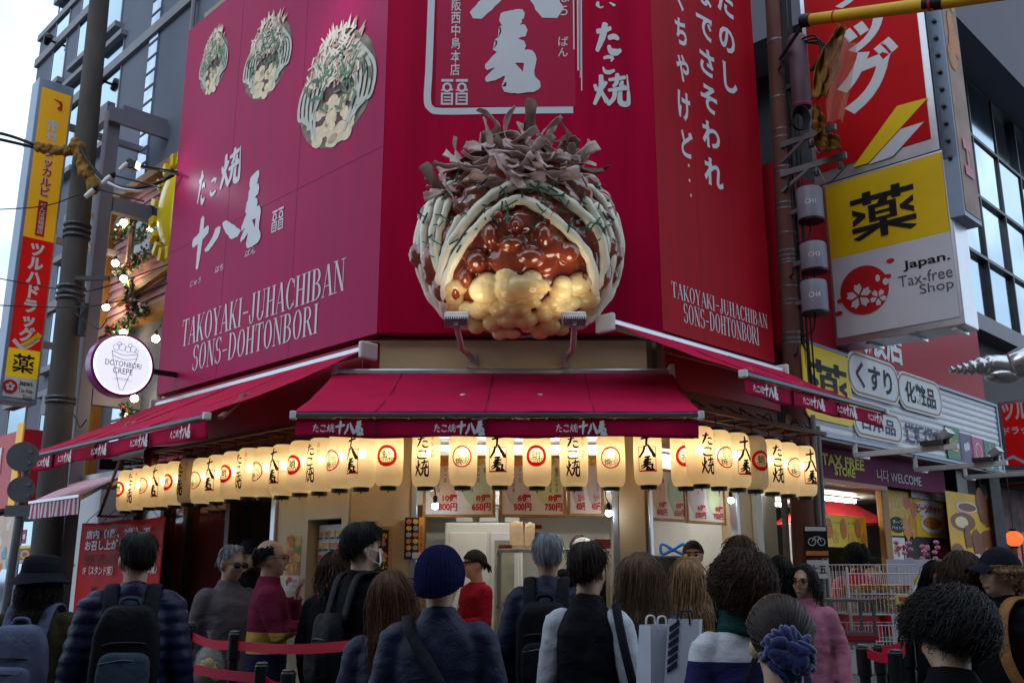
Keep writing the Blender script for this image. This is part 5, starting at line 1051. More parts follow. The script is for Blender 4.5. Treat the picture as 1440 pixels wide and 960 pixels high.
# striped awning of the crepe shop
P = PL.shifted(0); b0, b1 = P.px(42, 706, .9), P.px(112, 698, .9); k0, k1 = P.px(104, 680, .1), P.px(176, 664, .1); zb = (b0[1]+b1[1])/2; zk = (k0[1]+k1[1])/2
sa = thing('striped_awning', 'small pink and white striped awning left of the red banner', 'awning', P.pt((b0[0]+b1[0])/2, zb-.15, .5)); PINKS = mat('pink stripe fabric', (.42, .06, .16), .8); WHS = mat('white stripe fabric', (.6, .58, .62), .8)
def striped(fn, nu, nv, nm):
    o = MB().grid(fn, nu, nv).build(nm, PINKS, sa, solid=.003); o.data.materials.append(WHS)
    for i, pl_ in enumerate(o.data.polygons): pl_.material_index = (i//nv) % 2
striped(lambda u, v: P.pt((k0[0]*(1-u)+k1[0]*u)*(1-v)+(b0[0]*(1-u)+b1[0]*u)*v, zk*(1-v)+zb*v, .1+.8*v), 26, 4, 'canopy'); striped(lambda u, v: P.pt(b0[0]*(1-u)+b1[0]*u, zb-.012-.16*v, .9+.01*math.sin(u*25)*v), 26, 3, 'valance')
MB().slab(P, b0[0], zb-.012, b1[0], zb+.016, .88, .915).build('front_bar', ALU, sa); MB().slab(P, k0[0], zk-.03, k1[0]+.1, zk+.06, .0, .1).build('roller_box', ALU, sa)
MB().bar(P.pt(k1[0]-.3, zk-.05, .1), P.pt(b1[0]-.1, zb-.03, .88), .03).build('folding_arm', ALU, sa)
for x, y, lab, nm in ((73, 726, 'small white clip lamp hanging under the striped awning', 'clip_lamp'), (157, 653, 'black speaker box under the left crimson awning', 'wall_speaker'), (212, 642, 'dark red camera dome under the left crimson awning end', 'camera_dome')):
    q = PL.pt(*PL.px(x, y, .4), .4); t = thing(nm, lab, nm.replace('_', ' '), tuple(q))
    if nm == 'clip_lamp': MB().lathe([(.07, -.04), (.05, .02), (.015, .05)], q, 14).build('shade', WHITEMETAL, t, smooth=50); MB().tube([q+Vector((0, 0, .05)), q+Vector((0, 0, .2))], .008, 6).build('stem', WHITEMETAL, t)
    elif nm == 'wall_speaker': MB().box(q.x-.11, q.y-.07, q.z-.06, q.x+.11, q.y+.07, q.z+.06).build('body', BLACKPL, t, bevel=.015); MB().bar(q, PL.pt(PL.px(x, y, .4)[0], q.z+.05, 0), .03).build('bracket', BLACKPL, t)
    else: MB().lathe([(.001, -.10), (.06, -.07), (.08, 0), (.07, .06), (.04, .09)], q, 16).build('dome', mat('dark red plastic', (.09, .008, .01), .25), t, smooth=60); MB().bar(q+Vector((0, 0, .08)), PL.pt(PL.px(x, y, .4)[0], q.z+.12, 0), .04).build('bracket', MAROON, t)
# low left corner: drugstore fascia, road sign post seen from behind, notices
PD = PL.shifted(-.3); q = lambda x, y: PD.px(x, y)
df_ = thing('drugstore_fascia', 'red drugstore fascia with white lettering panel at the far left edge', 'shop sign', PD.pt(-8.6, 2.3)); za, zb_ = q(20, 716)[1], q(30, 612)[1]
MB().slab(PD, -12, za, q(52, 640)[0], zb_, -.1, .2).build('panel', mat('red fascia film', (.42, .008, .03), .4), df_); MB().slab(PD, -12, q(20, 668)[1], q(22, 650)[0], q(20, 632)[1], .2, .215).build('white_panel', WHITE_S, df_)
MB().slab(PD, q(42, 640)[0], za, q(51, 640)[0], zb_+.1, .2, .22).build('ochre_strip', ORANGE, df_)
I = Ink(PD, .22); I.text('化粧品', *q(-6, 660), *q(20, 636), bold=.03); I.build('lettering', BLACKINK, df_)
b_ = atY(22, 840, 8.6); t_ = atY(40, 640, 8.6); rp = thing('sign_post', 'grey road sign post with round sign backs at the far left', 'road sign', (b_.x, 8.6, 0)); MB().tube([Vector((b_.x-.12, 8.6, 0)), t_], .035, 12).build('pole', WHITEMETAL if False else mat('galvanised steel', (.16, .165, .18), .5, metal=.6, var=.12, nscale=8), rp)
for x, y, r in ((32, 642, .135), (30, 688, .115)):
    c0 = atY(x, y, 8.55); MB().lathe([(r, -.006), (r, .006)], c0, 28, axis=(.3, -1, 0)).bar(c0+Vector((-.08, .02, .05)), c0+Vector((.08, .02, .05)), .03).bar(c0+Vector((-.08, .02, -.05)), c0+Vector((.08, .02, -.05)), .03).build('sign_back', MATS['galvanised steel'], rp)
c0 = atY(24, 718, 8.55); MB().box(c0.x-.11, 8.55, c0.z-.05, c0.x+.11, 8.56, c0.z+.05).build('plate_back', MATS['galvanised steel'], rp)
MB().slab(PL, -7.3, .1, -5.75, 2.55, -.55, -.2).build('white_shutter', mat('pale grey shutter', (.45, .46, .50), .5, var=.06), label='pale grey shutter wall beneath the striped awning', cat='shutter')
poster(PL, -14, 722, 26, 800, -.15, mat('print skin', (.62, .45, .36), .5, var=.2, nscale=3), 'large pale cosmetics poster at the far left edge', [(WHITEP, .2, .5, .8, .95, 3), (ORANGEP, .1, .0, .6, .25, 5), (mat('print sky blue', (.1, .35, .5), .5), .5, .0, 1, .3, 4)], seed=21)
poster(PL, 25, 766, 45, 792, -.12, DKPRINT, 'black and yellow notice with orange ring near the sign post', [(ORANGEP, .1, .25, .9, .75, 1), (DKPRINT, .3, .38, .7, .62, 1), (YELLOW, .05, .85, .95, 1, 0)], [('営業中', WHITEP, .2, .05, .8, .2, .02, False)], seed=22)
poster(PL, 30, 744, 38, 764, -.12, mat('print plum', (.25, .02, .08), .5), 'small round plum notice above the black and yellow notice', [(WHITEP, .2, .3, .8, .7, 1)], seed=23)
CONEW = mat('cream soft plastic', (.66, .58, .42), .5)
for k in range(2):
    q2 = PC.pt(*PC.px(103+8*k, 778, .15), .15); MB().lathe([(.02, -.12), (.045, -.02), (.05, .0), (.05, .03), (.035, .07), (.008, .11)], q2, 14).build('display_crepe', CONEW, label=['left cream display crepe on the crepe shop counter', 'right cream display crepe on the crepe shop counter'][k], cat='display food', group='display crepes', smooth=60)
MB().slab(PC, PC.px(95, 800, .15)[0]-.1, PC.px(105, 790, .15)[1]-.06, PC.px(118, 800, .15)[0]+.1, PC.px(105, 790, .15)[1]-.02, 0, .3).build('display_shelf', TIMBER, label='timber display shelf under the cream display crepes', cat='shelf')
# lamps that wash the side billboard
def wash(q, aim, e, label, size=R_(120)):
    t = thing('billboard_lamp', label, 'lamp', tuple(q)); d = (Vector(aim)-q).normalized(); MB().bar(q-d*.07, q+d*.03, .10, .10).build('lamp_body', BLACKPL, t, bevel=.01); MB().bar(q+d*.03, q+d*.036, .085, .085).build('lens', glow('lamp lens', (.9, .9, 1), 2), t); MB().bar(q-d*.05, PL.pt(max(-3.98, (q-PL.O).dot(PL.e)), q.z, -.02), .03).build('bracket', BLACKPL, t)
    ld = bpy.data.lights.new('wash_lamp', 'SPOT'); ld.energy = e; ld.color = (.86, .85, 1); ld.spot_size = size; ld.spot_blend = 1; ld.shadow_soft_size = .05; lo = bpy.data.objects.new('wash_lamp', ld); COL.objects.link(lo); lo.parent = t; lo.location = d*.06; lo.rotation_euler = d.to_track_quat('-Z', 'Y').to_euler()
wa, wz = PL.px(246, 246); wash(PL.pt(wa-.12, wz+.02, .42), PL.pt(wa+.5, wz-.1, 0), 6, 'black lamp at the left edge of the magenta billboard')
wa, wz = PL.px(495, -25); wash(PL.pt(wa, wz, .7), PL.pt(wa-.15, wz-.6, 0), 9, 'black lamp above the magenta billboard near the corner')
# ================================================================== right side of the street
RUSTP = mat('rust brown pole', (.14, .06, .05), .7, col2=(.09, .035, .03), nscale=6, bump=.25, bscale=40, stretch=(1, 1, .3)); PLUM = mat('plum painted steel', (.10, .05, .075), .5, var=.1); GREYCAN = mat('blue grey painted can', (.18, .18, .23), .4, var=.06)
pB, pT = atY(1131, 760, 8.78), atY(1088, 0, 8.78); d_ = (pT-pB)/(pT.z-pB.z); rp_ = lambda z, dx=0, dy=0: Vector((pB.x+d_.x*(z-pB.z)+dx, 8.78+dy, z))
up2 = thing('utility_pole', 'rust brown utility pole with steel bands between the scarlet billboard and the yellow sign', 'utility pole', tuple(rp_(0))); MB().tube([rp_(z) for z in np.linspace(0, 9.5, 12)], [.118-.0035*k for k in range(12)], 20).build('shaft', RUSTP, up2, smooth=60)
mat('dull band steel', (.16, .15, .17), .5, metal=.6, var=.25, nscale=30); h = MB()
for y in (60, 140, 185, 196, 238, 245, 288, 296, 330, 355, 362, 368, 372, 405, 424, 430, 470, 478, 484, 600, 690):
    z = atY(1110, y, 8.78).z; rb_ = .1165-.0035*z*11/9.5; MB().lathe([(rb_, -.012), (rb_+.005, -.009), (rb_+.005, .009), (rb_, .012)], rp_(z), 20).build('steel_band', MATS['dull band steel'], up2)
for y in (100, 270, 390, 500): z = atY(1110, y, 8.7).z; h.tube([rp_(z, -.02, -.1), rp_(z, -.02, -.2), rp_(z+.06, -.02, -.22)], .012, 6)
h.build('step_bolt', ALU_D, up2); m = MB(); rj = random.Random(12)
for k in range(5): 
    pts = [rp_(3.2+.55*j, .05+.028*k+rj.uniform(-.012, .012), -.09+.012*k) for j in range(12)]; m.tube(smooth_path([tuple(q) for q in pts], 4), .009+.004*(k % 2), 6)
m.build('cable_run', RUBBER, up2, smooth=60)
MB().tube([rp_(.0, .125, -.05), rp_(3.0, .125, -.05)], .03, 10).tube([rp_(.0, .175, -.03), rp_(2.9, .175, -.03)], .025, 10).tube([rp_(.0, -.16, .02), rp_(2.9, -.16, .02)], .03, 10).build('conduit', mat('grey conduit', (.16, .15, .15), .5), up2, smooth=60)
pl_ = rp_(1.7, .07, -.145); PB = Plane((pl_.x, pl_.y), 'F')
m = MB().slab(PB, -.11, 1.70, .10, 1.98, -.012, 0); m.build('sign_plate', BLACKPL, up2); I = Ink(PB, .004); I.rect(-.10, 1.935, .09, 1.972); I.circle(-.045, 1.84, .032, .008, 20); I.circle(.04, 1.84, .032, .008, 20); I.line([(-.045, 1.84), (-.02, 1.885), (.025, 1.885), (.04, 1.84)], .007); I.line([(-.02, 1.885), (0, 1.84), (.025, 1.885)], .007); I.build('bicycle_symbol', SIGNWHITE, up2)
I = Ink(PB, .004); I.rect(-.105, 1.72, .095, 1.76); I.build('orange_band', ORANGEP, up2); MB().slab(PB, -.10, 1.52, .09, 1.68, -.012, 0).build('number_plate', WHITE_S, up2); I = Ink(PB, .004); I.text('大五', -.08, 1.56, .07, 1.64, bold=.02); I.build('number', BLACKINK, up2)
def canw(c, r, txt, z, dx=0):
    v, f = flat_text(txt, .01); out = MB(); w = .105; 
    out.v = [(c.x+(r+.002)*math.sin((x-.5)*w/r+dx), c.y-(r+.002)*math.cos((x-.5)*w/r+dx), z+.05*y) for x, y in v]; out.f = f; return out
for x, y0, y1, tx in ((1141, 268, 312, 'CH1'), (1146, 345, 383, 'CH3'), (1147, 398, 442, 'CH4')):
    a, b = atY(x, y1, 8.5), atY(x, y0, 8.5); r = .122; t = thing('equipment_can', 'blue grey equipment can marked %s strapped to the rust brown pole' % tx, 'equipment can', (a.x, 8.5, a.z), group='cans on the rust brown pole')
    MB().lathe([(r, .02), (r, b.z-a.z), (r*.93, b.z-a.z+.012)], Vector((a.x, 8.5, a.z)), 28).build('can', GREYCAN, t, smooth=40); MB().lathe([(r*.98, .0), (r*.98, .02)], Vector((a.x, 8.5, a.z)), 28).build('base_ring', BLACKPL, t)
    canw(Vector((a.x, 8.5, 0)), r, tx, (a.z*.55+b.z*.45), -.28).build('lettering', SIGNWHITE, t); MB().bar(Vector((a.x-.05, 8.55, (a.z+b.z)/2)), rp_((a.z+b.z)/2), .05, .04).build('strap', ALU, t)
    MB().tube(smooth_path([(a.x, 8.5, a.z), (a.x-.03, 8.52, a.z-.15), (a.x-.12, 8.58, a.z-.2), tuple(rp_(a.z-.3, .1, -.05))], 6), .01, 6).build('cable', RUBBER, t)
a, b = atY(1128, 152, 8.55), atY(1126, 55, 8.55); t = thing('transformer', 'plum coloured cylinder transformer high on the rust brown pole', 'transformer', tuple(a)); MB().lathe([(.09, 0), (.094, .02), (.094, b.z-a.z), (.07, b.z-a.z+.03)], a, 24).build('tank', PLUM, t, smooth=40); MB().lathe([(.096, .02), (.096, .035)], a, 24).build('pink_ring', mat('pink band', (.35, .03, .12), .5), t); MB().bar(a+Vector((0, .05, .3)), rp_(a.z+.3), .05).build('bracket', ALU_D, t)
t = thing('cable_coil', 'coiled black cables hanging below the plum transformer', 'cable', tuple(atY(1126, 185, 8.5))); m = MB(); c0 = atY(1124, 168, 8.5)
for k in range(5): m.tube([c0+Vector(((.06+.008*k)*math.cos(q), -.02*k+.04, (.09+.01*k)*math.sin(q))) for q in np.linspace(0, 2*math.pi, 20)], .009, 6)
for k in range(4): m.tube(smooth_path([tuple(atY(1118+6*k, 60, 8.5)), tuple(atY(1145+6*k, 50+5*k, 8.4)), tuple(atY(1154+3*k, 75, 8.4)), tuple(atY(1140+3*k, 100, 8.45))], 6), .01, 6)
m.build('coil', RUBBER, t, smooth=60)
for p0, p1, lab in (((1098, 246), (1190, 218), 'upper'), ((1098, 205), (1175, 178), 'lower')):
    a, b = atY(p0[0], p0[1], 8.7), atY(p1[0], p1[1], 8.25); t = thing('pole_arm', ('long' if lab == 'upper' else 'short')+' galvanised bracket arm reaching right from the rust brown pole', 'bracket', tuple(a)); MB().bar(a, b, .035, .06).bar(a+Vector((0, 0, -.18)), (a*.5+b*.5), .03).build('arm', MATS['galvanised steel'], t); m = MB()
    for k in (.55, .9): q = a*(1-k)+b*k; m.lathe([(.025, -.12), (.03, -.08), (.015, -.04), (.015, .05)], q, 10)
    m.tube(smooth_path([tuple(a*.45+b*.55), tuple(a*.3+b*.7+Vector((0, 0, -.22))), tuple(b+Vector((0, 0, -.1)))], 6), .009, 6); m.build('fitting', ALU_D, t)
YTUBE = mat('yellow line cover', (.62, .38, .02), .45, col2=(.5, .27, .015), nscale=4); pA, pE = atY(1133, 29, 8.0), atY(1470, -18, 6.6); t = thing('line_cover', 'yellow insulating tube with black collar crossing the top right corner', 'line cover', tuple(pA)); MB().tube([pA, pA*.5+pE*.5+Vector((0, 0, -.01)), pE], [.055, .06, .06], 16).build('tube', YTUBE, t, smooth=60)
MB().tube([pA+(pA-pE)*.02, pA+(pE-pA)*.025], .064, 16).tube([pA*.46+pE*.54, pA*.38+pE*.62], .068, 16).build('collar', BLACKPL, t, smooth=40); MB().tube([pA*.435+pE*.565, pA*.425+pE*.575], .0705, 16).tube([pA*.86+pE*.14, pA*.855+pE*.145], .062, 16).build('red_tape', mat('red tape', (.45, .02, .03), .5), t)
MB().tube([pA, rp_(pA.z, 0, 0)], .02, 6).build('clamp', ALU_D, t)
def drape(pts, label):      # flat hanging cloth: list of (x, y, halfwidth px, Y)
    pp = smooth_path([(x, y, w, Y) for x, y, w, Y in pts], 6); n = len(pp)-1
    def fn(u, v):
        i = min(n, int(round(u*n))); x, y, w, Y = pp[i]; s = (v-.5)*2; q = atY(x+w*s, y+3*math.sin(v*9+u*5), Y); return q+Vector((0, .05*math.sin(v*11+u*8)+.03*math.sin(v*23-u*17), 0))
    MB().grid(fn, n, 18).build('tied_cloth', CLOTH, label=label, cat='cloth', smooth=80, solid=.006)
drape([(1184, 34, 4, 8.1), (1178, 50, 10, 8.1), (1168, 75, 16, 8.1), (1160, 105, 15, 8.1), (1152, 138, 8, 8.1)], 'ochre cloth hanging from the yellow tube'); drape([(1146, 150, 3, 8.2), (1152, 172, 8, 8.2), (1156, 186, 5, 8.2), (1160, 198, 17, 8.2), (1168, 212, 14, 8.2)], 'ochre cloth knotted on the pole arm')
VEIL = bpy.data.materials.new('sheer brown film'); VEIL.use_nodes = True; _n = VEIL.node_tree; _n.nodes['Principled BSDF'].inputs['Base Color'].default_value = (.35, .12, .06, 1); _n.nodes['Principled BSDF'].inputs['Alpha'].default_value = .5
def veil(u, v): q = atY(1160+46*u*(1-.5*v)+2*v, 60+115*v-6*math.sin(u*3), 8.05); return q+Vector((0, .04*math.sin(u*9+v*4), 0))
MB().grid(veil, 14, 14).build('plastic_film', VEIL, label='sheer torn plastic film hanging in front of the red sign', cat='plastic film', smooth=80)
# projecting sign tower
qo = PR.O+PR.e*3.0; PT = Plane((qo.x, qo.y), 'L'); p = lambda x, y: PT.px(x, y)
st = thing('sign_tower', 'big projecting drugstore sign, red above, yellow and white below, right of the rust brown pole', 'sign', PT.pt(.6, 4, -.15))
l0 = p(1168, 380)[0]; l1 = p(1337, 330)[0]; zb0 = p(1178, 484)[1]; zt0 = p(1157, 263)[1]; 
MB().slab(PT, l0-.02, zb0-.02, l1+.04, zt0+.02, -.36, 0).build('case', ALU, st, bevel=.012)
zmid = p(1168, 366)[1]
MB().slab(PT, l0+.02, zmid, l1, zt0-.01, 0, .01).build('yellow_panel', YELLOW, st); MB().slab(PT, l0+.02, zb0+.06, l1, zmid, 0, .01).build('white_panel', mat('white lit panel', (.60, .62, .70), .4, var=.03), st)
ur = p(1311, 120)[0]
MB().slab(PT, l0-.10, zt0+.03, ur, 9.4, -.36, 0).build('upper_case', ALU, st); MB().slab(PT, l0-.05, zt0+.17, ur-.07, 9.3, 0, .01).build('red_panel', mat('red lit film', (.50, .006, .010), .5, var=.08, nscale=.8, spec=.08), st)
I = Ink(PT, .014); I.medicine(*p(1201, 342), *p(1284, 252)); I.textpx('Japan.', 1271, 383, 1336, 353, bold=.02); I.build('black_lettering', BLACKINK, st)
I = Ink(PT, .014); I.textpx('Tax-free', 1265, 405, 1339, 373); I.textpx('Shop', 1295, 418, 1341, 391); I.build('grey_lettering', mat('grey ink', (.09, .09, .11), .5), st)
cc = p(1216, 408); rr_ = abs(p(1250, 400)[0]-p(1182, 415)[0])/2; I = Ink(PT, .014); I.disc(cc[0], cc[1], rr_, n=40)
for dx, dz in ((1.15, .95), (.98, .35), (-1.12, -.75), (-1.0, -.25)): I.disc(cc[0]+rr_*dx, cc[1]+rr_*dz, rr_*.16, rr_*.09)
I.build('red_disc', REDINK, st)
def sakura(I, a, z, r, ph):
    for k in range(5):
        an = ph+k*2*math.pi/5; c, s = math.cos(an), math.sin(an); T = lambda x, y: (a+r*(x*c-y*s), z+r*(x*s+y*c)); I.poly([T(.12, 0), T(.55, -.30), T(.95, -.20), T(.84, 0), T(.95, .20), T(.55, .30)])
I = Ink(PT, .019); sakura(I, cc[0]-rr_*.22, cc[1]-rr_*.22, rr_*.55, .4); sakura(I, cc[0]+rr_*.55, cc[1]-rr_*.42, rr_*.36, .9); I.disc(cc[0]+rr_*.6, cc[1]+rr_*.35, rr_*.09, rr_*.15); I.disc(cc[0]+rr_*.9, cc[1]+rr_*.15, rr_*.12, rr_*.14); I.build('blossom', SIGNWHITE, st)
I = Ink(PT, .014); I.textpx('ッ', 1187, 82, 1243, 18, bold=.05); I.textpx('グ', 1182, 168, 1262, 48, bold=.05); I.textpx('ラ', 1168, 20, 1222, -42, bold=.05)
rj = random.Random(2)
def swoosh(I, pts, n=9):
    (A, B, C, D) = [p(*q) for q in pts]; top, bot = [A], [D]
    I.poly([A, B]+[((B[0]*(1-k/n)+C[0]*k/n)+(.10*rj.random() if k % 2 else -.06*rj.random()), B[1]*(1-k/n)+C[1]*k/n) for k in range(1, n)]+[C, D])
swoosh(I, ((1222, 232), (1268, 182), (1300, 172), (1256, 221))); I.build('white_lettering', SIGNWHITE, st)
I = Ink(PT, .014); swoosh(I, ((1200, 236), (1262, 150), (1306, 138), (1222, 230))); I.build('yellow_swoosh', YELLOW, st)
m = MB()
for a in (l0+.3, l0+.75, l1-.1): m.slab(PT, a, zb0-.05, a+.05, zb0-.021, -.34, -.02)
m.build('clip', STEEL, st); m = MB()
for z in (zb0+.3, zt0-.2, 6.5, 8): m.bar(PT.pt(l0, z, -.2), PT.pt(-.05, z, -.2), .09)
m.build('support', ALU_D, st)
bs = thing('side_sign', 'narrow bolted side sign showing fried food beside the big red sign', 'sign', PT.pt(ur+.14, 5.4, -.5)); zs0, zs1 = PT.px(1345, 222)[1], 9.3
MB().slab(PT, ur+.03, zs0, ur+.17, zs1, -.34, .03).build('case', SIGNGREY, bs)
m = MB()
for y in range(24, 225, 25): m.lathe([(.02, 0), (.024, .02), (.01, .035)], PT.pt(ur+.10, PT.px(1336, y)[1], .03), 10, axis=PT.n)
m.build('bolt', ALU_D, bs)
PSd = Plane((PT.pt(ur+.172, 0).x, PT.pt(ur+.172, 0).y), 'R'); fz1 = 9.2; MB().slab(PSd, -.03, 4.9, .42, 9.3, -.14, 0).build('photo_case', SIGNGREY, bs); MB().slab(PSd, .0, 4.95, .40, 9.25, 0, .006).build('photo_print', mat('tan food print', (.34, .22, .17), .5, col2=(.22, .12, .09), nscale=3), bs)
I = Ink(PSd, .010); 
for k in range(16): I.disc(.10+.2*rj.random(), 6.6+1.4*rj.random(), .09, .14)
I.build('food_print', FOODS[0], bs); I = Ink(PSd, .016); I.disc(.18, 8.2, .12, .4); I.build('pan_print', BLACKINK, bs); I = Ink(PSd, .016); I.text('エ', .1, 5.35, .32, 5.75, bold=.06); I.build('lettering', PINKP, bs)
# drugstore wall and fascia
PD2 = PR.shifted(.15); q = lambda x, y: PD2.px(x, y)
ds = thing('drugstore', 'two storey red and white drugstore front along the right street side', 'shop building', PR.pt(4.9, 0, -.5)); e1 = q(1401, 598)[0]; zt = q(1140, 486)[1]; zb = q(1140, 606)[1]
MB().slab(PR, 2.0, zt+.02, q(1388, 500)[0]+.12, 5.6, -.6, .02).build('red_wall', mat('red cladding', (.36, .006, .02), .5, var=.1, nscale=1, spec=.15), ds)
I = Ink(PR, .026); I.text('大阪店', *PR.px(1196, 478), *PR.px(1262, 478-34), bold=.03) if False else I.textpx('大阪店', 1190, 490, 1263, 462, bold=.03); I.build('wall_lettering', SIGNWHITE, ds)
MB().grid(lambda u, v: PD2.pt(2.05+(e1-2.05)*u, zb+(zt-zb)*v, .012*abs(math.sin(v*math.pi*11))), 4, 110).build('fascia', mat('white corrugated sheet', (.68, .68, .73), .4, var=.05), ds, smooth=60)
MB().slab(PD2, 2.05, zb-.03, e1, zb, -.15, .03).slab(PD2, 2.05, zt, e1, zt+.03, -.15, .03).slab(PD2, e1, zb-.03, e1+.04, zt+.03, -.15, .03).build('fascia_trim', SIGNGREY, ds)
def pill(P, x0, y0, x1, y1, o, m_, m2, par, r=.45, border=True):
    (a0, z0), (a1, z1) = P.px(x0, y0), P.px(x1, y1); rr = min(a1-a0, z1-z0)*r; b = MB().prism(P, rrect(a0, z0, a1, z1, rr), o, o+.012).build('plate', m_, par)
    if border: I = Ink(P, o+.0135); I.line(rrect(a0+.03, z0+.03, a1-.03, z1-.03, rr-.02), .022, True); I.build('border', m2, b)
    return b
GOLDL = mat('copper line', (.32, .16, .07), .45)
b = pill(PD2, 1130, 586, 1189, 503, .02, YELLOW, None, ds, .12, False); I = Ink(PD2, .034); I.medicine(*q(1136, 570), *q(1185, 518)); I.build('lettering', BLACKINK, b)
for x0, y0, x1, y1, tx in ((1190, 552, 1258, 515, 'くすり'), (1261, 573, 1318, 540, '化粧品'), (1198, 612, 1263, 585, '日用品')):
    b = pill(PD2, x0, y0, x1, y1, .02, WHITE_S, GOLDL, ds); I = Ink(PD2, .034); w = x1-x0; I.textpx(tx, x0+w*.16, y0-8, x1-w*.14, y1+8, bold=.03); I.build('lettering', BLUEINK if tx == '日用品' else BLACKINK, b)
I = Ink(PD2, .02); I.textpx('道頓堀店', 1272, 622, 1321, 606, bold=.03); I.build('branch_lettering', BLUEINK, ds)
for k, (x0, cl) in enumerate(((1330, (.02, .16, .07)), (1348, (.05, .015, .13)), (1365, (.45, .02, .15)), (1382, (.02, .14, .12)))):
    y = 641+5.5*k; b = pill(PD2, x0, y+3, x0+15, y-38+(4 if k else 0), .02, mat('store badge colour %d' % k, cl, .4), None, ds, .08, False); (a0, z0), (a1, z1) = q(x0+3, y-12), q(x0+12, y-22); I = Ink(PD2, .034)
    [lambda: (I.rect(a0, z0-.03, a1, z0), I.text('MART', a0, z0+.03, a1, z1)), lambda: (I.disc(a0*.65+a1*.35, (z0+z1)/2, (a1-a0)*.22), I.disc(a0*.3+a1*.7, (z0+z1)/2+.02, (a1-a0)*.22)), lambda: I.circle((a0+a1)/2, (z0+z1)/2, (a1-a0)*.4, .02), lambda: (I.line([((a0+a1)/2, z0-.05), ((a0+a1)/2, z1+.1)], .02), I.disc((a0+a1)/2, z0, (a1-a0)*.4))][k](); I.build('badge_mark', YELLOW if k == 0 else SIGNWHITE, b)
MB().slab(PR, 2.0, zb-.06, e1, zb-.031, -2.6, .16).build('soffit', mat('plum soffit', (.16, .10, .13), .35, var=.1), ds)
for k, (x0, y0, x1, y1) in enumerate(((1202, 640, 1308, 632), (1287, 660, 1382, 651), (1357, 671, 1445, 668))):
    aw, zw = PD2.px(x0, y0); A = PD2.pt(aw, zw, 0); od = [1.0, .95, .95][k]; E_ = PD2.pt(aw, zw, od); t = thing('sign_lamp', ['white bracket with floodlight nearest the pole under the drugstore fascia', 'white bracket with floodlight in the middle under the drugstore fascia', 'white bracket arm farthest right under the drugstore fascia'][k], 'floodlight', tuple(A), group='sign lamps under the drugstore fascia')
    m = MB().bar(A, E_, .05).bar(A+Vector((0, 0, .0)), A+Vector((0, 0, .22)), .05).bar(A+PD2.n*.0-UP*.0, A+PD2.e*.3, .04); m.build('bracket', WHITEMETAL, t, bevel=.004)
    if k < 2: L = E_+Vector((0, 0, .12))-PD2.n*.1; MB().bar(L-PD2.e*.07, L+PD2.e*.07, .07, .11, up=(PD2.n+UP*.7)).build('lamp_head', ALU, t, bevel=.01); MB().bar(E_-PD2.n*.1, L, .03).slab(PD2, aw-.08, zw+.026, aw+.08, zw+.07, od-.32, od-.12).build('stand', ALU_D, t)
# open shop under the fascia
s0 = PR.px(1141, 660, -.1)[0]; s1 = PR.px(1240, 690, -.1)[0]; 
(ta0, tz0), (ta1, tz1) = PR.px(1143, 660, -.05), PR.px(1239, 634, -.05); 
tb = thing('store_banner', 'plum banner with yellow lettering above the bright shop opening', 'sign', PR.pt((ta0+ta1)/2, tz0, -.05)); zq = PR.px(1143, 664, -.05)[1]; e2 = PR.px(1330, 690, -.05)[0]; MB().slab(PR, ta0-.3, zq-.03, e2, zb-.062, -.09, -.05).build('panel', mat('plum film', (.14, .006, .06), .6, spec=.1), tb)
I = Ink(PR, -.044); I.textpx('TAX FREE', 1162, 652, 1220, 646, bold=.03); I.textpx('STORE', 1180, 667, 1208, 659, bold=.03); I.build('lettering', mat('lime yellow ink', (.55, .50, .02), .5), tb); I = Ink(PR, -.044); I.textpx('니다 WELCOME', 1240, 675, 1300, 668); I.build('white_lettering', SIGNWHITE, tb)
MB().slab(PR, ta0-.3, zq-.08, s1+.06, zq-.031, -.3, -.06).build('header_beam', mat('salmon header', (.45, .20, .15), .5), ds)
MB().slab(PR, s0-.8, .1, e1+2, 3.3, -3.4, -3.3).build('back_wall', KITCHEN, ds); MB().slab(PR, s0-.9, .1, s0-.8, 3.2, -3.3, -.2).build('inner_wall', KITCHEN, ds); MB().slab(PR, s0-.8, zq-.1, s1+1.6, zq-.06, -3.3, -.32).build('ceiling', KITCHEN, ds)
MB().slab(PR, s1-.01, .1, s1+.16, zq-.03, -.17, -.1).build('timber_post', TIMBER, ds, bevel=.01); e3 = PR.px(1336, 700, -.1)[0]; MB().slab(PR, s1+.18, .1, e3, zq-.03, -.24, -.2).build('dark_wall', mat('charcoal wall', (.03, .025, .028), .6, var=.2), ds)
MB().slab(PR, e3, .1, e3+.35, zb-.06, -.35, .0).build('dark_column', BLACKPL, ds, bevel=.01); MB().slab(PR, e3+.35, .1, e1+.6, zb-.06, -.5, -.4).build('far_wall', MATS['charcoal wall'], ds)
for i, (o, lab) in enumerate(((-.7, 'front tube light in the bright shop ceiling'), (-1.6, 'rear tube light in the bright shop ceiling'))):
    t = thing('tube_light', lab, 'light', PR.pt((s0+s1)/2, zq-.16, o), group='tube lights in the bright shop'); MB().tube([PR.pt(s0-.2, zq-.14, o), PR.pt(s1+.6, zq-.14, o)], .018, 8).build('tube', glow('shop tube light', (1, .93, .80), 45), t); MB().slab(PR, s0-.25, zq-.118, s1+.65, zq-.101, o-.05, o+.05).build('housing', WHITEMETAL, t)
PB1 = PR.shifted(-1.6); poster(PR, 1150, 694, 1246, 762, -2.2, mat('print cream', (.66, .58, .46), .5), 'huge fried chicken picture at the back of the bright shop', [(mat('print pan grey', (.10, .11, .12), .4), .30, .3, .80, .95, 1), (mat('print cheese', (.75, .62, .35), .5), .35, .35, .72, .75, 1), (FOODS[2], .2, .78, .85, 1.0, 12), (FOODS[0], .55, .05, 1.0, .45, 16)], seed=31, name='wall_picture', cat='picture')
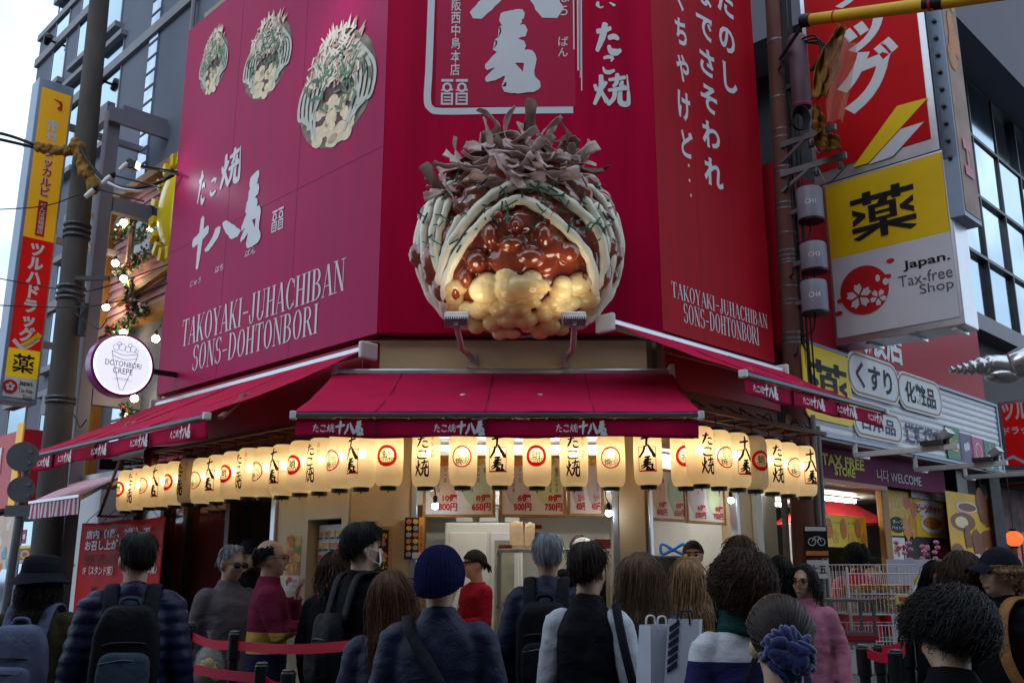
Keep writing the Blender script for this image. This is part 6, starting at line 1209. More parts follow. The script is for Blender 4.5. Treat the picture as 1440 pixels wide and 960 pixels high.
poster(PR, 1146, 764, 1250, 815, -2.15, YELLOW, 'yellow panel with white cartoonless bubbles below the fried chicken picture' if False else 'yellow panel low at the back of the bright shop', [(WHITEP, .2, .3, .5, .8, 3), (BLACKINK, .55, .5, .75, .7, 2)], seed=32)
poster(PR, 1155, 727, 1217, 768, -.35, YELLOW, 'yellow banner of three hot dogs hung in the shop opening', [(FOODS[0], .10, .25, .25, .9, 1), (FOODS[1], .24, .1, .38, .55, 1), (FOODS[0], .42, .25, .55, .9, 1), (FOODS[1], .57, .1, .70, .5, 1), (FOODS[0], .74, .3, .86, .92, 1), (FOODS[1], .86, .1, .97, .5, 1)], [('ハットグ', BLACKINK, .27, .72, .41, .80, .01, False), ('チーズ', BLACKINK, .57, .72, .72, .80, .01, False)], seed=33, name='hanging_banner', cat='banner')
poster(PR, 1145, 722, 1153, 770, -.33, mat('print scarlet', (.5, .02, .015), .5), 'narrow red banner left of the yellow hot dog banner', [(YELLOW, .2, .1, .8, .3, 0)], [('BUNS', WHITEP, .2, .35, .8, .9, .02, True)], seed=34, name='hanging_banner', cat='banner')
RT = mat('red canopy cloth', (.40, .03, .04), .7); c0 = PR.pt(*PR.px(1165, 725, -1.2), -1.2); t = thing('canopy_tent', 'red peaked canopy inside the bright shop', 'canopy', (c0.x, c0.y, c0.z-.3)); ap = c0+Vector((0, 0, .32)); m = MB(); cs_ = [c0+Vector(v) for v in ((-.6, -.4, -.1), (.6, -.4, -.1), (.6, .5, -.1), (-.6, .5, -.1))]; m.add(cs_+[ap], [(0, 1, 4), (1, 2, 4), (2, 3, 4), (3, 0, 4)]); m.build('cloth', RT, t, solid=.004); m = MB()
for v in cs_: m.tube([v, (v.x, v.y, .1)], .018, 6)
m.build('pole', ALU, t)
poster(PR, 1250, 693, 1285, 752, -.19, mat('print amber', (.72, .40, .02), .5, spec=.2), 'amber poster of a cheese hot dog on the charcoal wall', [(FOODS[1], .05, .3, .9, .95, 1), (FOODS[2], .3, .45, .95, .85, 4), (BLACKINK, .03, .06, .58, .42, 1), (ORANGEP, .6, .02, .95, .35, 5)], [('チーズ', WHITEP, .14, .25, .48, .35, .02, False), ('ハットグ', WHITEP, .1, .13, .52, .22, .02, False)], seed=35)
t = poster(PR, 1287, 702, 1329, 754, -.19, mat('print amber', (.72, .40, .02), .5, spec=.2), 'amber poster with red bubble lettering and a hot dog on the charcoal wall', [(WHITEP, .08, .48, .95, .92, 1), (WHITEP, .2, .10, .85, .58, 1), (FOODS[0], .25, .2, .8, .5, 1), (ORANGEP, .3, .38, .76, .48, 1)], [('ビーンハットグ', mat('bubble red ink', (.55, .02, .05), .5), .1, .58, .93, .82, .06, False)], seed=36)
poster(PR, 1282, 672, 1330, 699, -.16, mat('print grey photo', (.20, .2, .24), .4, col2=(.4, .38, .38), nscale=14), 'glossy grey picture strip above the amber posters', [(WHITEP, .35, .3, .95, .9, 6), (FOODS[2], .4, .35, .95, .6, 5)], seed=37)
poster(PR, 1254, 756, 1272, 798, -.19, WHITEP, 'white price notice under the cheese hot dog poster', [(FOODS[2], .1, .4, .9, .8, 6), (BLACKINK, .3, .05, .55, .16, 1)], seed=38)
poster(PR, 1322, 765, 1332, 790, -.17, MATS['print scarlet'], 'narrow red and white notice right of the pink flowers', [(WHITEP, .2, .1, .8, .9, 4)], seed=39)
poster(PR, 1340, 700, 1401, 792, .02, mat('print amber', (.72, .40, .02), .5, spec=.2), 'tall amber poster of corn dogs and sauces left of the grey post', [(mat('print brown', (.20, .06, .02), .5, var=.3, nscale=10), .04, .45, .5, .72, 1), (mat('print cheese', (.75, .62, .35), .5), .12, .5, .36, .66, 1), (WHITEP, .16, .72, .58, .88, 1), (mat('print brown', (.20, .06, .02), .5), .2, .74, .54, .86, 1), (MATS['print brown'], .62, .72, .95, .9, 9), (MATS['print brown'], .55, .22, 1.0, .5, 1), (MATS['print brown'], .0, .05, .22, .28, 1), (MATS['print brown'], .3, .24, .55, .36, 5), (WHITEP, .35, .08, .6, .14, 1)], seed=40)
q1 = PR.px(1408, 700, .1); MB().bar(PR.pt(q1[0]-.25, .1, .1), PR.pt(q1[0]-.25, zb-.1, .1), .13, .1).build('grey_post', MATS['galvanised steel'], label='grey steel post right of the tall amber poster', cat='post')
ps = thing('red_shop_sign', 'red drugstore sign with white lettering cut by the right edge', 'sign', PR.pt(8.2, 2.7, .4)); PSg = Plane((PR.pt(8.3, 0, 0).x, PR.pt(8.3, 0, 0).y), 'L'); (a0, z1), (a1, z0) = PSg.px(1402, 566), PSg.px(1480, 655)
MB().slab(PSg, a0, z0, a1, z1, -.2, 0).build('case', ALU, ps); MB().slab(PSg, a0+.05, z0+.04, a1-.05, z1-.04, 0, .01).build('panel', RED_S, ps); I = Ink(PSg, .014); I.textpx('ツルハ', 1411, 592, 1462, 562, bold=.04); I.textpx('ドラッグ', 1413, 612, 1460, 596, bold=.03); I.line([PSg.px(1412, 648), PSg.px(1425, 642), PSg.px(1445, 652)], .04); I.build('lettering', SIGNWHITE, ps)
poster(PSg, 1414, 662, 1450, 686, .0, mat('print scarlet', (.5, .02, .015), .5), 'small red sign with white swirl below the right edge sign', [(WHITEP, .2, .2, .8, .8, 1)], seed=41)
t = thing('far_shop', 'dim far shop full of hanging goods at the right edge', 'shop building', PR.pt(10, 0, -1)); MB().slab(PR, e1+.7, .1, 16, 3.0, -.40, -.38).build('wall', mat('dim goods wall', (.25, .12, .10), .7, col2=(.05, .05, .06), nscale=5), t); m = MB()
for k in range(9): m.slab(PR, e1+.9+.25*k, 1.6+.1*(k % 3), e1+1.05+.25*k, 2.1, -.12, -.06)
m.build('hanging_goods', FOODS[2], t); MB().slab(PR, e1+.7, 2.75, 14, 2.85, -.36, .5).build('awning_slab', BLACKPL, t)
q1 = PR.pt(*PR.px(1426, 757, .2), .2); t = thing('red_lantern', 'small round red lantern at the far right edge', 'paper lantern', (q1.x, q1.y, q1.z-.12)); MB().ball(q1, (.11, .11, .10), 16, 10).build('paper', mat('red lit paper', (.5, .05, .02), .6, emit=(1, .2, .05), estr=.7), t, smooth=180); MB().lathe([(.05, .095), (.05, .12)], q1, 12).lathe([(.05, -.12), (.05, -.095)], q1, 12).tube([q1+Vector((0, 0, .11)), (q1.x, q1.y, 2.76)], .005, 6).build('ring', BLACKPL, t)
# silver creature arm
pts = [(1335, 520), (1348, 519), (1362, 517), (1380, 514), (1398, 514), (1418, 516), (1450, 505)]; ph = thing('silver_horn', 'big ribbed silver tentacle sculpture reaching in at the right edge', 'sculpture', tuple(atY(1400, 540, 9.4))); pp = smooth_path([tuple(atY(x, y, 9.4)) for x, y in pts]+[tuple(atY(1500, 490, 10.2)), tuple(atY(1540, 475, 12.2)), tuple(atY(1560, 470, 14.2))], 8); rr = [.025+.16*min(1, i/56)**1.1 + (.012*math.sin(i*1.2) if i < 30 else 0) for i in range(len(pp))]
MB().tube(pp, rr, 18).ball(Vector(pp[34])+Vector((.05, 0, -.10)), (.2, .12, .08), 16, 10).build('horn', mat('silver paint', (.62, .60, .62), .25, metal=.9, var=.08), ph, smooth=180)
# glass building
PGl = PR.shifted(-.3); g2 = lambda x, y: PGl.px(x, y); gl = thing('glass_building', 'modern building with sky reflecting glass curtain wall, top right', 'building', PGl.pt(10, 0, -2)); ga0 = g2(1330, 200)[0]-1.2; gz0 = g2(1382, 400)[1]-.6
MB().slab(PGl, ga0, 0, 16, gz0-.25, -4, -.15).build('lower_wall', mat('dark plum wall', (.035, .028, .035), .6, var=.3, nscale=2), gl); PANE2 = mat('blue sky pane', (.55, .68, .80), .05, metal=1.0, col2=(.24, .33, .42), nscale=.55); zz = gz0; rws = [0, 1.05, 2.1, 3.15, 4.2]
MB().slab(PGl, ga0, gz0-.25, 16, gz0, -4, .12).build('sill_band', mat('plum grey band', (.12, .10, .13), .4), gl); rnd = random.Random(8)
for r in range(4):
    for k in range(7):
        a = ga0+.05+1.15*k; ff = MB().slab(PGl, a, gz0+rws[r]+.03, a+1.09, gz0+rws[r+1]-.03, -.1, 0); b = ff.build('pane', PANE2 if rnd.random() < .7 else PANE, gl); b.rotation_euler = (rnd.uniform(-.006, .006), 0, rnd.uniform(-.012, .012))
m = MB()
for r in range(5): m.slab(PGl, ga0, gz0+rws[r]-.03, 16, gz0+rws[r]+.02, -.1, .05)
for k in range(9): m.slab(PGl, ga0+.0+1.15*k, gz0, ga0+.035+1.15*k, gz0+4.2, -.1, .05)
m.build('mullion', ALU_D, gl); MB().slab(PGl, ga0-1, gz0+4.2, 18, gz0+14, -4, .6).build('overhang', mat('dark plum concrete', (.08, .075, .10), .6, var=.15, nscale=1), gl); MB().slab(PGl, ga0, gz0, 16, gz0+4.2, -4, -.5).build('core', BLACKPL, gl)
# display racks in front of the bright shop
WIRE = mat('white coated wire', (.55, .55, .56), .4); BREAD = [mat('golden wafer snack', (.55, .32, .10), .6, var=.25, nscale=30), mat('brown wafer snack', (.38, .19, .06), .6, var=.25, nscale=30)]; FILM = mat('clear lilac wrapper', (.42, .40, .50), .15, spec=.8, var=.2, nscale=25)
cR = atY(1232, 850, 7.9); PK = Plane((cR.x, cR.y), 'F'); kz0, kz1 = atY(1232, 862, 7.9).z, atY(1232, 797, 7.9).z
wr = thing('wire_rack', 'white wire basket rack of snack packets in front of the bright shop', 'display rack', (cR.x, 7.9, .1)); W2 = .29
def wires(P, a0, z0, a1, z1, o, n, mb, nz=3):
    for k in range(n+1): a = a0+(a1-a0)*k/n; mb.tube([P.pt(a, z0, o), P.pt(a, z1, o)], .0028, 4, cap=False)
    for k in range(nz): z = z0+(z1-z0)*k/(nz-1); mb.tube([P.pt(a0, z, o), P.pt(a1, z, o)], .0042, 5, cap=False)
m = MB(); wires(PK, -W2, kz0, W2+.15, kz1-.05, .22, 24, m); wires(PK, -W2, kz0, W2+.15, kz1+.02, -.22, 24, m)
for a in (-W2, W2+.15):
    for k in range(9): o = -.22+.055*k; m.tube([PK.pt(a, kz0, o), PK.pt(a, kz1-.03, o)], .0028, 4)
for k in range(14): o = -.22+.44*k/13; m.tube([PK.pt(-W2, kz0, o), PK.pt(W2+.15, kz0, o)], .0035, 4)
m.build('basket', WIRE, wr); m = MB(); wires(PK, -W2, kz0-.32, W2, kz0-.08, .22, 22, m); wires(PK, -W2, kz0-.32, W2, kz0-.08, -.22, 10, m)
for k in range(12): m.tube([PK.pt(W2, kz0-.08, .22-.03*k), PK.pt(W2+.16, kz0-.36, .22-.03*k)], .003, 4)
for k in range(14): o = -.22+.44*k/13; m.tube([PK.pt(-W2, kz0-.32, o), PK.pt(W2, kz0-.32, o)], .0035, 4)
m.build('basket', WIRE, wr); m = MB()
for a in (-W2, W2):
    for o in (-.22, .22): m.tube([PK.pt(a, .1, o), PK.pt(a, kz1, o)], .011, 8)
m.build('leg', WIRE, wr)
nb = 0
def packet(c, sx, sy, sz, rz, mm, label, film=True):
    t = thing('snack_packet', label, 'snack packet', tuple(c), rz, 'snack packets in the wire rack'); m = MB(); n = 6
    for k in range(n): m.ball((0, 0, sz*(k+.5)/n), (sx/2*.95, sy/2*.95, sz/n*.62), 12, 6)
    m.build('wafer', mm, t, smooth=180, local=True); MB().box(-sx/2, -sy/2, 0, sx/2, sy/2, .004).box(-sx/2*.2, -sy/2-.004, sz*.3, sx/2*.2, -sy/2, sz*.6).build('wrapper', FILM, t, local=True)
spots = [(-.2+.105*i, .10-.13*j, i, j) for j in range(2) for i in range(4)]
for i, (a, o, ii, jj) in enumerate(spots):
    pass
k = 0
for jj, o in enumerate((.13, -.05)):
    for ii in range(4):
        for ly in range(2):
            packet(PK.pt(-.22+.14*ii+.02*jj, kz0+.012+.115*ly, o), .12, .11, .10, .15*((ii*3+jj+ly) % 3-1), BREAD[(ii+jj) % 2], ('front' if jj == 0 else 'rear')+' row '+('upper' if ly else 'lower')+' packet of golden wafers, '+nth[ii]+' from the left in the wire rack'); k += 1
for ii in range(3):
    b = PK.pt(.25+.07*ii, kz0+.01, .1-.1*ii); MB().grid(lambda u, v: b+Vector((.09*(u-.5)*2*(1-.2*abs(v-.5)), .05*math.cos(v*math.pi*2), .2*v+.02*math.sin(u*9+v*6))), 10, 12).build('plastic_bag', FILM, label='shiny lilac plastic packet, %s from the left at the right end of the wire rack' % nth[ii], cat='snack packet', group='lilac packets in the wire rack', smooth=70)
for x, y, w, lab in ((1270, 842, 18, 'yellow price card with red figures on the front of the wire rack'), (1270, 889, 12, 'smaller yellow price card low on the wire rack')):
    c = atY(x, y, 7.64); PP = Plane((c.x, c.y), 'F'); s = w/1362*7.6/2*1.15; t = thing('price_card', lab, 'price card', (c.x, c.y, c.z-s)); MB().slab(PP, -s, c.z-s*.65, s, c.z+s*.65, -.004, 0).build('card', mat('pale yellow card', (.66, .55, .20), .6), t); I = Ink(PP, .003); I.text('¥398', -s*.6, c.z-s*.3, s*.7, c.z+s*.35, bold=.04); I.build('price', REDINK, t)
# pale sheet with flowers behind the rack, framed stand and notice board in front
c = atY(1288, 800, 8.9); PP = Plane((c.x, c.y), 'F'); t = thing('banner_stand', 'pale lilac display sheet behind the wire rack', 'display sheet', (c.x, c.y, .1)); z1 = atY(1288, 786, 8.9).z; MB().slab(PP, -.26, .9, .26, z1, -.01, 0).build('sheet', mat('pale lilac sheet', (.50, .48, .62), .5), t); MB().slab(PP, -.03, z1-.28, .05, z1-.16, 0, .006).slab(PP, .12, z1-.28, .2, z1-.16, 0, .006).build('yellow_note', YELLOW, t); MB().bar(PP.pt(-.2, .1, -.05), PP.pt(-.2, z1, -.02), .02).bar(PP.pt(.2, .1, -.05), PP.pt(.2, z1, -.02), .02).build('leg', ALU, t)
c = atY(1292, 785, 9.0); t = thing('pink_flowers', 'pink artificial blossom sprigs above the lilac sheet', 'flowers', (c.x, c.y, c.z-.1)); m = MB(); m2 = MB(); rr = random.Random(5)
for s in (-.12, .10):
    m2.tube([c+Vector((s, 0, -.2)), c+Vector((s*1.1, 0, .12))], .006, 5)
    for k in range(14): m.ball(c+Vector((s*1.1+rr.uniform(-.07, .07), rr.uniform(-.04, .04), rr.uniform(-.08, .16))), (.028, .02, .02), 8, 5)
m.build('blossom', mat('pink petal', (.55, .22, .34), .6), t, smooth=180); m2.build('stem', LEAF, t)
c = atY(1200, 870, 7.3); PP = Plane((c.x, c.y), 'F'); t = thing('glass_case', 'grey framed glass counter case left of the wire rack', 'display case', (c.x, c.y, .1)); z0, z1 = atY(1200, 893, 7.3).z, atY(1200, 842, 7.3).z; f = .02
MB().slab(PP, -.16, z0, .17, z0+f, -.3, 0).slab(PP, -.16, z1-f, .17, z1, -.3, 0).slab(PP, -.16, z0+f, -.16+f, z1-f, -.02, 0).slab(PP, .17-f, z0+f, .17, z1-f, -.02, 0).slab(PP, -.16, z0+f, -.16+f, z1-f, -.3, -.28).slab(PP, .17-f, z0+f, .17, z1-f, -.3, -.28).build('frame', MATS['galvanised steel'], t); MB().slab(PP, -.14, z0+f, .15, z1-f, -.012, -.008).build('glass', GLASS, t); MB().slab(PP, -.165, z0-.03, .175, z0-.001, -.31, .01).build('red_edge', mat('red edge strip', (.4, .01, .02), .5), t)
MB().slab(PP, -.15, .1, .16, z0-.031, -.29, -.02).build('cabinet', mat('grey white cabinet', (.42, .42, .44), .5, var=.05), t); I = Ink(PP, -.014)
for x0, zz in ((-.13, 0), (.02, 0), (-.13, -.28), (.02, -.28)):
    I.rect(x0, z0-.27+zz, x0+.13, z0-.05+zz)
I.build('notice_sheet', WHITEP, t); I = Ink(PP, -.008)
for x0, zz in ((-.12, 0), (.03, 0), (-.12, -.28), (.03, -.28)): I.text('あんしん', x0, z0-.10+zz, x0+.11, z0-.07+zz, bold=.04); I.line([(x0, z0-.12+zz), (x0+.11, z0-.12+zz)], .003)
I.build('writing', BLACKINK, t); I = Ink(PP, -.009); I.rect(-.125, z0-.25, -.075, z0-.135); I.rect(.03, z0-.25, .08, z0-.135); I.rect(-.13, z0-.065, -.0, z0-.052); I.build('yellow_block', ORANGEP, t)
# belt barriers
def post(x, y, Y, label, h=None):
    q = atY(x, y, Y); t = thing('barrier_post', label, 'barrier post', (q.x, Y, 0), group='black belt barrier posts'); z = q.z
    MB().lathe([(.16, 0), (.16, .02), (.05, .035), (.028, .05), (.028, z-.16), (.036, z-.155), (.036, z-.02), (.030, z-.012)], Vector((q.x, Y, 0)), 20).build('post', BLACKPL, t, smooth=35); MB().lathe([(.028, z-.011), (.031, z-.006), (.02, z)], Vector((q.x, Y, 0)), 18).build('cap', ALU_D, t); return Vector((q.x, Y, z))
TAPE = mat('red barrier tape', (.45, .006, .03), .6, var=.1)
def tape(A, B, label, dz=-.08, w=.05):
    A, B = Vector(A)+Vector((0, 0, dz)), Vector(B)+Vector((0, 0, dz)); MB().grid(lambda u, v: A*(1-u)+B*u+Vector((0, .004*math.sin(u*9), (v-.5)*w-.02*math.sin(math.pi*u))), 16, 2).build('barrier_tape', TAPE, label=label, cat='barrier tape', group='red belts of the barrier', solid=.002)
pa = post(268, 874, 6.0, 'barrier post farthest left, beside the man in the grey jacket'); pb_ = post(331, 886, 5.6, 'barrier post in front of the bald man'); pc = post(369, 930, 5.0, 'barrier post with round cap at the bottom edge, left of a pair'); pd = post(406, 940, 4.8, 'barrier post with round cap at the bottom edge, right of a pair')
pe = atY(505, 906, 4.75); tape(pa, pb_, 'upper red belt between the far left post and its neighbour'); tape(pb_, Vector((pe.x, pe.y, pe.z+.08)), 'long red belt passing in front of the bald man'); tape(Vector(atY(225, 905, 5.9)), pc, 'red belt lowest at the left, ending at the capped post'); tape(pc, pd, 'short red belt between the two capped posts'); tape(atY(236, 866, 6.6), pa, 'far red belt by the red room wall', -.02)
rp1 = post(1213, 906, 5.2, 'barrier post farthest left of the right hand group'); rp2 = post(1236, 905, 5.6, 'barrier post in front of the glass case'); rp3 = post(1275, 893, 5.2, 'tallest barrier post below the wire rack'); rp4 = post(1258, 912, 4.9, 'nearest barrier post of the right hand group')
tape(rp1, rp4, 'red belt on the nearest right hand posts', -.03); tape(rp2, rp3, 'red belt crossing behind the nearest right hand posts', -.03); tape(rp4, rp3, 'short red belt joining the two right posts', -.04)
# ================================================================== people
def cloth(name, col, rough=.85, **k):
    m = mat(name, col, rough, var=k.pop('var', .16), nscale=k.pop('nscale', 14), bump=k.pop('bump', .15), bscale=k.pop('bscale', 120), spec=k.pop('spec', .05), **k); nt = m.node_tree
    if 'creases' in nt.nodes: return m
    b = nt.nodes['Principled BSDF']; tc = nt.nodes.new('ShaderNodeTexCoord'); mp = nt.nodes.new('ShaderNodeMapping'); mp.inputs['Scale'].default_value = (.9, .9, 1.15); mp.inputs['Rotation'].default_value = (.5, .3, 0)
    n = nt.nodes.new('ShaderNodeTexNoise'); n.name = 'creases'; n.inputs['Scale'].default_value = 7; n.inputs['Detail'].default_value = 3; n.inputs['Distortion'].default_value = 2.2
    bp = nt.nodes.new('ShaderNodeBump'); bp.inputs['Strength'].default_value = .28; bp.inputs['Distance'].default_value = .03
    nt.links.new(tc.outputs['Object'], mp.inputs[0]); nt.links.new(mp.outputs[0], n.inputs['Vector']); nt.links.new(n.outputs['Fac'], bp.inputs['Height'])
    if b.inputs['Normal'].links: nt.links.new(b.inputs['Normal'].links[0].from_socket, bp.inputs['Normal'])
    nt.links.new(bp.outputs['Normal'], b.inputs['Normal']); return m
SKIN = mat('skin', (.42, .25, .165), .5, var=.07, nscale=9, spec=.4); SKIN2 = mat('tanned skin', (.33, .18, .115), .5, var=.08, nscale=9, spec=.4)
EYEM = mat('dark eye', (.012, .01, .01), .2); LIPM = mat('lip', (.30, .11, .09), .5); SHOEM = mat('dark shoe', (.03, .03, .033), .5); DENIM = cloth('dark trousers', (.02, .022, .03)); GREYT = cloth('light grey trousers', (.33, .33, .34))
def hairm(name, a, b): return mat(name, a, .42, col2=b, nscale=26, stretch=(1, 1, .12), spec=.16)
H_BLK = hairm('black hair', (.005, .0045, .005), (.014, .011, .011)); H_BRN = hairm('brown hair', (.022, .010, .007), (.06, .027, .015)); H_RED = hairm('red brown hair', (.10, .035, .016), (.05, .018, .010)); H_BLD = hairm('blonde streaked hair', (.34, .20, .10), (.10, .05, .022)); H_ASH = hairm('ash brown hair', (.15, .085, .045), (.045, .024, .014)); H_GRY = hairm('grey hair', (.30, .31, .34), (.10, .10, .115)); H_CHO = hairm('dark brown hair', (.012, .006, .005), (.030, .015, .012))
PIV = Vector((0, .0, 1.47)); HC = Vector((0, .014, 1.612)); HR = (.081, .100, .108)
def loft(mb, secs, n=40):
    k = len(mb.v)
    for z, cx, cy, rx, ry in secs:
        for j in range(n):
            t = 2*math.pi*j/n; c, s = math.cos(t), math.sin(t); e = .85
            mb.v.append((cx+rx*math.copysign(abs(c)**e, c), cy+ry*math.copysign(abs(s)**e, s), z))
    for i in range(len(secs)-1):
        for j in range(n):
            a, b = k+i*n+j, k+i*n+(j+1) % n; mb.f.append((a, b, b+n, a+n))
    mb.f.append(tuple(k+j for j in reversed(range(n)))); mb.f.append(tuple(k+(len(secs)-1)*n+j for j in range(n)))
def xf(mb, T): mb.v = [tuple(T(Vector(v))) for v in mb.v]; return mb
def hpoint(phi, th, l): return HC+Vector(((HR[0]+l)*math.sin(th)*math.sin(phi), -(HR[1]+l)*math.sin(th)*math.cos(phi), (HR[2]+l)*math.cos(th)))
def thmax(phi, style):
    c = math.cos(phi)   # 1 at the face, -1 at the nape
    f, s, b = {'short': (R_(42), R_(82), R_(126)), 'long': (R_(44), R_(98), R_(135)), 'bald': (R_(80), R_(84), R_(120)), 'fringe': (R_(66), R_(88), R_(128)), 'curly': (R_(50), R_(104), R_(136)), 'bob': (R_(58), R_(108), R_(140)), 'tied': (R_(40), R_(80), R_(128))}[style]
    return s+(f-s)*c**1.5 if c > 0 else s+(b-s)*(-c)**.8
def make_hair(style, rnd, n, length=.0, vol=.0, far=False, hatted=False):
    mb = MB(); lay = (.003 if style == 'short' else .006)+vol*.5; st = style
    t0 = R_(58) if st == 'bald' else 0
    def shell(u, v):
        phi = u*2*math.pi; th = t0*(max(0, math.cos(phi*.5))**.4 if st == 'bald' else 1)+(thmax(phi, st)-t0)*v
        return hpoint(phi, max(th, .001), lay*((1-v*v)*.9+.1 if st in ('short', 'bald') else (1 if v < .9 else .5))+.004*noise.noise(Vector((u*14, v*6, n))))
    if st == 'bald': mb.grid(lambda u, v: hpoint(math.pi*(.42+1.16*u), R_(62)+(thmax(math.pi*(.42+1.16*u), st)-R_(62))*v, .005), 30, 8)
    else: mb.grid(shell, 36, 12)
    tie = HC+Vector((0, HR[1]+.035, -.035))
    for k in range(n):
        phi = rnd.uniform(0, 2*math.pi)
        if st == 'bald': phi = math.pi*rnd.uniform(.42, 1.58)
        tm = thmax(phi, st); te = tm*(rnd.uniform(.55, 1.05) if rnd.random() < .8 else rnd.uniform(.9, 1.13)); ts = rnd.uniform(.02, te*.82) if st != 'bald' else rnd.uniform(R_(60), te*.98)
        if st == 'bald': te = max(te, ts+.1)
        if hatted: ts = max(ts, R_(78)); te = max(te, ts+.12)
        drift = rnd.uniform(-.25, .25)+(.18 if st in ('short', 'fringe') else .05); ph = rnd.uniform(0, 6.3); am = {'curly': .016, 'bob': .004}.get(st, .002); m = 5 if far else (13 if st == 'curly' else 8); pts = []; l0 = lay+rnd.uniform(-.002, .006)+vol*rnd.uniform(.3, 1)
        if st == 'tied':
            a = hpoint(phi, ts+.15, l0); d = (a-HC).normalized(); e = (tie-HC).normalized()
            for i in range(m+1):
                t = i/m; w = (d*(1-t)+e*t).normalized(); pts.append(HC+Vector((w.x*(HR[0]+l0), w.y*(HR[1]+l0), w.z*(HR[2]+l0)))*(1) if t < .9 else tie+Vector((rnd.uniform(-.02, .02), rnd.uniform(0, .02), rnd.uniform(-.02, .02))))
        else:
            fly = rnd.uniform(.008, .030)*(1+vol*20) if rnd.random() < .07 and not hatted else 0
            for i in range(m+1):
                t = i/m; th = ts+(te-ts)*t; tap = (max(0, 1-(th/tm)**2)*1.0+.05) if st in ('short', 'fringe') and math.cos(phi) < .75 else 1; p = hpoint(phi+drift*t, th, l0*tap+.001+fly*t*t+(.010 if st in ('short', 'fringe') and not hatted else .0)*math.sin(math.pi*min(1, th/1.4))*(th < 1.4)+vol*.5*math.sin(math.pi*t)+(.010*t if st == 'fringe' and math.cos(phi) > .3 else 0))
                if am > .002: f = 30 if st == 'curly' else 9; p = p+Vector((am*math.sin(ph+t*f*.5), am*math.cos(ph*1.3+t*f*.45), am*.8*math.sin(ph*.7+t*f*.4)))
                pts.append(p)
            if length and (st == 'long' or st == 'bob') and math.cos(phi) < .62:
                L = length*rnd.uniform(.82, 1.03); b = pts[-1]; q = (b-HC); bk = -math.cos(phi); nn = 9; wav = rnd.uniform(0, 6)
                for i in range(1, nn+1):
                    t = i/nn; out = .018*math.sin(t*2.6)+(.05*t*max(0, bk) if b.z-L*t < 1.44 else .0); r2 = Vector((q.x, q.y, 0)).normalized()
                    pts.append(Vector((b.x*(1+.12*t)+r2.x*out+.007*math.sin(wav+t*7), b.y+r2.y*out+.02*t*bk+.004*math.cos(wav+t*6), b.z-L*t)))
        mm = len(pts); r = (rnd.uniform(.0010, .0021) if st == 'curly' and not far else rnd.uniform(.0013, .0028))*(1.7 if far else 1); mb.tube(pts, [r*(1-.75*(i/(mm-1))**2)*(.6+.4*min(1, i)) for i in range(mm)], 3 if far else 4, cap=False)
    return mb
def fingers(mb, W, d, side, curl=.5, s=1.0):
    """palm and five unequal bent fingers from wrist W along direction d"""
    d = Vector(d).normalized(); acr = d.cross(Vector((0, 0, 1) if abs(d.z) < .8 else (0, 1, 0))).normalized(); nrm = acr.cross(d).normalized()*(-side if abs(d.z) > .8 else -1)
    for k, (off, L) in enumerate(((-.028, .062), (-.010, .074), (.009, .078), (.027, .068))):
        b = W+d*.072*s+acr*off*s; p = [W+d*.02*s+acr*off*.6*s, b, b+d*L*.45*s+nrm*L*.12*curl*s, b+d*L*.72*s+nrm*L*.45*curl*s, b+d*L*.85*s+nrm*L*.8*curl*s]; mb.tube(p, [.013*s, .0095*s, .0088*s, .008*s, .006*s], 8)
    b = W+d*.022*s-acr*.024*s; mb.tube([b, b+d*.022*s-acr*.022*s+nrm*.01*s, b+d*.045*s-acr*.030*s+nrm*.022*s, b+d*.062*s-acr*.026*s+nrm*.03*s], [.014*s, .011*s, .0095*s, .007*s], 8)
    pm = MB().ball((0, 0, 0), (.042*s, .048*s, .015*s), 12, 8); Mx = Matrix((acr, d, nrm)).transposed(); c = W+d*.045*s; mb.add([c+Mx @ Vector(v) for v in pm.v], pm.f)
ARMS = {'down': ((.235, .03, 1.12), (.255, -.05, .87)), 'front': ((.235, -.02, 1.13), (.12, -.24, 1.10)), 'crossed': ((.225, -.08, 1.13), (-.06, -.20, 1.18)), 'chin': ((.20, -.14, 1.14), (.06, -.17, 1.36)), 'strap': ((.25, -.02, 1.12), (.17, -.15, 1.24)), 'low': ((.22, -.05, 1.12), (.10, -.28, 1.02))}
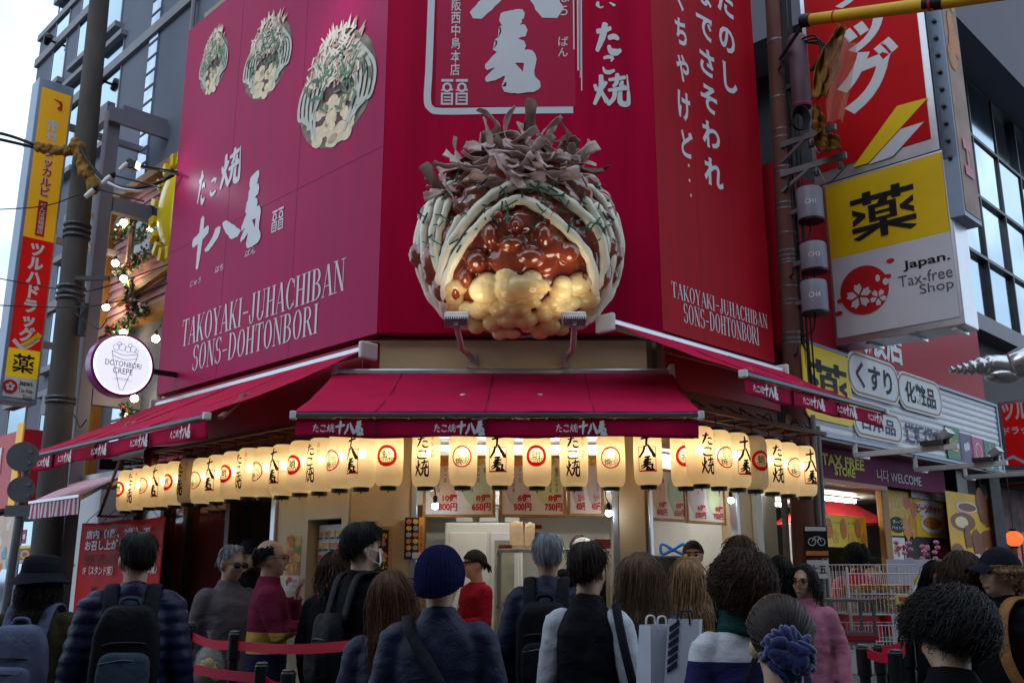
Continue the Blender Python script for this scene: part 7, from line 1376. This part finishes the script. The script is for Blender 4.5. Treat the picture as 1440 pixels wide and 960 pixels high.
def person(px, top, Y, yaw, label, jacket, hair=None, skin=SKIN, hstyle='short', hlen=0, hvol=0.0, nst=420, head=(0, 0, 0), arms=('down', 'down'), lean=(0, 0), puff=0, sleeve=None, trousers=DENIM, hat=None, hat_m=None, wide=1.0, mask=False, glasses=None, collar=None, hood=False, apex=.0, height=None, group='people queueing at the shop', jlen=.80, beard=False, base_z=0.0, upper=None):
    q = atY(px, top, Y); zt = q.z-base_z; s = (height or (zt-apex))/1.725; rnd = random.Random(int(px*7+top)); far = Y > 5.6
    Rm = Matrix.Rotation(R_(head[0]), 3, 'Z') @ Matrix.Rotation(R_(head[1]), 3, 'X') @ Matrix.Rotation(R_(head[2]), 3, 'Y')
    lx, ly = lean
    def LT(v): k = max(0, min(1.4, (v.z-.9)/.8)); return Vector((v.x+lx*k, v.y+ly*k, v.z-(abs(ly)*.35+abs(lx)*.3)*k*k))
    HT = lambda v: LT(PIV+Rm @ (v-PIV)); S = lambda v: v*s
    loc = (q.x, Y, base_z)
    # hat offset towards the viewer so that the head, not the hips, sits where the photograph has it
    off = Matrix.Rotation(R_(yaw), 3, 'Z') @ (S(LT(Vector((0, .01, 1.7)))-Vector((0, 0, 1.7)))); loc = (q.x-off.x, Y-off.y*.5, base_z)
    # ---- body
    hd = MB(); hd.ball((0, .016, 1.628), (.076, .094, .095), 20, 14).ball((0, -.026, 1.56), (.058, .062, .082), 16, 12).ball((0, -.052, 1.52), (.034, .034, .03), 12, 8)
    hd.tube([(0, -.083, 1.612), (0, -.100, 1.585), (0, -.111, 1.568)], [.009, .012, .014], 8).ball((0, -.080, 1.628), (.05, .014, .012), 12, 6)
    for sx in (-1, 1): hd.ball((sx*.079, .016, 1.588), (.011, .019, .033), 10, 8).ball((sx*.04, -.062, 1.572), (.022, .02, .024), 10, 8)
    xf(hd, HT); bd = MB(); bd.add(hd.v, hd.f)
    bd.tube([LT(Vector(v)) for v in ((0, .028, 1.38), (0, .018, 1.46))]+[HT(Vector((0, .010, 1.54)))], [.062, .054, .056], 14)
    tb_ = MB(); loft(tb_, [(.84, 0, 0, .155, .105), (.95, 0, 0, .15, .105), (1.07, 0, 0, .128, .09), (1.22, 0, 0, .145, .10), (1.34, 0, 0, .15, .095), (1.41, 0, .01, .11, .075)]); xf(tb_, LT); bd.add(tb_.v, tb_.f)
    AW = []
    for sx, nm in ((-1, arms[0]), (1, arms[1])):
        e, w = ARMS[nm]; sh = LT(Vector((sx*.165*wide, .01, 1.385))); e = LT(Vector((sx*e[0]*wide, e[1], e[2]))); w = LT(Vector((sx*w[0], w[1], w[2]))); AW.append((sx, sh, e, w)); bd.tube([sh, sh*.5+e*.5, e, e*.5+w*.5, w], [.05, .046, .038, .036, .026], 12)
    for sx in (-1, 1): bd.tube([(sx*.085, 0, .90), (sx*.09, -.012, .68), (sx*.092, -.006, .48), (sx*.094, .02, .30), (sx*.095, .022, .07)], [.082, .074, .052, .05, .036], 12).tube([(sx*.095, .04, .045), (sx*.10, -.05, .04), (sx*.105, -.15, .025)], [.036, .04, .03], 10)
    B = remesh(bd, .0125 if not far else .015, 3)
    for sx, sh, e, w in AW: fingers(B, w, (w-e), sx)
    B = xf(B, S) if False else B; B.v = [tuple(Vector(v)*s) for v in B.v]
    o = B.build('person', skin, None, label, 'person', group, smooth=180, local=True); o.location = loc; o.rotation_euler = (0, 0, R_(yaw))
    def child(mb, name, m_, T=None, par=None, **k):
        mb.v = [tuple((T(Vector(v)) if T else Vector(v))*s) for v in mb.v]; return mb.build(name, m_, par or o, local=True, **k)
    for sx in (-1, 1):
        child(MB().ball((sx*.031, -.083, 1.604), (.014, .008, .0075), 10, 6), 'eye', EYEM, HT, smooth=180)
        child(MB().tube([(sx*.015, -.092, 1.622), (sx*.033, -.091, 1.628), (sx*.052, -.079, 1.622)], [.0035, .0045, .002], 6), 'eyebrow', hair or EYEM, HT, smooth=180)
    child(MB().ball((0, -.087, 1.533), (.023, .007, .0065), 10, 6), 'mouth', LIPM, HT, smooth=180)
    # ---- clothes
    sd = rnd.uniform(0, 50)
    def fold(v): 
        v = Vector(v); d = .009*noise.noise(Vector((v.x*7+sd, v.y*7, v.z*4)))+.0055*noise.noise(Vector((v.x*16, v.y*16+sd, v.z*22)))
        if puff: d += puff*(abs(math.sin(math.pi*v.z/.062))**.6-.6)
        return d
    jb = MB(); w = wide; ex = .014 if puff else 0
    tj = MB(); loft(tj, [(jlen, 0, 0, .178*w+ex, .128+ex), (jlen+.06, 0, 0, .184*w+ex, .136+ex), (1.06, 0, 0, .165*w+ex, .125+ex), (1.22, 0, 0, .176*w+ex, .132+ex), (1.33, 0, .005, .178*w+ex, .122+ex), (1.405, 0, .012, .135*w, .098), (1.455, 0, .02, .078, .072)]); xf(tj, LT); jb.add(tj.v, tj.f)
    if collar is None or collar: jb.tube([LT(Vector((0, .018, 1.42))), LT(Vector((0, .012, 1.495)))], [.082, .073], 16)
    sl = jb if sleeve is None else MB()
    for sx, sh, e, ww in AW:
        sl.tube([sh, sh*.55+e*.45, e, e*.45+ww*.55, ww-(ww-e)*.02], [.068+ex, .064+ex, .056+ex, .052+ex, .043+ex*.5], 14); sl.ball(sh+Vector((-sx*.012, 0, -.005)), (.066+ex, .066+ex, .06+ex), 12, 8)
    if hood: jb.ball(LT(Vector((0, .09, 1.44))), (.105, .06, .06), 14, 8).ball(LT(Vector((0, .11, 1.38))), (.08, .04, .07), 12, 8)
    vx = .0125 if not far else .015
    child(remesh(jb, vx, 6, fold), 'jacket', jacket, smooth=180)
    if sleeve is not None: child(remesh(sl, vx, 3, fold), 'sleeves', sleeve, smooth=180)
    if upper: pass
    tr_ = MB(); loft(tr_, [(.80, 0, 0, .15, .11), (.90, 0, 0, .165, .118), (1.0, 0, 0, .155, .11)])
    for sx in (-1, 1): tr_.tube([(sx*.085, 0, .92), (sx*.09, -.012, .68), (sx*.092, -.004, .48), (sx*.094, .018, .28), (sx*.095, .02, .06)], [.096, .088, .070, .066, .062], 14)
    child(remesh(tr_, .016, 3, fold), 'trousers', trousers, smooth=180)
    for sx in (-1, 1): child(MB().ball((sx*.098, -.045, .045), (.048, .135, .045), 14, 8), 'shoe', SHOEM, smooth=180)
    if hair is not None:
        hb = make_hair(hstyle, rnd, int(nst*(4 if hstyle == 'curly' else 2.8)) if not far else int(nst*.9), hlen, hvol, far, hat is not None); child(hb, 'hair', hair, HT, smooth=180)
    if hat: 
        for nm, mb, sm in hat(HT): child(mb, nm, hat_m, HT, smooth=sm)
    if mask:
        child(MB().grid(lambda u, v: Vector(((u-.5)*.125, -.085-.042*math.cos((u-.5)*2.6)*math.cos((v-.5)*1.6)+.03, 1.505+.085*v)), 14, 8), 'face_mask', mat('white face mask', (.62, .66, .70), .7), HT, smooth=80, solid=.002)
        for sx in (-1, 1): child(MB().tube(smooth_path([(sx*.06, -.068, 1.58), (sx*.078, -.01, 1.60), (sx*.085, .02, 1.60), (sx*.078, .0, 1.555), (sx*.06, -.066, 1.515)], 4), .002, 5), 'ear_loop', MATS['white face mask'], HT)
    if glasses is not None:
        g_ = MB()
        for sx in (-1, 1):
            cs_ = [(sx*.033+.026*math.cos(t), -.103, 1.603+.02*math.sin(t)) for t in np.linspace(0, 2*math.pi, 17)]; g_.tube(cs_, .0022, 5, cap=False).tube([(sx*.058, -.10, 1.606), (sx*.082, -.02, 1.605), (sx*.083, .03, 1.598)], .002, 5)
            if glasses == 'sun': g_.ball((sx*.033, -.101, 1.602), (.028, .005, .021), 12, 6)
        g_.tube([(-.008, -.104, 1.607), (.008, -.104, 1.607)], .002, 5); child(g_, 'glasses', BLACKPL, HT, smooth=60)
    if beard: child(MB().ball((0, -.03, 1.50), (.06, .055, .04), 14, 8), 'beard', hair or H_BLK, HT, smooth=180)
    o_info = dict(s=s, loc=loc, yaw=yaw, LT=LT, HT=HT, obj=o, AW=AW, child=child); return o_info
def bucket_hat(HT):
    m = MB(); m.lathe([(.104, 1.648-1.6), (.101, .09), (.09, .132), (.055, .146), (.001, .148)], (0, .012, 1.6), 36); b = MB().grid(lambda u, v: Vector(((.103+.058*v)*math.cos(u*2*math.pi), .012+(.112+.060*v)*math.sin(u*2*math.pi), 1.652-.060*v-.008*math.sin(u*4*math.pi)*v)), 48, 6)
    k = MB(); k.lathe([(.106, .044), (.106, .056)], (0, .012, 1.6), 36, cap=False); return [('hat_crown', xf(m, lambda v: Vector((v.x, (v.y-.012)*1.1+.012, v.z))), 60), ('hat_brim', b, 80), ('hat_band', xf(k, lambda v: Vector((v.x, (v.y-.012)*1.1+.012, v.z))), 60)]
def beanie(HT):
    n = 72; m = MB()
    def f(u, v):
        th = v*R_(108); phi = u*2*math.pi; r = .016+.0022*math.cos(phi*36)*min(1, v*3)+.006*math.sin(v*3)+.004*noise.noise(Vector((math.cos(phi)*2, math.sin(phi)*2, v*3))); p = HC+Vector(((HR[0]+r)*math.sin(th)*math.sin(phi), -(HR[1]+r)*math.sin(th)*math.cos(phi), (HR[2]+r+.004)*math.cos(th))); 
        if math.cos(phi) < 0: p.z -= .045*v*v*(-math.cos(phi))
        return p
    m.grid(f, 144, 22); return [('beanie', m, 180)]
def bandana(HT):
    m = MB().grid(lambda u, v: hpoint(u*2*math.pi, max(.001, v*(R_(66)+R_(34)*(1-math.cos(u*2*math.pi))*.5)), .012+.003*noise.noise(Vector((u*12, v*5, 1)))), 40, 12); t = MB()
    for sx in (-1, 1): t.tube([(sx*.01, .115, 1.60), (sx*.03, .135, 1.57), (sx*.045, .14, 1.52)], [.018, .02, .008], 8, flat=.4)
    return [('bandana', m, 180), ('bandana_tail', t, 180)]
def ball_cap(HT):
    m = MB().grid(lambda u, v: hpoint(u*2*math.pi, max(.001, v*(R_(74)+R_(16)*(1-math.cos(u*2*math.pi))*.5)), .013), 40, 14); b = MB().grid(lambda u, v: Vector(((u-.5)*.17*(1-.25*v*v), -.095-.085*v*math.cos((u-.5)*1.9), 1.652-.03*v-.03*(2*(u-.5))**2)), 16, 8); return [('cap_crown', m, 180), ('cap_visor', b, 180)]
def rbox(mb, c, h, e=.35, n=24, m=14, T=None):
    c = Vector(c)
    def pw(x): return math.copysign(abs(x)**e, x)
    def f(u, v): t = u*2*math.pi; p = (v-.5)*math.pi; q = Vector((h[0]*pw(math.cos(t))*pw(math.cos(p)), h[1]*pw(math.sin(t))*pw(math.cos(p)), h[2]*pw(math.sin(p)))); return c+q
    return mb.grid(f, n, m)
def backpack(P, label, m_, m2=None, w=.30, h=.44, d=.15, zc=1.16, strap=None, handle=True, top_grey=False, y0=.14):
    s, LT = P['s'], P['LT']; t = thing('backpack', label, 'backpack', P['loc'], R_(P['yaw']), None); m2 = m2 or m_
    def part(mb, nm, mm, sm=180): mb.v = [tuple(LT(Vector(v))*s) for v in mb.v]; return mb.build(nm, mm, t, local=True, smooth=sm)
    rn = random.Random(len(label)); wob = lambda v: Vector((v.x+.008*noise.noise(v*9), v.y+.012*noise.noise(v*7+Vector((3, 0, 0))), v.z+.006*noise.noise(v*8+Vector((0, 5, 0)))))
    part(xf(rbox(MB(), (0, y0+d/2, zc), (w/2, d/2, h/2), .42, 40, 22), lambda v: wob(Vector((v.x*(1-.22*max(0, (v.z-zc)/h*2)**2), v.y, v.z)))), 'main_bag', m_)
    part(xf(rbox(MB(), (0, y0+d+.005, zc-h*.18), (w*.38, .045, h*.24), .45, 32, 18), wob), 'front_pocket', m2)
    for sx in (-1, 1):
        pts = smooth_path([(sx*.09, y0+.02, zc+h*.36), (sx*.095, .10, 1.44), (sx*.098, .035, 1.478), (sx*.102, -.055, 1.462), (sx*.115, -.130, 1.36), (sx*.14, -.145, 1.18), (sx*.17, -.06, 1.02), (sx*.13, y0, zc-h*.4)], 5); part(MB().tube(pts, .010, 12, flat=3.3, up=(1, 0, 0)), 'strap', strap or m_)
    if handle: part(MB().tube(smooth_path([(-.045, y0+.05, zc+h*.48), (-.03, y0+.055, zc+h*.56), (.03, y0+.055, zc+h*.56), (.045, y0+.05, zc+h*.48)], 5), .010, 8), 'handle', strap or m2)
    z = zc+h*.10; part(MB().tube(smooth_path([(-w*.40, y0+d*.85, z), (-w*.2, y0+d+.004, z+.02), (w*.2, y0+d+.004, z+.02), (w*.40, y0+d*.85, z)], 6), .005, 6), 'zip', BLACKPL); z2 = zc-h*.0; part(MB().tube(smooth_path([(-w*.34, y0+d+.035, z2-.02), (0, y0+d+.047, z2-.005), (w*.34, y0+d+.035, z2-.02)], 6), .004, 6), 'zip', ALU_D); return t
NAVYP = cloth('navy puffer nylon', (.006, .008, .034), .45, spec=.2, bump=.05); NAVY = cloth('navy nylon', (.006, .009, .032), .55, spec=.25); BLACKC = cloth('black cotton', (.007, .007, .009)); OLIVE = cloth('olive brown wool', (.045, .036, .02), .95); GREYJ = cloth('mauve grey jacket', (.085, .075, .085), .7); REDSH = cloth('crimson work shirt', (.22, .008, .02)); BLUEJ = cloth('denim blue jacket', (.03, .06, .17)); VEST = cloth('black vest nylon', (.008, .008, .012), .6); WHSL = cloth('white sleeve cotton', (.42, .43, .48)); PINKH = cloth('dusty pink fleece', (.36, .13, .19), .95); WHTOP = cloth('white and navy jersey', (.5, .5, .54)); DKGREEN = cloth('dark green scarf wool', (.012, .05, .045), .95); BLUEBAG = cloth('blue grey canvas', (.10, .115, .19), .8); BLKBAG = cloth('black bag nylon', (.007, .0075, .011), .6, spec=.08); HATC = cloth('black hat cotton', (.012, .012, .018), .9); BEAN = cloth('navy knit', (.008, .010, .045), .95, bscale=260, bump=.4); MASKC = cloth('black bandana cotton', (.014, .013, .014), .8)
# colour blocked jacket: maroon above, ochre band, navy below (object height)
cb = cloth('colour block jacket', (.12, .012, .035)); nt = cb.node_tree; tc = nt.nodes.new('ShaderNodeTexCoord'); sp = nt.nodes.new('ShaderNodeSeparateXYZ'); rp = nt.nodes.new('ShaderNodeValToRGB'); mr = nt.nodes.new('ShaderNodeMapRange'); mr.inputs['From Min'].default_value = .7; mr.inputs['From Max'].default_value = 1.7
nt.links.new(tc.outputs['Object'], sp.inputs[0]); nt.links.new(sp.outputs['Z'], mr.inputs['Value']); nt.links.new(mr.outputs['Result'], rp.inputs['Fac']); rp.color_ramp.interpolation = 'CONSTANT'; el = rp.color_ramp.elements; el[0].color = (.012, .014, .04, 1); el[1].position = .36; el[1].color = (.38, .22, .05, 1); e2_ = el.new(.50); e2_.color = (.12, .012, .035, 1); nt.links.new(rp.outputs['Color'], nt.nodes['Principled BSDF'].inputs['Base Color'])
nt = WHTOP.node_tree; tc = nt.nodes.new('ShaderNodeTexCoord'); sp = nt.nodes.new('ShaderNodeSeparateXYZ'); rp = nt.nodes.new('ShaderNodeValToRGB'); mr = nt.nodes.new('ShaderNodeMapRange'); mr.inputs['From Min'].default_value = .7; mr.inputs['From Max'].default_value = 1.7
nt.links.new(tc.outputs['Object'], sp.inputs[0]); nt.links.new(sp.outputs['Z'], mr.inputs['Value']); nt.links.new(mr.outputs['Result'], rp.inputs['Fac']); rp.color_ramp.interpolation = 'CONSTANT'; el = rp.color_ramp.elements; el[0].color = (.02, .02, .08, 1); el[1].position = .555; el[1].color = (.50, .50, .54, 1); nt.links.new(rp.outputs['Color'], nt.nodes['Principled BSDF'].inputs['Base Color'])

P1 = person(62, 777, 5.2, 184, 'person in a black bucket hat and olive brown coat wearing a blue grey backpack', OLIVE, H_BLK, hstyle='long', hlen=.16, nst=260, hat=bucket_hat, hat_m=HATC, apex=.03, wide=1.05, jlen=.62)
backpack(P1, 'blue grey canvas backpack on the person in the bucket hat', BLUEBAG, w=.32, h=.46, d=.15, zc=1.15)
P2 = person(196, 750, 4.9, 198, 'person with short black hair in a navy quilted puffer jacket wearing a black backpack', NAVYP, H_BLK, hstyle='short', nst=520, head=(14, 0, 0), puff=.010, wide=1.0)
backpack(P2, 'black and slate backpack on the person in the quilted puffer jacket', BLKBAG, cloth('slate bag nylon', (.035, .05, .075), .6), w=.30, h=.46, d=.14, zc=1.16)
P3 = person(325, 767, 7.0, 40, 'person with grey hair and sunglasses in a mauve grey jacket holding a plastic bag', GREYJ, H_GRY, skin=SKIN2, hstyle='short', nst=380, glasses='sun', wide=1.0, head=(14, 8, 0))
person(352, 759, 7.9, 60, 'person in a black cap standing in the passage behind the sunglasses wearer', BLACKC, H_BLK, skin=SKIN2, hstyle='short', nst=200, hat=ball_cap, hat_m=HATC, beard=True, group='people queueing at the shop')
P5 = person(382, 758, 6.6, 100, 'balding person in glasses with arms crossed in a maroon, ochre and navy jacket', cb, H_BLK, skin=SKIN2, hstyle='bald', nst=420, arms=('crossed', 'chin'), glasses='clear', wide=1.05, jlen=.72)
person(472, 775, 6.4, 150, 'person with dark brown hair mostly hidden behind the tall masked person', BLACKC, H_BRN, hstyle='long', hlen=.12, nst=340)
P7 = person(512, 737, 5.4, 128, 'tall person in black with a white face mask looking at the framed poster', BLACKC, H_BLK, hstyle='fringe', nst=560, hvol=.002, mask=True, head=(-8, -4, 0), wide=1.05)
backpack(P7, 'black rucksack hanging at the back of the tall masked person', BLKBAG, w=.24, h=.36, d=.10, zc=1.10, handle=False)
person(556, 806, 4.35, 175, 'person with long loose red brown hair behind the navy beanie', NAVY, H_RED, hstyle='long', hlen=.42, nst=620, hvol=.008, head=(10, 0, 6))
P9 = person(620, 764, 3.9, 176, 'person in a navy knit beanie and navy puffer jacket at the front of the picture', NAVY, H_BLK, hstyle='short', nst=220, hat=beanie, hat_m=BEAN, apex=.02, wide=1.04, head=(-12, 0, 0))
t = thing('shoulder_strap', 'black bag strap slung across the back of the navy beanie wearer', 'bag strap', P9['loc'], R_(P9['yaw'])); pts = smooth_path([(.13, .02, 1.455), (.10, .11, 1.40), (.0, .178, 1.26), (-.10, .19, 1.10), (-.17, .16, .96)], 8); MB().tube([Vector(v)*P9['s'] for v in pts], .008*P9['s'], 12, flat=3.2, up=(1, 0, 0)).build('strap', BLKBAG, t, local=True, smooth=180); xf(rbox(MB(), (-.22, .20, .95), (.13, .07, .12), .45), lambda v: v*P9['s']).build('bag', BLKBAG, t, local=True, smooth=180)
STAFF = 'shop staff behind the counter'
P10 = person(670, 773, 8.1, -62, 'staff member in a crimson shirt and black bandana at the front window', REDSH, H_BLK, hstyle='short', nst=300, hat=bandana, hat_m=MASKC, arms=('front', 'front'), base_z=.1, group=STAFF, collar=False, head=(-12, 6, 0))
I = LanternArt(); I.logo(-.12, 1.24, -.03, 1.275); I.mb.v = [tuple(Vector((x, -.142+abs(x)*.12, z))*P10['s']) for x, z, _ in I.mb.v]; I.mb.build('shirt_print', SIGNWHITE, P10['obj'], local=True)
P11 = person(770, 750, 5.7, 172, 'grey haired person in a dark navy coat wearing a black backpack before the steel shelf', NAVY, H_GRY, skin=SKIN2, hstyle='short', nst=620, trousers=GREYT, wide=1.03)
backpack(P11, 'black backpack with grey strap patches on the grey haired person', BLKBAG, w=.30, h=.46, d=.16, zc=1.13)
P12 = person(826, 765, 4.5, 158, 'person with dark hair in a black vest over white sleeves', VEST, H_CHO, hstyle='short', nst=640, hvol=.004, sleeve=WHSL, wide=.86, head=(-6, 0, 0))
t = thing('shoulder_bag', 'black shoulder bag on the right side of the vest wearer', 'bag', P12['loc'], R_(P12['yaw'])); MB().tube([Vector(v)*P12['s'] for v in smooth_path([(-.13, -.05, 1.455), (-.145, .05, 1.44), (-.19, .12, 1.30), (-.235, .13, 1.12)], 6)], .007*P12['s'], 10, flat=3, up=(1, 0, 0)).build('strap', BLKBAG, t, local=True, smooth=180); xf(rbox(MB(), (-.26, .08, 1.0), (.06, .13, .13), .5), lambda v: v*P12['s']).build('bag', BLKBAG, t, local=True, smooth=180)
P13 = person(900, 780, 4.7, 174, 'person with long ash brown hair in a denim blue jacket carrying white paper bags', BLUEJ, H_ASH, hstyle='long', hlen=.33, nst=760, hvol=.006)
person(966, 785, 5.8, 184, 'person with long blonde streaked hair nearest the side window', BLACKC, H_BLD, hstyle='long', hlen=.32, nst=900, hvol=.004)
person(974, 760, 8.25, -14, 'staff member in a black bandana serving at the side window', BLACKC, H_BLK, hstyle='short', nst=220, hat=bandana, hat_m=MASKC, base_z=.1, group=STAFF, arms=('front', 'low'), collar=False)
person(815, 752, 8.9, 170, 'staff member in a dark cap behind the steel shelf', BLACKC, H_BLK, hstyle='short', nst=160, hat=bandana, hat_m=MAROON, base_z=.1, group=STAFF, collar=False)
P16 = person(1040, 770, 3.85, 186, 'person with full curly brown hair in a dark green scarf and white and navy top', WHTOP, H_BRN, hstyle='curly', nst=1300, hvol=.020, apex=.045)
m = MB(); 
for k in range(3): m.tube([P16['LT'](Vector(((.088-.006*k)*math.cos(a), .018+(.088-.004*k)*math.sin(a), 1.452+.022*k+.008*math.sin(a*3+k)))) for a in np.linspace(0, 2*math.pi, 25)], .026, 10, cap=False)
P16['child'](m, 'scarf', DKGREEN, smooth=180)
t = thing('shoulder_strap', 'dark crossbody strap on the back of the person with the green scarf', 'bag strap', P16['loc'], R_(P16['yaw'])); MB().tube([Vector(v)*P16['s'] for v in smooth_path([(-.06, .09, 1.43), (.02, .145, 1.32), (.10, .165, 1.16), (.17, .12, .98), (.19, .05, .86)], 8)], .005*P16['s'], 10, flat=2.4, up=(1, 0, 0)).build('strap', BLKBAG, t, local=True, smooth=180); xf(rbox(MB(), (.22, .06, .80), (.05, .11, .09), .5), lambda v: v*P16['s']).build('bag', BLKBAG, t, local=True, smooth=180)
P17 = person(1094, 842, 2.45, 172, 'person with dark hair tied in a navy ruffled scrunchie, nearest at the bottom edge', BLACKC, H_CHO, hstyle='tied', nst=1000, hvol=.006, head=(0, 4, 0))
rr = random.Random(3); m = MB()
for k in range(30):
    a = k*2*math.pi/30; c = HC+Vector((.052*math.cos(a), HR[1]+.035+.008*math.sin(a*5), -.035+.048*math.sin(a))); M3 = Matrix.Rotation(rr.uniform(0, 3), 3, 'Y') @ Matrix.Rotation(rr.uniform(-.6, .6), 3, 'X'); m.ball(c, (.030, .018, .012), 10, 7, M3)
for k in range(12): m.ball(HC+Vector((rr.uniform(-.035, .035), HR[1]+.055, -.035+rr.uniform(-.03, .03))), (.026, .010, .016), 10, 7, Matrix.Rotation(rr.uniform(0, 3), 3, 'Y'))
P17['child'](m, 'scrunchie', cloth('navy velvet', (.012, .02, .10), .7, sheen=.6), P17['HT'], smooth=180)
person(1040, 757, 6.9, 180, 'person whose grey brown hair shows above the curly brown head', BLACKC, H_ASH, hstyle='bob', hlen=.05, nst=360, hvol=.012)
person(1128, 793, 6.7, -28, 'person with black hair and round glasses in a dusty pink hooded top', PINKH, H_BLK, hstyle='long', hlen=.16, nst=420, glasses='clear', hood=True, head=(-14, 0, 4))
person(1096, 781, 7.2, 172, 'person with long black hair standing behind the pink hooded top', BLACKC, H_BLK, hstyle='long', hlen=.25, nst=420)
person(1202, 765, 9.6, 168, 'person in a red shirt with fluffy black hair inside the bright shop', cloth('bright red shirt', (.40, .02, .03)), H_BLK, hstyle='curly', nst=420, hvol=.02, apex=.02, group='people at the bright shop', base_z=.1)
person(1226, 784, 10.2, 20, 'small person with dark hair behind the wire rack in the bright shop', NAVY, H_CHO, hstyle='fringe', nst=300, group='people at the bright shop')
person(1310, 786, 7.2, -10, 'person with long black hair and glasses looking down beside the wire rack', BLACKC, H_BLK, hstyle='long', hlen=.25, nst=460, glasses='clear', head=(10, 24, 0), group='people at the bright shop')
person(1350, 779, 5.1, 176, 'person with smooth brown bobbed hair seen from behind at the right', BLACKC, H_BRN, hstyle='bob', hlen=.05, nst=760, hvol=.010, group='people at the bright shop')
P24 = person(1402, 767, 4.9, -72, 'person with blond hair in a black cap and black hooded top at the right edge', BLACKC, H_BLD, hstyle='bob', hlen=.03, nst=420, hat=ball_cap, hat_m=HATC, apex=.012, hood=True, group='people at the bright shop', wide=1.05, head=(-6, 0, 0))
backpack(P24, 'bright blue rucksack with tan woven strap on the person in the black cap', cloth('bright blue bag nylon', (.01, .07, .35), .6), cloth('tan woven leather', (.30, .14, .05), .7, bump=.5, bscale=160), w=.32, h=.42, d=.16, zc=1.12, strap=MATS['tan woven leather'])
P25 = person(1338, 838, 2.75, 150, 'person with thick curly black hair bending forward at the right edge, close to the camera', BLACKC, H_BLK, hstyle='curly', nst=1700, hvol=.022, apex=.03, head=(38, 24, -10), lean=(0, -.10), height=1.56, wide=1.1)

# ================================================================== things people carry
BAGW = mat('white paper carrier', (.46, .47, .54), .6, var=.05, bump=.08, bscale=14)
def carrier(x0, y0, x1, y1, Y, label, tilt, stripes=False, w=None, rot=0):
    c = atY((x0+x1)/2, y1, Y); tp = atY((x0+x1)/2, y0, Y); w = w or (x1-x0)/1362*Y; h = tp.z-c.z; t = thing('paper_carrier', label, 'paper bag', tuple(c), rot); m = MB(); d = .11
    P8 = [(-w/2, -d/2, 0), (w/2, -d/2, 0), (w/2, d/2, 0), (-w/2, d/2, 0), (-w/2+tilt, -d/2*.7, h), (w/2+tilt, -d/2*.7, h), (w/2+tilt, d/2*.7, h), (-w/2+tilt, d/2*.7, h)]
    m.add(P8, [(3, 2, 1, 0), (0, 1, 5, 4), (1, 2, 6, 5), (2, 3, 7, 6), (3, 0, 4, 7)]); m.build('bag', BAGW, t, local=True, solid=.002)
    for yy in (-d*.36, d*.36): MB().tube(smooth_path([(-w*.2+tilt, yy, h-.02), (-w*.15+tilt, yy, h+.03), (w*.15+tilt, yy, h+.03), (w*.2+tilt, yy, h-.02)], 5), .004, 6).build('handle', BLACKPL if stripes else WHITEMETAL, t, local=True)
    if stripes:
        s_ = MB()
        for k in range(6):
            z = h*(.34+.10*k); f = z/h; yy = -d/2*(1-.3*f)-.004; x = -w/2+tilt*f; s_.add([(x+w*.08, yy, z), (x+w*.42, yy, z+.03), (x+w*.42, yy, z+.052), (x+w*.08, yy, z+.022)], [(0, 1, 2, 3)])
        s_.build('stripe_print', mat('navy stripe print', (.02, .02, .05), .5), t, local=True)
    return t
carrier(904, 878, 938, 985, 4.15, 'plain white paper carrier bag held by the person in the denim jacket', .02, w=.12, rot=.5); carrier(938, 870, 978, 985, 4.1, 'white paper carrier bag with dark diagonal stripes beside the curly brown head', .03, True, w=.13, rot=-.35)
q = atY(291, 962, 6.85); t = thing('plastic_bag', 'clear plastic bag of food hanging from the hand of the sunglasses wearer', 'plastic bag', (q.x, q.y, q.z)); rr = random.Random(6); m = MB()
for k in range(14): m.ball(q+Vector((rr.uniform(-.06, .06), rr.uniform(-.04, .04), rr.uniform(.03, .16))), rr.uniform(.025, .045), 10, 7)
m.build('contents', FOODS[1], t, smooth=180); PBG = bpy.data.materials.new('thin clear plastic'); PBG.use_nodes = True; _b = PBG.node_tree.nodes['Principled BSDF']; _b.inputs['Base Color'].default_value = (.6, .62, .6, 1); _b.inputs['Alpha'].default_value = .28; _b.inputs['Roughness'].default_value = .15
MB().lathe([(.02, 0), (.09, .02), (.115, .10), (.09, .20), (.03, .27), (.012, .31), (.03, .36)], q, 26, cap=False).build('film', PBG, t, smooth=180)
